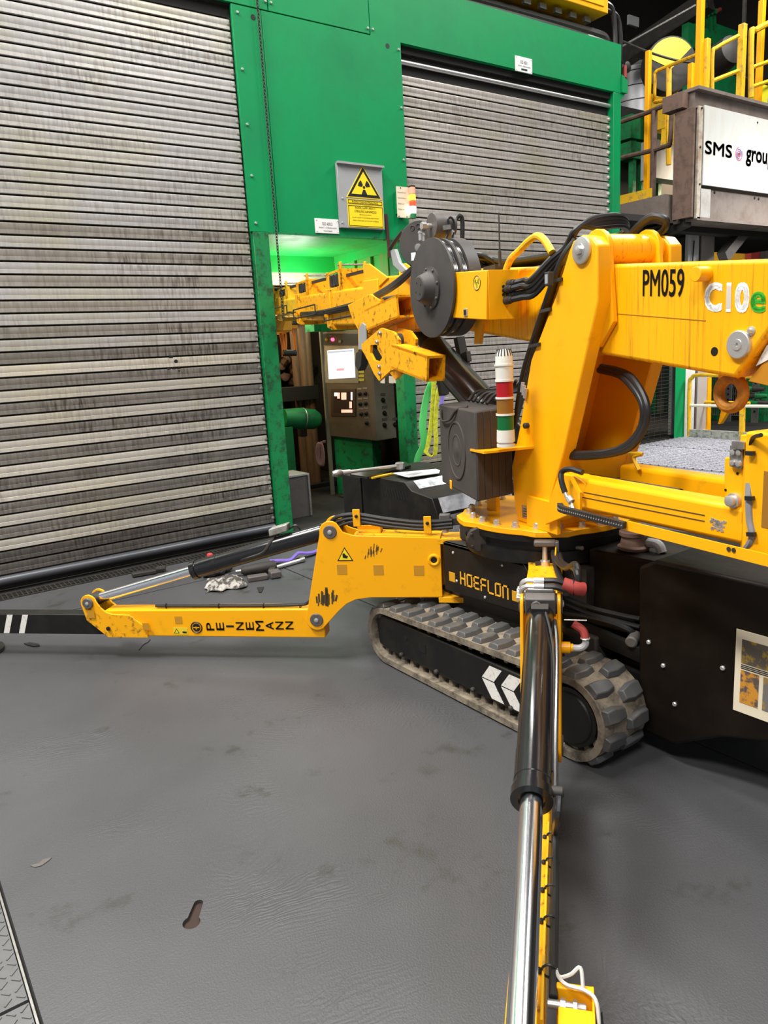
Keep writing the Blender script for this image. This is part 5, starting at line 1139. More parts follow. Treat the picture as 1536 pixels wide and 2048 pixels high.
# gear plate and motor above the drum
pc2 = lt(836, 487, -.22)
gn = (RR * .82 + FF * .57).normalized()
gp = B(MB().lathe(pc2, gn, [(0, .113), (.003, .116), (.028, .116), (.03, .110)], 48), 'gear_disc', DGR, cr, 'smaller dark grey disc behind the drum')
for a in (70, 95, 118): B(MB().torus(pc2 - gn * .001 + Z * .085 * math.sin(math.radians(a)) + (FF * .82 - RR * .57) * .085 * math.cos(math.radians(a)), gn, .012, .0025, 14, 5), 'plate_ring', BLKM, gp)
a = pc2 - Z * .02; B(MB().lathe(a, -gn, [(-.002, .02), (.003, .02), (.004, .012)], 18), 'hub_mark', STL, gp)
q = pc2 - Z * .062 + (FF * .82 - RR * .57) * .03; B(MB().box((-1, -1, -1), (1, 1, 1), lambda x, y, z: q + (FF * .82 - RR * .57) * x * .014 + Z * y * .020 - gn * (.001 + z * .0008)), 'label_plate', WHT, gp)
m0 = lt(862, 452, -.19); m1 = fw(902, 450, sf(m0)[1])
mt = B(MB().lathe(m0, RR, [(0, .035), (.002, .062), (.02, .066), ((m1 - m0).length, .066), ((m1 - m0).length + .004, .06)], 32), 'winch_motor', DGR2, cr, 'grey cylindrical winch motor')
B(MB().cyl(m0 - RR * .05, m0 + RR * .01, .012).cyl(m0 - RR * .055, m0 - RR * .03, .02, n=6), 'shaft_fitting', ZNC, mt)
for (u, v, l) in ((840, 462, 16), (846, 466, 14), (905, 460, 14), (910, 470, 10)):
    p = fw(u, v, sf(m0)[1] - .07); B(MB().cyl(p, p - Z * .0028 * l, .009).cyl(p - Z * .004, p - Z * .012, .012, n=6), 'hose_fitting', ZNC, mt)
p = fw(893, 456, sf(m0)[1] - .075); B(MB().bar(p - RR * .02, p + RR * .022 + Z * .006, .012, .022), 'sensor_tag', STL, mt); B(MB().tube([p + RR * .01 - Z * .01, p - Z * .04, p - RR * .02 - Z * .08], .007, 6), 'sensor_cable', HOSE, mt)
B(MB().tube([p + RR * .02, p + RR * .01 + Z * .04, p + RR * .03 + Z * .05, p + RR * .045 + Z * .02, p + RR * .03 - Z * .06], .006, 6), 'sensor_cable', HOSE, mt)
p = fw(911, 440, sf(m0)[1]); B(MB().tube([p, p + RR * .02 + Z * .02, p + RR * .04, p + RR * .035 - Z * .12], .012, 8), 'motor_hose', HOSE, mt)
# grey curved guide horn left of the disc
P = [lt(u, v, -.2) for u, v in ((780, 500), (789, 498), (798, 525), (812, 540), (802, 546), (786, 530))]
B(MB().prism(P, RR * .02), 'guide_horn', GRYP, cr, bevel=.002)
B(MB().tube([lt(780, 497, -.2), lt(792, 480, -.2), lt(806, 462, -.2)], .012, 8), 'guide_arm', BLKM, cr)
# hose running from the drum along the boom
for k in range(3):
    B(MB().tube([lt(830, 532 + 4 * k, -.34), lt(795, 562 + 5 * k, -.32), lt(760, 585 + 4 * k, -.26), lt(722, 603 + 4 * k, -.2), lt(680, 615 + 4 * k, -.17), lt(640, 624 + 3 * k, -.16), lt(600, 627 + 2 * k, -.13), lt(578, 625, -.11)], .0135 if k < 2 else .008, 9), 'boom_hose', HOSE, cr)
# ---------------------------------------------------------------- electric box on the boom
BX = -.36
a, b, c_, e = lt(905, 545, BX), lt(973, 540, BX), lt(973, 640, BX), lt(905, 636, BX)
eb = B(MB().prism([a, b, c_, e], RR * .155), 'electric_box', YEL, cr, 'yellow box with antenna badge on the boom', bevel=.004)
c = lt(954, 566, BX); B(MB().lathe(c, -RR, [(-.001, .030), (.0008, .030)], 30), 'antenna_badge', pm('badge_yellow', (.78, .55, .03), .45), eb)
B(MB().torus(c - RR * .001, RR, .029, .0016, 30, 4), 'badge_ring', PRT, eb)
nb = -RR
B(MB().bar(c - RR * .0015 - Z * .02, c - RR * .0015 + Z * .004, .001, .003, FF), 'badge_mast', PRT, eb)
for r_ in (.009, .016):
    for s_ in (0, math.pi): 
        mb = MB(); pts = [c - RR * .0015 + Z * (.006 + r_ * math.sin(t)) + FF * (r_ * math.cos(t)) for t in [s_ + (i - 3) * .25 for i in range(7)]]; B(mb.tube(pts, .001, 4, smooth=False), 'badge_wave', PRT, eb)
c = lt(932, 625, BX); B(MB().box((-1, -1, -1), (1, 1, 1), lambda x, y, z: c + FF * x * .016 + Z * y * .016 - RR * (.002 + z * .002)), 'rocker_plate', ZNC, eb, bevel=.001); B(MB().box((-1, -1, -1), (1, 1, 1), lambda x, y, z: c + FF * x * .006 + Z * y * .011 - RR * (.006 + z * .003)), 'rocker_switch', PRT, eb)
bf = sf(b)[1]
B(MB().box((BX + .004, bf - .006, sf(c_)[2]), (BX + .15, bf - .004, sf(b)[2]), S), 'box_cover', YEL, eb, bevel=.002)
for k in range(4):
    p = fw(1018 - (k % 2) * 6, 568 + k * 11, bf - .008); B(MB().lathe(p, -FF, [(0, .017), (.03, .017), (.032, .013), (.05, .013)], 12), 'cable_gland', BLKM, eb)
    B(MB().tube([p - FF * .04, p - FF * .09 + RR * .02 + Z * .005, fw(1062 + k * 3, 560 + k * 9, bf - .16), fw(1100 + k * 4, 520 + k * 5, bf - .22), fw(1132, 492 + k * 4, bf - .26), fw(1150 + k * 3, 462 - k * 3, bf - .32), fw(1190, 437 + k * 6, bf - .34), fw(1240, 433 + k * 6, bf - .30), fw(1254, 452 + k * 3, bf - .2), fw(1238, 470, bf - .1), fw(1200, 480, bf - .02)], .0125, 8), 'cable_loop', HOSE, eb)
for k in range(3): p = fw(1006, 573 + k * 8, bf - .007); B(MB().lathe(p, -FF, [(0, .006), (.006, .006)], 8), 'hole_plug', PRT, eb)
B(MB().prism([lt(950, 641, -.2), lt(964, 641, -.2), lt(958, 688, BL), lt(948, 688, BL)], RR * .02), 'box_bracket', YEL, cr)
an = lt(1000, 532, -.25); B(MB().cyl(an, an + Z * .215, .004, .0025).cyl(an, an + Z * .06, .007), 'radio_antenna', BLKM, cr)
B(MB().box((-1, -1, -1), (1, 1, 1), lambda x, y, z: lt(990, 536, -.22) + FF * x * .05 + RR * y * .03 + Z * z * .010), 'antenna_bracket', BLKM, cr)
B(MB().tube([lt(1010, 545, -.2), lt(1022, 518, -.2), lt(1040, 500, -.2), lt(1058, 482, -.2), lt(1075, 472, -.2), lt(1090, 482, -.2), lt(1104, 505, -.2)], .015, 10), 'yellow_hose_loop', YELW, cr)
for k in range(7):
    B(MB().tube([lt(935 + k * 3, 505 + k * 4, -.02), lt(965, 512 + k * 4, -.05 + .015 * k), lt(1010 + 5 * k, 522 + k * 2, -.05 + .01 * k), lt(1070, 515 + k * 2, -.02 + .01 * k), lt(1120, 505 + k * 2, .0 + .01 * k), lt(1180, 490, .02)], .013, 8), 'boom_top_hose', HOSE, cr)
for k in range(3): B(MB().torus(lt(962 + 6 * k, 520 + 4 * k, -.05), Z + RR * .4 * k, .05 + .01 * k, .011, 22, 8), 'coiled_hose', HOSE, cr)
for k in range(3):
    B(MB().tube([lt(1255, 478, .05 + .04 * k), lt(1275 + 3 * k, 452, .05 + .04 * k), lt(1305, 432 + 4 * k, .06 + .04 * k), lt(1332, 440 + 4 * k, .08 + .04 * k), lt(1325, 462, .10 + .04 * k), lt(1300, 478, .1 + .04 * k)], .0125, 8), 'cable_loop', HOSE, cr)
# cables down the front edge of the column
for k in range(5):
    B(MB().tube([lt(1150 + k * 2, 478, -.16 + .02 * k), lt(1122 + k * 2, 520, -.2 + .02 * k), lt(1092 + k * 3, 600, -.22 + .02 * k), lt(1062 + k * 3, 690, -.22 + .02 * k), lt(1046 + k * 3, 745, -.21 + .02 * k), lt(1036 + k * 2, 800, -.18 + .02 * k), lt(1030, 850, -.14)], .010, 8), 'column_hose', HOSE, cr)
for (u, v) in ((1112, 560), (1090, 620), (1068, 690)): B(MB().bar(lt(u - 8, v + 3, -.235), lt(u + 12, v - 2, -.235), .012, .016, RR), 'hose_clamp', BLKM, cr)
q = lt(1098, 558, -.27); B(MB().box((-1, -1, -1), (1, 1, 1), lambda x, y, z: q + FF * x * .014 + Z * y * .026 + RR * z * .012), 'junction_box', BLKM, cr, bevel=.003); B(MB().box((-1, -1, -1), (1, 1, 1), lambda x, y, z: q - RR * .0125 + FF * x * .009 + Z * y * .017 + RR * z * .0006), 'label_plate', GRYP, cr)
for k in range(3): p = lt(1046 + 3 * k, 765 + 6 * k, -.24); B(MB().cyl(p, p - Z * .04 + FF * .01, .008), 'hose_fitting', ZNC, cr)
# hose loop inside the column window
for k in range(2):
    B(MB().tube([lt(1203 - 4 * k, 734 + 6 * k, -.02), lt(1235, 741 + 8 * k, -.06), lt(1266 - 8 * k, 758 + 8 * k, -.1), lt(1292 - 8 * k, 805, -.12), lt(1291 - 7 * k, 850, -.12), lt(1262 - 5 * k, 893 - 6 * k, -.14), lt(1215, 909 - 5 * k, -.16), lt(1150, 914 - 6 * k, -.18), lt(1139 + 5 * k, 905, -.18), lt(1146 + 4 * k, 884, -.17)], .0135, 9), 'window_hose', HOSE, cr)
# ---------------------------------------------------------------- jib brackets beside the boom head
def tubesec(u0, v0, u1, v1, lat, w_, h_, m=YELD, nm='square_tube'):
    a, b = lt(u0, v0, lat), lt(u1, v1, lat); d = (b - a).normalized(); s_ = RR; u_ = s_.cross(d).normalized(); u_ = u_ if u_.z > 0 else -u_
    mb = MB(); t_ = .012
    for (c0, c1, e0, e1) in ((-w_, w_, h_ - t_, h_), (-w_, w_, -h_, -h_ + t_), (-w_, -w_ + t_, -h_, h_), (w_ - t_, w_, -h_, h_)):
        mb.hexa([a + s_ * c0 + u_ * e0, a + s_ * c1 + u_ * e0, b + s_ * c1 + u_ * e0, b + s_ * c0 + u_ * e0, a + s_ * c0 + u_ * e1, a + s_ * c1 + u_ * e1, b + s_ * c1 + u_ * e1, b + s_ * c0 + u_ * e1])
    return B(mb, nm, m, cr)
tubesec(748, 640, 812, 612, -.26, .055, .060); tubesec(800, 712, 872, 737, -.36, .05, .062)
P = [lt(u, v, -.27) for u, v in ((695, 610), (740, 588), (760, 600), (757, 640), (738, 655), (735, 668), (722, 700), (716, 700), (716, 660), (705, 640))]
B(MB().prism(P, RR * .03), 'clamp_plate', YELD, cr, bevel=.004)
tj = MB()
for k in range(5): p = lt(736 - k * 1.5, 662 + k * 9, -.27); tj.lathe(p, RR, [(0, .012), (.03, .012)], 8)
B(tj, 'clamp_teeth', YELD, cr)
P = [lt(u, v, -.29) for u, v in ((718, 656), (724, 645), (730, 650), (732, 690), (724, 700), (716, 698))]
B(MB().prism(P, RR * .012), 'release_lever', GRYP, cr, bevel=.003)
# lower clamp plate with a real hole
def holeplate(outer, hole, off, nm, m):
    import bmesh
    bm = bmesh.new(); o = [bm.verts.new(p) for p in outer]; i = [bm.verts.new(p) for p in hole]
    ed = [bm.edges.new((o[k], o[(k + 1) % len(o)])) for k in range(len(o))] + [bm.edges.new((i[k], i[(k + 1) % len(i)])) for k in range(len(i))]
    bmesh.ops.triangle_fill(bm, use_beauty=True, edges=ed); r = bmesh.ops.extrude_face_region(bm, geom=bm.faces[:])
    for v in r['geom']:
        if isinstance(v, bmesh.types.BMVert): v.co += off
    bm.verts.index_update(); mb = MB(); mb.v = [v.co.copy() for v in bm.verts]; mb.f = [tuple(v.index for v in f.verts) for f in bm.faces]; bm.free(); return B(mb, nm, m, cr)
PO = [lt(u, v, -.37) for u, v in ((761, 656), (786, 664), (797, 680), (797, 694), (800, 705), (796, 735), (780, 742), (758, 762), (748, 748), (736, 722), (724, 700), (723, 688), (742, 672))]
PH = [lt(u, v, -.37) for u, v in ((741, 690), (752, 689), (760, 694), (763, 705), (764, 716), (758, 724), (747, 720), (740, 706))]
holeplate(PO, PH, RR * .016, 'clamp_plate', YELD)
holeplate([p + RR * .10 for p in PO], [p + RR * .10 for p in PH], RR * .016, 'clamp_plate', YELD)
B(MB().prism([lt(u, v, -.355) for u, v in ((775, 744), (796, 735), (800, 706), (770, 700))], RR * .09), 'clamp_body', YELD, cr)
for (u, v) in ((762, 666), (756, 684), (760, 733), (761, 747)): p = lt(u, v, -.37); B(MB().bolt(p, -RR, .012, .014), 'bolt', STL, cr)
p = lt(792, 682, -.33); B(MB().lathe(p, RR, [(-.03, .04), (.03, .04)], 22), 'guide_roller', BLKM, cr)
B(MB().prism([lt(u, v, -.26) for u, v in ((795, 662), (812, 660), (822, 676), (818, 690), (800, 690))], RR * .014), 'roller_cheek', YELD, cr)
B(MB().cyl(lt(795, 600, -.2), lt(770, 604, -.2), .03), 'hinge_bush', BLKM, cr)
B(MB().prism([lt(u, v, -.2) for u, v in ((724, 700), (712, 706), (710, 730), (716, 742), (722, 730))], RR * .05), 'black_catch', BLKM, cr)
# ---------------------------------------------------------------- rear superstructure: two beams, post, cable rail
def beam(lat, w_, f0, f1, z0, z1, nm='rear_beam', bevel=.012):
    return B(MB().box((lat, min(f0, f1), z0), (lat + w_, max(f0, f1), z1), S), nm, YEL, cr, bevel=bevel)
bl = -.27
pA, pB_ = sf(lt(1150, 954, bl)), sf(lt(1464, 1010, bl)); pC, pD = sf(lt(1160, 1020, bl)), sf(lt(1485, 1092, bl))
tz = ln(pA[1:], pB_[1:]); bz = ln(pC[1:], pD[1:])
fe = pB_[1] - .30
rb = B(MB().prism([S(bl, pA[1] + .02, tz(pA[1])), S(bl, fe, tz(fe)), S(bl, fe, bz(fe)), S(bl, pA[1] + .02, bz(pA[1]))], RR * .09), 'rear_beam', YEL, cr, 'yellow rear beam with worn top edge', bevel=.016)
for k in (.42, .58): 
    f = pA[1]; B(MB().bar(S(bl - .0005, pA[1] - .02, bz(pA[1]) + (tz(pA[1]) - bz(pA[1])) * k), S(bl - .0005, pB_[1] + .1, bz(pB_[1]) + (tz(pB_[1]) - bz(pB_[1])) * k), .002, .003), 'fold_line', SCR, rb)
ch = lt(1438, 1053, bl); mb = MB()
for i in range(26):
    a = random.uniform(-.028, .028); b = random.uniform(-.014, .018); mb.bar(ch + FF * a + Z * b - RR * .001, ch + FF * (a + .012) + Z * (b + random.uniform(-.004, .006)) - RR * .001, .001, .007, Z)
B(mb, 'chipped_paint', ZNC, rb)
B(MB().prism([S(.04, pA[1] + .12, tz(pA[1]) - .0), S(.04, fe, tz(fe) - .0), S(.04, fe, bz(fe) + .01), S(.04, pA[1] + .12, bz(pA[1]) + .01)], RR * .09), 'rear_beam', YEL, cr, bevel=.016)
B(MB().prism([lt(u, v, bl - .002) for u, v in ((1118, 947), (1150, 952), (1172, 968), (1158, 1022), (1090, 1050), (1098, 1000))], RR * .07), 'beam_root', YEL, col, bevel=.004)
B(MB().cyl(S(-.12, -.40, 1.05), S(-.12, -.95, 1.06), .022), 'black_rod', BLKM, cr)
# right-hand beam top clip
B(MB().tube([lt(1238, 905, .03), lt(1262, 907, .03), lt(1284, 908, .03), lt(1268, 915, .03), lt(1278, 940, .03)], .008, 6), 'beam_clip', YELW, cr)
# rear post plate
pp_ = [(1402, 948), (1402, 925), (1458, 925), (1458, 868), (1500, 868), (1512, 852), (1545, 846), (1545, 1100), (1500, 1090), (1440, 1080)]
ppl = -.262
rp_ = B(MB().prism([lt(u, v, ppl) for u, v in ((1448, 940), (1449, 915), (1478, 915), (1480, 870), (1498, 868), (1500, 1105), (1480, 1096), (1470, 1015), (1448, 1006))], RR * .05), 'rear_post', YEL, cr, 'yellow rear post', bevel=.004)
bxp = lt(1500, 868, ppl); fb0 = sf(bxp)[1]
B(MB().box((ppl - .02, fb0 - .35, sf(lt(1500, 1108, ppl))[2]), (.25, fb0, sf(lt(1506, 862, ppl))[2]), S), 'rear_box', YEL, rp_, bevel=.008)
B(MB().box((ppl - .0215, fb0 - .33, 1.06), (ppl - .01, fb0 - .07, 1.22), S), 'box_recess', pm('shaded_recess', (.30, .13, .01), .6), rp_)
B(MB().box((ppl - .008, fb0 - .004, sf(lt(1500, 1050, ppl))[2]), (ppl + .002, fb0 + .012, sf(lt(1500, 880, ppl))[2]), S), 'post_edge_strip', YEL, rp_, bevel=.002)
q0_, q1_ = lt(1463, 888, ppl - .004), lt(1489, 938, ppl - .004)
sb = B(MB().prism([lt(u, v, ppl - .004) for u, v in ((1463, 890), (1488, 888), (1488, 932), (1483, 939), (1462, 932))], -RR * .008), 'steel_bracket', STL, rp_, bevel=.003)
B(MB().bar(lt(1476, 888, ppl), lt(1500, 890, ppl) , .05, .02), 'steel_bracket', STL, rp_)
for (u, v) in ((1468, 904), (1480, 905), (1467, 925), (1479, 927)): B(MB().lathe(lt(u, v, ppl - .012), -RR, [(0, .009), (.008, .009), (.009, .005)], 6), 'bracket_bolt', ZNC, sb)
c = lt(1466, 1001, bl - .002); B(MB().lathe(c, -RR, [(-.02, .022), (.004, .022), (.004, .016), (.018, .016), (.020, .012)], 18), 'beam_pin', ZNC, rp_)
B(MB().tube([lt(1499, 966, ppl - .012), lt(1498, 1000, ppl - .02), lt(1500, 1040, ppl - .02), lt(1505, 1070, ppl - .02), lt(1498, 1090, ppl - .015), lt(1483, 1102, ppl)], .011, 8), 'grey_cable', pm('grey_cable', (.24, .24, .25), .45), rp_)
B(MB().tube([lt(1522, 870, ppl - .06), lt(1506, 876, ppl - .03), lt(1501, 895, ppl - .012), lt(1501, 930, ppl - .01), lt(1501, 960, ppl - .01)], .006, 7), 'black_cable', HOSE, rp_)
for (u, v) in ((1500, 906), (1499, 996), (1502, 1068)): B(MB().bar(lt(u - 7, v, ppl - .03), lt(u + 8, v + 1, ppl - .03), .012, .012), 'cable_tie', HOSE, rp_)
B(MB().prism([lt(u, v, ppl - .002) for u, v in ((1491, 962), (1502, 960), (1501, 985), (1497, 978))], -RR * .001), 'bare_spot', CREAM, rp_)
for (u, v) in ((1475, 947), (1451, 980), (1490, 994)): B(MB().lathe(lt(u, v, ppl - .001), -RR, [(-.001, .004), (.001, .004)], 8), 'bolt_hole', PRT, rp_)
# cable rail along the left and the drag chain round the turntable
rl = -.33
r0_, r1_ = lt(1246, 1049, rl), lt(1545, 1123, rl)
B(MB().bar(r0_, r1_, .006, .034).bar(r0_ + RR * .025 - Z * .016, r1_ + RR * .025 - Z * .016, .05, .005), 'cable_rail', YEL, cr)
B(MB().bar(r0_ + RR * .03 - Z * .004, r1_ + RR * .03 - Z * .004, .03, .012), 'rail_cable', BLKM, cr)
for (u, v) in ((1458, 1108), (1468, 1110)): B(MB().lathe(lt(u, v - 10, rl - .003), -RR, [(0, .007), (.003, .007)], 8), 'rail_bolt', BLKM, cr)
dcp = sm([lt(1146, 1024, -.31), lt(1126, 1020, -.34), lt(1120, 1012, -.36), lt(1124, 1018, -.38), lt(1150, 1025, -.38), lt(1180, 1033, -.37), lt(1215, 1042, -.36), lt(1250, 1051, -.345)], 7)
dcm = MB(); dots = MB()
for i in range(len(dcp) - 1):
    p, n_ = dcp[i], dcp[i + 1]
    if (n_ - p).length < 1e-4: continue
    dcm.bar(p, p + (n_ - p) * .86, .020, .024); 
    dots.lathe((p + n_) / 2 - RR * .0102 , -RR, [(0, .003), (.0015, .003)], 6)
B(dcm, 'drag_chain', BLKM, cr); B(dots, 'drag_chain_pins', ZNC, cr)
B(MB().tube([lt(1165, 945, -.29), lt(1140, 938, -.30), lt(1124, 944, -.31), lt(1123, 962, -.32), lt(1130, 985, -.32)], .011, 9), 'beam_hose', HOSE, cr)
B(MB().cyl(lt(1130, 985, -.32), lt(1138, 1003, -.32), .008).cyl(lt(1137, 996, -.32), lt(1143, 1004, -.32), .014, n=8), 'hose_fitting', ZNC, cr)
for k in range(3): B(MB().tube([lt(1138 + 2 * k, 1003, -.32), lt(1141 + 3 * k, 1016, -.33), lt(1146 + 2 * k, 1027, -.34)], .003, 5), 'thin_wire', ZNC, cr)
B(MB().prism([lt(u, v, -.30) for u, v in ((1138, 955), (1142, 953), (1160, 985), (1160, 1022), (1155, 1022), (1155, 988))], RR * .01), 'hose_guard', YEL, cr)
# rusty valve body under the rail
c = gx(1268, 1083, 2.55)
B(MB().lathe(c - Z * .03, Z, [(0, .062), (.012, .066), (.02, .055), (.055, .05), (.06, .06), (.075, .06), (.08, .03)], 22), 'valve_body', RUST, cr, 'brown rusty valve body on the tank'); B(MB().tube([c + V((.02, -.04, .0)), c + V((.02, -.10, .0)), c + V((.02, -.12, -.03))], .02, 9), 'valve_elbow', GRYP, cr)
# ================================================================ LOOSE THINGS
# torque wrench, papers and folder on the black hood
HZ = .892
wr = thing('torque_wrench', 'long chrome torque wrench lying across the black hood', 'wrench', gz(740, 940, HZ + .02))
a, b = gz(672, 947, HZ + .035), gz(800, 931, HZ + .045)
B(MB().cyl(a, b, .010).cyl(a, a + (b - a) * .22, .015), 'shaft', ZNC, wr); d = (b - a).normalized()
B(MB().lathe(b - Z * .02, Z, [(0, .028), (.035, .028), (.04, .02)], 18), 'ratchet_head', STL, wr); B(MB().cyl(b - Z * .05, b - Z * .02, .01, n=4), 'square_drive', STL, wr)
B(MB().lathe(a, d, [(-.02, .016), (.0, .022), (.03, .022), (.04, .016)], 14), 'grip_end', STL, wr)
fo = [gz(u, v, HZ + .004) for u, v in ((700, 952), (812, 928), (822, 934), (735, 958))]
tag(B(MB().prism(fo, Z * .012), 'black_folder', pm('gloss_black_sheet', (.012, .012, .013), .18), None, loc=fo[0]), 'flat glossy black folder under the torque wrench on the hood', 'folder')
yb_ = B(MB().bar(gz(742, 956, HZ + .004), gz(786, 947, HZ + .004), .03, .008), 'yellow_strip', YELW, None, loc=gz(742, 956, HZ)); tag(yb_, 'short worn yellow strip lying on the hood beside the white papers', 'strip')
pap = [gz(u, v, HZ + .012) for u, v in ((786, 947), (872, 939), (880, 942), (878, 947), (818, 955), (808, 953))]
pa_ = B(MB().prism(pap, Z * .004), 'paper_sheets', PAPER, None, loc=pap[0]); tag(pa_, 'white printed paper sheets lying on top of the black hood', 'paper')
pr = [gz(u, v, HZ + .0165) for u, v in ((806, 951), (830, 945), (846, 945), (828, 951))]; B(MB().prism(pr, Z * .0006), 'print', PAPG, pa_)
# impact wrench, battery, tool and rag on the floor
def fl_(u, v, z=.0): return gz(u, v, z)
iw = thing('cordless_impact_wrench', 'black cordless impact wrench lying on the floor beside the rag', 'power tool', fl_(520, 1150))
a, b = fl_(482, 1142, .04), fl_(548, 1132, .05)
B(MB().lathe(a, b - a, [(0, .022), (.02, .034), (.07, .036), (.12, .042), ((b - a).length, .045), ((b - a).length + .02, .035)], 16), 'body', BLKM, iw); B(MB().cyl(a, a - (b - a).normalized() * .04, .014), 'anvil', STL, iw)
c = fl_(541, 1145, .03); B(MB().bar(b - Z * .01, c, .045, .04), 'handle', BLKM, iw, bevel=.008); B(MB().bar(c + V((-.03, -.04, 0)), c + V((.05, -.06, 0)), .10, .05), 'battery', DGR2, iw, bevel=.008)
B(MB().bar(fl_(495, 1158, .02), fl_(535, 1152, .02), .07, .04), 'battery_pack', DGR2, None, loc=fl_(515, 1155), bevel=.008); o = bpy.data.objects['battery_pack']; tag(o, 'flat dark battery pack on the floor in front of the impact wrench', 'battery')
br_ = thing('tool_remnant', 'dark oily tool cluster on the floor behind the grey rag', 'tool', fl_(440, 1150))
for i in range(6):
    a = fl_(405 + i * 9, 1150 - i * 2, .025); B(MB().lathe(a, V((1, random.uniform(-1, 1), .2)), [(0, .02), (.01, .03), (.06, .03), (.07, .015)], 10), 'socket', BLKM, br_)
import bmesh
def rag(name, px, label, m, n=16):
    cpx = [V(fl_(u, v)) for u, v in px]; mb = MB()
    a, b, c_, d_ = cpx
    for i in range(n + 1):
        for j in range(n + 1):
            s_, t_ = i / n, j / n; p = (a * (1 - s_) + b * s_) * (1 - t_) + (d_ * (1 - s_) + c_ * s_) * t_
            h = .030 * abs(math.sin(9 * s_ + 4 * t_ + math.sin(7 * t_) * 1.4)) + .02 * math.sin(14 * t_ + 5 * s_) ** 2
            edge = min(s_, 1 - s_, t_, 1 - t_) * 6; p = p + V((math.sin(11 * t_) * .02, math.sin(13 * s_) * .02, 0)); mb.v.append(p + Z * (.004 + h * min(1, .25 + edge)))
    for i in range(n):
        for j in range(n): k = i * (n + 1) + j; mb.f.append((k, k + 1, k + n + 2, k + n + 1))
    o = B(mb, name, m, None, loc=(a + c_) / 2, ang=70); md = o.modifiers.new('thick', 'SOLIDIFY'); md.thickness = .004; return tag(o, label, 'rag')
rag('cleaning_rag', ((411, 1188), (494, 1176), (478, 1156), (418, 1164)), 'crumpled grey cleaning rag with dark stains on the floor', pm('stained_rag', (.40, .38, .35), .85, dirt=(.05, .045, .04), dscale=18, damt=.95, dlo=.45, dhi=.55))
ps_ = [gz(540, 1122, .02), gz(560, 1121, .03), gz(580, 1120, .03), gz(592, 1110, .04), (gz(598, 1106, .05)), gz(620, 1106, .03), gz(640, 1100, .02)]
tag(B(MB().ribbon(ps_, (0.02, .06, 0), (0, 0, .012)), 'purple_sling', pm('purple_band', (.16, .10, .42), .7), None, loc=ps_[0]), 'purple webbing sling lying on the floor behind the front outrigger', 'sling')
sk = thing('steel_bar_tool', 'bright steel bar lying on the floor beside the purple sling', 'bar', fl_(560, 1120)); B(MB().cyl(fl_(552, 1135, .02), fl_(600, 1121, .02), .016), 'bar', ZNC, sk); B(MB().lathe(fl_(600, 1121, .022), fl_(596, 1110, .03) - fl_(548, 1126, .03), [(0, .016), (.01, .022), (.04, .022)], 12), 'bar_end', STL, sk)
dk = thing('dark_bracket', 'flat black bracket on the floor by the drain grating', 'bracket', fl_(285, 1145)); B(MB().bar(fl_(264, 1150, .02), fl_(312, 1142, .02), .06, .03), 'bar', BLKM, dk, bevel=.006)
for k in range(3): B(MB().lathe(fl_(316 + 6 * k, 1142 - k, .02), V((.3, 1, .2)), [(0, .015), (.05, .02)], 9), 'lug', BLKM, dk)
rdp = fl_(414, 1112, .02); tag(B(MB().lathe(rdp, X, [(0, .01), (.01, .022), (.04, .02), (.05, .012)], 10), 'red_cap', pm('red_cap', (.55, .05, .05), .5), None, loc=rdp), 'small red cap on the floor at the shutter', 'cap')
fd = [gz(u, v, .0) for u, v in ((514, 1176), (528, 1175), (526, 1180), (523, 1186), (518, 1186))]; tag(B(MB().prism(fd, Z * .006), 'dark_scrap', DARK, None, loc=fd[0]), 'small dark scrap on the floor right of the rag', 'scrap')
fd = [gz(u, v, .0) for u, v in ((48, 1288), (60, 1286), (78, 1289), (80, 1293), (66, 1294), (54, 1291))]; tag(B(MB().prism(fd, Z * .006), 'black_tape_scrap', DARK, None, loc=fd[0]), 'scrap of black tape on the floor in front of the left outrigger', 'scrap')
wr_ = [gz(u, v, .003) for u, v in ((278, 1300), (286, 1290), (296, 1284), (300, 1279))]; tag(B(MB().tube(wr_, .003, 5), 'bent_wire', BLKM, None, loc=wr_[0]), 'thin bent wire on the floor below the front outrigger', 'wire')
fd = [gz(u, v, .0) for u, v in ((60, 1732), (78, 1728), (86, 1720), (104, 1716), (98, 1722), (84, 1732), (70, 1736))]; tag(B(MB().prism(fd, Z * .003), 'grey_scrap', DGR2, None, loc=fd[0]), 'thin dark flake on the floor near the left edge', 'scrap')
# ================================================================ RIGHT-HAND HALL
# raised platform with the lettered white board
PY = 6.2
pf = thing('steel_platform', 'raised brown steel platform with a white lettered board', 'platform', (10.5, 6.5, 3.1))
B(MB().box((9.60, PY + .02, 3.13), (15, PY + .22, 3.52)), 'floor_beam', BEAM, pf, bevel=.004)
B(MB().box((9.60, PY - .06, 3.10), (15, PY + .30, 3.14)), 'beam_flange', BEAM, pf); B(MB().box((9.56, PY - .06, 4.70), (15, PY + .28, 4.74)), 'beam_flange', BEAM, pf); B(MB().box((9.60, PY + .02, 4.50), (15, PY + .2, 4.71)), 'top_beam', BEAM, pf); B(MB().box((9.56, PY - .04, 4.48), (15, PY + .25, 4.51)), 'beam_flange', BEAM, pf)
for x in (9.50, 9.60): B(MB().box((x, PY - .04, 3.14), (x + .03, PY + .25, 4.48)), 'post_flange', RUST if x < 9.55 else CONC, pf)
B(MB().box((9.53, PY - .01, 3.14), (9.60, PY + .14, 4.48)), 'post_web', RUST, pf); B(MB().box((9.58, PY - .06, 3.12), (9.67, PY - .03, 4.50)), 'corner_post', pm('pale_rusty_post', (.50, .46, .38), .6, dirt=(.25, .12, .06), dscale=6, damt=.8), pf)
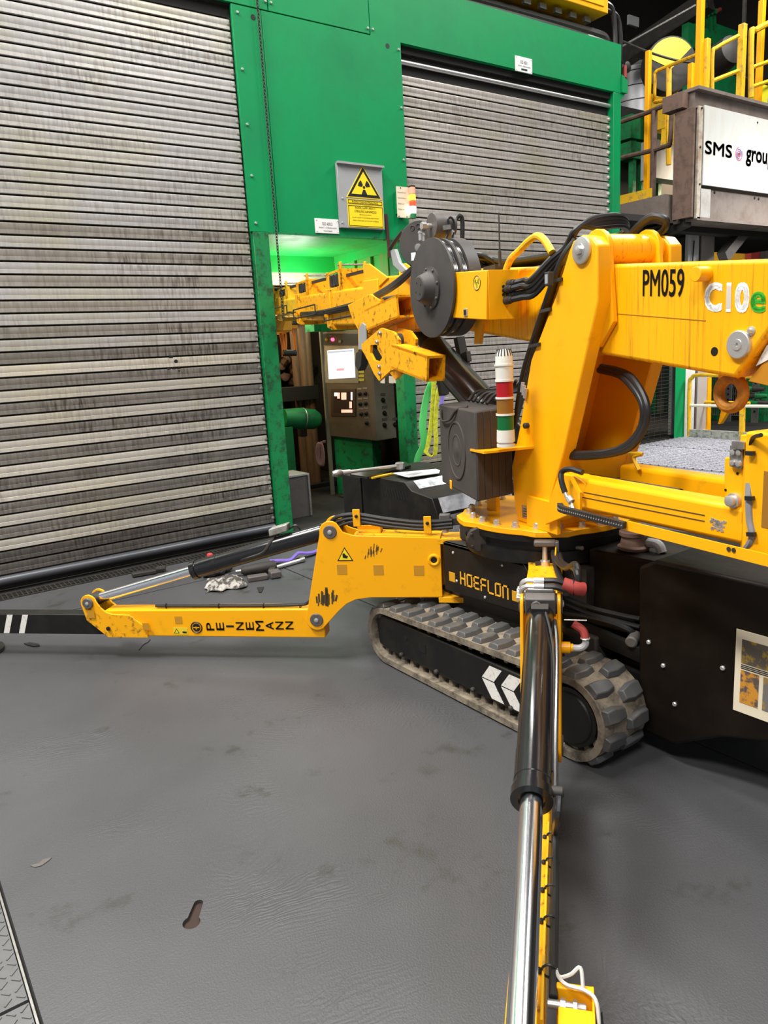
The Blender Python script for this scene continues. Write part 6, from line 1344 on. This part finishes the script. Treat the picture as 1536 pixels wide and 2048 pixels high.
B(MB().box((9.45, PY + .1, 4.51), (9.62, PY + .4, 4.70)), 'beam_end', RUST, pf); B(MB().box((9.66, PY - .06, 3.14), (9.90, PY + .0, 3.50)), 'pale_patch', CONC, pf)
bd = B(MB().box((9.70, PY - .065, 3.545), (14.5, PY - .045, 4.52)), 'white_board', SIGNW, pf, 'white board with company lettering', bevel=.002)
yb = PY - .066
def bw(u, v): return gy(u, v, yb)
a, b = bw(1410, 309), bw(1464, 315)
text('SMS', PRT, bd, (a.x, yb, bw(1411, 307).z), X, Z, w=bw(1464, 300).x - a.x, h=bw(1411, 281).z - bw(1411, 307).z, bold=.035, off=.001)
c = bw(1478, 308)
for r_, a0, a1, m in ((.088, 100, 395, pm('logo_pink', (.62, .06, .16), .5)), (.066, -30, 130, pm('logo_blue', (.06, .10, .36), .5)), (.066, 160, 290, pm('logo_blue2', (.06, .10, .36), .5)), (.044, 90, 440, pm('logo_violet', (.30, .12, .30), .5)), (.030, 160, 420, pm('logo_red', (.62, .05, .08), .5))):
    mb = MB(); n = 26; P = []
    for i in range(n + 1): t = math.radians(a0 + (a1 - a0) * i / n); P.append((math.cos(t), math.sin(t)))
    pts = [V((c.x + x * r_, yb - .0015, c.z + z * r_)) for x, z in P] + [V((c.x + x * (r_ - .012), yb - .0015, c.z + z * (r_ - .012))) for x, z in reversed(P)]
    for i in range(n): mb.prism([pts[i], pts[i + 1], pts[2 * n - i], pts[2 * n + 1 - i]], (0, .001, 0))
    B(mb, 'logo_ring', m, bd)
B(MB().lathe((c.x, yb, c.z), -Y, [(0, .017), (.0015, .017)], 16), 'logo_dot', PRT, bd)
a = bw(1492, 322); text('group', PRT, bd, (a.x, yb, bw(1492, 331).z), X, Z, h=bw(1500, 301).z - bw(1500, 333).z, bold=.035, off=.001)
for (u, v) in ((1404, 216), (1401, 294), (1400, 368), (1515, 245)): p = bw(u, v); B(MB().bolt((p.x, PY - .065, p.z), -Y, .014, .008), 'board_screw', PRT, bd)
for (u, v) in ((1420, 384), (1429, 385), (1509, 396), (1517, 398)): p = gy(u, v, PY + .02); B(MB().bolt((p.x, PY + .02, p.z), -Y, .02, .012), 'beam_bolt', BLKM, pf)
B(MB().box((8.2, PY + .35, 3.12), (15, 8.5, 3.2)), 'deck', DARK, pf)
B(MB().bar((9.5, PY + .3, 3.3), (9.5, 8.5, 3.3), .2, .36), 'side_beam', BEAM, pf); B(MB().bar((9.45, 6.6, 3.28), (9.45, 8.6, 3.28), .03, .26), 'kick_plate', RUST, pf)
B(MB().bar((9.46, 6.75, 3.50), (9.46, 7.3, 3.50), .02, .22), 'yellow_kick_plate', YELW, pf); B(MB().bar((9.46, 7.7, 3.42), (9.46, 8.4, 3.42), .02, .14), 'yellow_kick_plate', YELW, pf)
B(MB().bar((9.62, PY + .1, 3.1), (10.8, PY + 2.4, 2.9), .12, .12), 'under_beam', BLKM, pf); B(MB().box((9.6, PY + .3, 3.02), (15, PY + .5, 3.1)), 'under_beam', DARK, pf)
a, b = gy(1445, 515, 6.6), gy(1505, 440, 6.6); B(MB().bar(a, b, .16, .14, Y), 'knee_brace', DGR2, pf); 
# columns under the platform
cm = thing('grey_support_column', 'pale grey steel column with a brown flange under the raised platform', 'column', (10.6, 7.1, 0))
xa, xb, xc, xd_ = gy(1368, 800, 7.0).x, gy(1400, 480, 7.0).x, gy(1403, 480, 7.0).x, gy(1428, 480, 7.0).x
B(MB().box((gy(1350, 480, 7.4).x, 7.4, 0), (gy(1382, 480, 7.4).x, 7.45, 3.1)), 'rear_flange', CONC, cm)
B(MB().box((xa, 7.0, 0), (xb, 7.05, 3.1)), 'flange', pm('pale_grey_column', (.66, .65, .62), .6, dirt=(.45, .43, .39), dscale=4, damt=.6), cm); B(MB().box((xc, 6.99, 0), (xd_, 7.04, 3.1)), 'flange', pm('brown_grey_flange', (.42, .37, .34), .6), cm); B(MB().box((xb - .02, 7.0, 0), (xc + .02, 7.4, 3.1)), 'web', DGR2, cm)
B(MB().tube([(xa + .12, 6.98, 3.0), (xa + .08, 6.97, 2.7), (xa + .06, 6.97, 2.4), (xa + .10, 6.97, 2.3)], .01, 5), 'cable', BLKM, cm)
# railings on the platform: each a thing
def rail(name, label, segs, r=.027, m=YELW):
    t = thing(name, label, 'railing', segs[0][0][0], 'platform railings')
    for i, s in enumerate(segs):
        B(MB().tube(s[0], s[1] if len(s) > 1 else r, 8, smooth=len(s[0]) > 3), s[2] if len(s) > 2 else 'rail', s[3] if len(s) > 3 else m, t)
    return t
Yr = 6.35
g_ = lambda u, v, y=Yr: gy(u, v, y)
rail('platform_railing', 'yellow railing loop on the platform left of the tall yellow post', [([g_(1405, 105, 6.6), g_(1330, 135, 7.6), g_(1311, 145, 7.8), g_(1310, 160, 7.8), g_(1309, 190, 7.8), g_(1312, 204, 7.8), g_(1370, 184, 7.0)],), ([g_(1338, 135, 7.5), g_(1337, 330, 7.5)], .04, 'post')])
rail('platform_railing', 'yellow railing with square posts on the platform above the white board', [([V((g_(1425, 175).x, Yr, 4.742)), g_(1425, 110), g_(1434, 95), g_(1476, 72)],), ([g_(1425, 162), g_(1476, 142)],)])
rail('platform_railing', 'worn pink marked yellow railing at the right edge of the picture', [([g_(1502, 195), g_(1503, 70), g_(1512, 60), g_(1560, 35)], .04), ([g_(1504, 135), g_(1560, 115)],), ([g_(1500, 175), g_(1560, 155)],)])
def post(u0, v0, u1, v1, w_, label, y=Yr, m=YELW):
    a, b = g_(u1, v1, y), g_(u0, v0, y); a.x = (a.x + b.x) / 2; b.x = a.x; w_ *= .8; a.z = 4.742 if y < 7 else 3.202
    o = B(MB().box((a.x - w_, y - w_, a.z), (a.x + w_, y + w_, b.z)), 'railing_post', m, None, loc=(a.x, y, a.z), bevel=.006); return tag(o, label, 'post', 'upright yellow posts on the platform')
post(1413, 78, 1411, 172, .05, 'short square worn yellow post right beside the tall yellow post')
post(1484, 48, 1482, 190, .055, 'square worn yellow post between two railings above the white board')
post(1402, -40, 1398, 170, .05, 'tallest bright yellow post at the platform corner', 6.4, YEL)
post(1523, 0, 1518, 200, .05, 'bright yellow upright post at the upper right edge', 6.6, YEL)
post(1297, 102, 1293, 378, .045, 'slim yellow orange post left of the platform with dark wire fence', 7.8, YEL)
post(1383, 127, 1382, 168, .05, 'short yellow post behind the platform corner', 7.4, YEL)
rail('platform_railing', 'rusty brown handrail at the lower left of the platform', [([g_(1244, 243, 8.2), g_(1290, 227, 7.6), g_(1332, 210, 7.0), g_(1342, 214, 6.9), g_(1343, 230, 6.9), g_(1340, 285, 6.9), g_(1332, 292, 7.0), g_(1300, 302, 7.4), g_(1244, 315, 8.2)], .035, 'rail', RUST), ([g_(1309, 222, 7.3), g_(1305, 405, 7.3)], .045, 'post', RUST)])
# machinery behind the railing
du = thing('grey_duct_vessel', 'large pale grey cylindrical vessel behind the railing', 'vessel', g_(1290, 200, 10.3))
a = g_(1282, 165, 12.0); zb_ = g_(1282, 300, 12).z; zt_ = g_(1282, 132, 12).z
B(MB().lathe((a.x, 12.1, zb_), Z, [(0, .62), (zt_ - zb_ - .12, .62), (zt_ - zb_, .5), (zt_ - zb_ + .03, .1)], 36), 'shell', pm('pale_vessel', (.50, .51, .53), .4, .3), du)
for k in range(5): B(MB().torus((a.x, 12.1, zb_ + (zt_ - zb_) * (.2 + .17 * k)), Z, .62, .012, 36, 6), 'band', DGR2, du)
B(MB().box((a.x - .3, 11.9, 0), (a.x + .3, 12.3, zb_)), 'stand', DARK, du)
cd_ = thing('yellow_cable_reel', 'big yellow and black reel disc behind the railing', 'reel', g_(1340, 130, 9.0))
c = g_(1342, 128, 8.35); dn = V((-.55, -.83, 0)).normalized()
B(MB().lathe(c, dn, [(-.25, .43), (0, .43), (.01, .40), (.012, .2)], 40), 'reel_body', BLKM, cd_)
P = [c + dn * .014 + (Z * math.sin(math.radians(a)) + V((-dn.y, dn.x, 0)) * math.cos(math.radians(a))) * .40 for a in range(35, 166, 10)] + [c + dn * .014 - Z * .08]
B(MB().prism(P, dn * .006), 'yellow_sector', pm('lemon_yellow', (.80, .74, .02), .4), cd_)
B(MB().lathe(c + V((.35, -.5, -.15)), V((-.3, -1, .2)), [(0, .2), (.15, .25), (.5, .22), (.55, .1)], 20), 'drive', BLKM, cd_)
gm = thing('green_lever_machine', 'green machine with upright levers behind the platform railing', 'machine', g_(1400, 150, 9.0))
ym = 9.9
B(MB().box(g_(1374, 195, ym), g_(1398, 66, ym + .12)), 'column', GRNM, gm, bevel=.01); B(MB().box(g_(1398, 200, ym + .1), g_(1462, 70, ym + .3)), 'cabinet', pm('green_cabinet', (.004, .24, .07), .45, dirt=(.01, .08, .03), dscale=4, damt=.7), gm, bevel=.01)
B(MB().box(g_(1376, 92, ym - .05), g_(1430, 72, ym + .1)), 'cross_head', GRNM, gm)
for (u0, v0, u1, v1) in ((1383, 14, 1390, 66), (1392, 10, 1393, 66), (1412, 30, 1412, 72), (1420, 26, 1422, 72), (1428, 24, 1429, 72)):
    B(MB().bar(g_(u0, v0, ym), g_(u1, v1, ym), .07, .05, Y), 'lever', GRNM, gm); B(MB().lathe(g_(u0, v0, ym - .03), -Y, [(-.02, .05), (.05, .05)], 12), 'lever_eye', GRNM, gm)
B(MB().cyl(g_(1424, 27, ym), g_(1440, 19, ym), .04), 'red_handle', REDS, gm)
rc2 = thing('cable_reel', 'lemon yellow reel disc half hidden at the right edge', 'reel', g_(1540, 190, 8.0)); c = g_(1545, 200, 8.0)
B(MB().lathe(c, (-.4, -.9, 0), [(-.2, .36), (0, .36), (.01, .33)], 32), 'disc', pm('lemon_yellow2', (.70, .66, .02), .4), rc2); B(MB().lathe(c, (-.4, -.9, 0), [(0.01, .12), (.04, .10)], 18), 'hub', GRYP, rc2)
gt = thing('machine_frame', 'dark green machine frame behind the brown handrail', 'machine', g_(1270, 380, 9.6))
for (u0, v0, u1, v1) in ((1262, 255, 1330, 275), (1262, 300, 1300, 315)): B(MB().box(g_(u0, v1, 9.6), g_(u1, v0, 9.9)), 'cross_beam', GRNM, gt)
for u in (1266, 1284, 1318): B(MB().bar(g_(u, 235, 9.7), V((g_(u, 235, 9.7).x, 9.7, 0)), .1, .1), 'upright', GRNM, gt)
B(MB().box(g_(1308, 355, 9.3), g_(1362, 300, 9.6)), 'window_box', GRYP, gt); B(MB().box(g_(1330, 255, 9.0), g_(1372, 205, 9.3)), 'yellow_housing', YELW, gt); B(MB().bar(g_(1340, 190, 9.0), g_(1334, 290, 9.0), .16, .16), 'yellow_arm', YELW, gt)
B(MB().box(g_(1240, 420, 10.0), g_(1380, 250, 10.2)), 'dark_back', DARK, gt)
# thin guy wire and roof truss
tr = thing('roof_truss', 'dark steel roof beam with a lamp bracket above the platform', 'beam', (12, 11, 8)); B(MB().bar(g_(1240, 120, 11.5), g_(1420, 0, 9.5), .3, .35), 'beam', BLKM, tr); B(MB().bar(g_(1240, 95, 11), g_(1392, 10, 9.5), .03, .03), 'tie_rod', STL, tr); B(MB().box(g_(1258, 48, 10.8), g_(1274, 37, 10.85)), 'lamp_bracket', GRYP, tr)
B(MB().tube([g_(1244, 82, 9), g_(1300, 105, 8.5), g_(1350, 120, 8.2), g_(1400, 130, 8), g_(1540, 170, 8)], .02, 6), 'cable', BLKM, tr); B(MB().bar(g_(1488, 50, 8), g_(1490, -20, 8), .05, .05), 'hanger', BLKM, tr)
# lit hall seen under the platform
lh = thing('far_crane_beam', 'bright yellow lit overhead beam in the far hall under the platform', 'beam', g_(1480, 500, 11)); B(MB().box(g_(1405, 520, 11), g_(1600, 482, 11.5)), 'girder', pm('lit_yellow_beam', (.85, .50, .04), .5), lh); B(MB().box(g_(1405, 482, 11.4), g_(1600, 440, 11.9)), 'upper_beam', CREAM, lh)
B(MB().box(g_(1380, 580, 12.2), g_(1620, 420, 12.4)), 'pale_wall', pm('warm_far_wall', (.75, .58, .40), .7), lh)
for (u, m) in ((1502, REDS), (1518, DGR2)): B(MB().box(g_(u, 520, 10.8), g_(u + 8, 503, 10.95)), 'trolley_box', m, lh)
area('hall_lamp', (15.0, 9.0, 4.8), 1.0, 160, (1, .78, .5), target=(14.5, 11.5, 3.2))
# mesh fence and green post behind the gratings
mf = thing('mesh_fence', 'green mesh fence panel behind the crane column', 'fence', (9.6, 7.1, 0))
gx0, gx1 = gy(1346, 800, 7.02).x, gy(1366, 800, 7.02).x
m_ = MB()
for i in range(30): m_.bar((8.6, 7.08, .05 + i * .055), (gx0 + .02, 7.08, .05 + i * .055), .006, .006)
for i in range(12): m_.bar((8.6 + i * .15, 7.085, .03), (8.6 + i * .15, 7.085, 1.65), .006, .006)
B(m_, 'wire_mesh', BLKM, mf, kind='stuff'); B(MB().box((gx0, 6.985, 0), (gx1, 7.10 - .11, 1.8)), 'green_post', GRN, mf); B(MB().box((8.5, 7.05, 0), (gx0, 7.1, .03)), 'bottom_strip', BLKM, mf)
B(MB().box((8.5, 8.2, 0), (gx1, 8.3, 2.2)), 'green_board', GRND, mf); P = [V((gx0 - .45, 8.15, 1.5)), V((gx0 + .1, 8.15, 1.5)), V((gx0 + .1, 8.15, .1)), V((gx0 - .7, 8.15, .9))]; B(MB().prism(P, (0, .03, 0)), 'green_gusset', pm('mint_green', (.02, .50, .20), .4), mf)
B(MB().tube([(gx0 - .15, 7.9, .2), (gx0 - .15, 7.9, 1.2), (gx0 - .12, 7.9, 1.45), (gx0 - .04, 7.9, 1.45), (gx0 - .02, 7.9, 1.2), (gx0 - .02, 7.9, .2)], .02, 6), 'pipe_bend', STL, mf)
# railing and kerb of the machine pit, running away from the wall at x = 10.75
KX = 10.75
yr = thing('floor_railing', 'yellow tube railing around the machine pit behind the gratings', 'railing', (KX, 6.0, 0))
def yp(u, v, x=KX): return gx(u, v, x)
B(MB().box((KX - .02, 3.5, 0), (KX + .05, 6.9, .14)), 'kick_plate', pm('speckled_kerb', (.35, .36, .32), .6, dirt=(.05, .06, .05), dscale=18, damt=.9), yr)
B(MB().tube([yp(1378, 872), yp(1379, 772), yp(1384, 756), yp(1398, 750), yp(1470, 752), yp(1580, 755)], .03, 8), 'top_rail', YELW, yr); B(MB().tube([yp(1380, 811), yp(1470, 812), yp(1580, 813)], .022, 8), 'mid_rail', pm('pale_rail', (.8, .76, .62), .4), yr)
B(MB().bar(yp(1484, 872), yp(1486, 755), .06, .06), 'post', YELW, yr); B(MB().bar(yp(1411, 872, 11.4), yp(1413, 755, 11.4), .10, .12), 'post', YEL, yr)
B(MB().tube([yp(1408, 808, 11.3), yp(1404, 850, 11.3), yp(1412, 862, 11.3), yp(1480, 866, 11.3)], .025, 8), 'inner_rail', YELW, yr); B(MB().tube([yp(1408, 804, 11.3), yp(1500, 806, 11.3)], .022, 8), 'inner_rail', YELW, yr)
B(MB().prism([yp(1444, 812, 11.6), yp(1462, 812, 11.6), yp(1440, 848, 11.6), yp(1436, 848, 11.6)], (.1, 0, 0)), 'yellow_gusset', YEL, yr)
pm_ = thing('pit_machinery', 'green machinery with steel ladders seen through the yellow railing', 'machine', (13, 6, 0))
B(MB().box((14.0, 2.5, 0), (14.2, 9.6, 2.6)), 'back_panel', pm('dark_grid_green', (.008, .03, .016), .6), pm_)
for (u, m, w_) in ((1500, GRNM, .14), (1424, GRNM, .10), (1519, GRNM, .09)): c = gx(u, 820, 13.3); B(MB().box((13.3, c.y - w_, 0), (13.5, c.y + w_, 2.2)), 'green_pillar', m, pm_)
for u in (1455, 1509):
    c = gx(u, 820, 13.1); B(MB().box((13.1, c.y - .06, 0), (13.13, c.y + .06, 2.0)), 'perforated_strip', STL, pm_); h_ = MB()
    for k in range(16): h_.lathe((13.098, c.y, .2 + k * .1), -X, [(0, .02), (.002, .02)], 8)
    B(h_, 'strip_holes', PRT, pm_, kind='stuff')
ya, yb2 = gx(1478, 820, 13.2).y, gx(1425, 820, 13.2).y
for k in range(9): B(MB().box((13.2, ya, .1 + k * .13), (13.22, yb2, .112 + k * .13)), 'grid_bar', STL, pm_)
for k in range(14): y = ya + (yb2 - ya) * k / 13; B(MB().box((13.21, y, .1), (13.22, y + .012, 1.25)), 'grid_bar', STL, pm_)
for k in range(6): c = gx(1500 + 6 * k, 778 + (k % 3) * 14, 12.6); B(MB().lathe(c, Y, [(-.1, .03), (.1, .06)], 9), 'valve', BLKM if k % 2 else GRNM, pm_)
B(MB().box((12.4, 2.6, 0), (12.9, 6.2, .25)), 'base_frame', DARK, pm_)
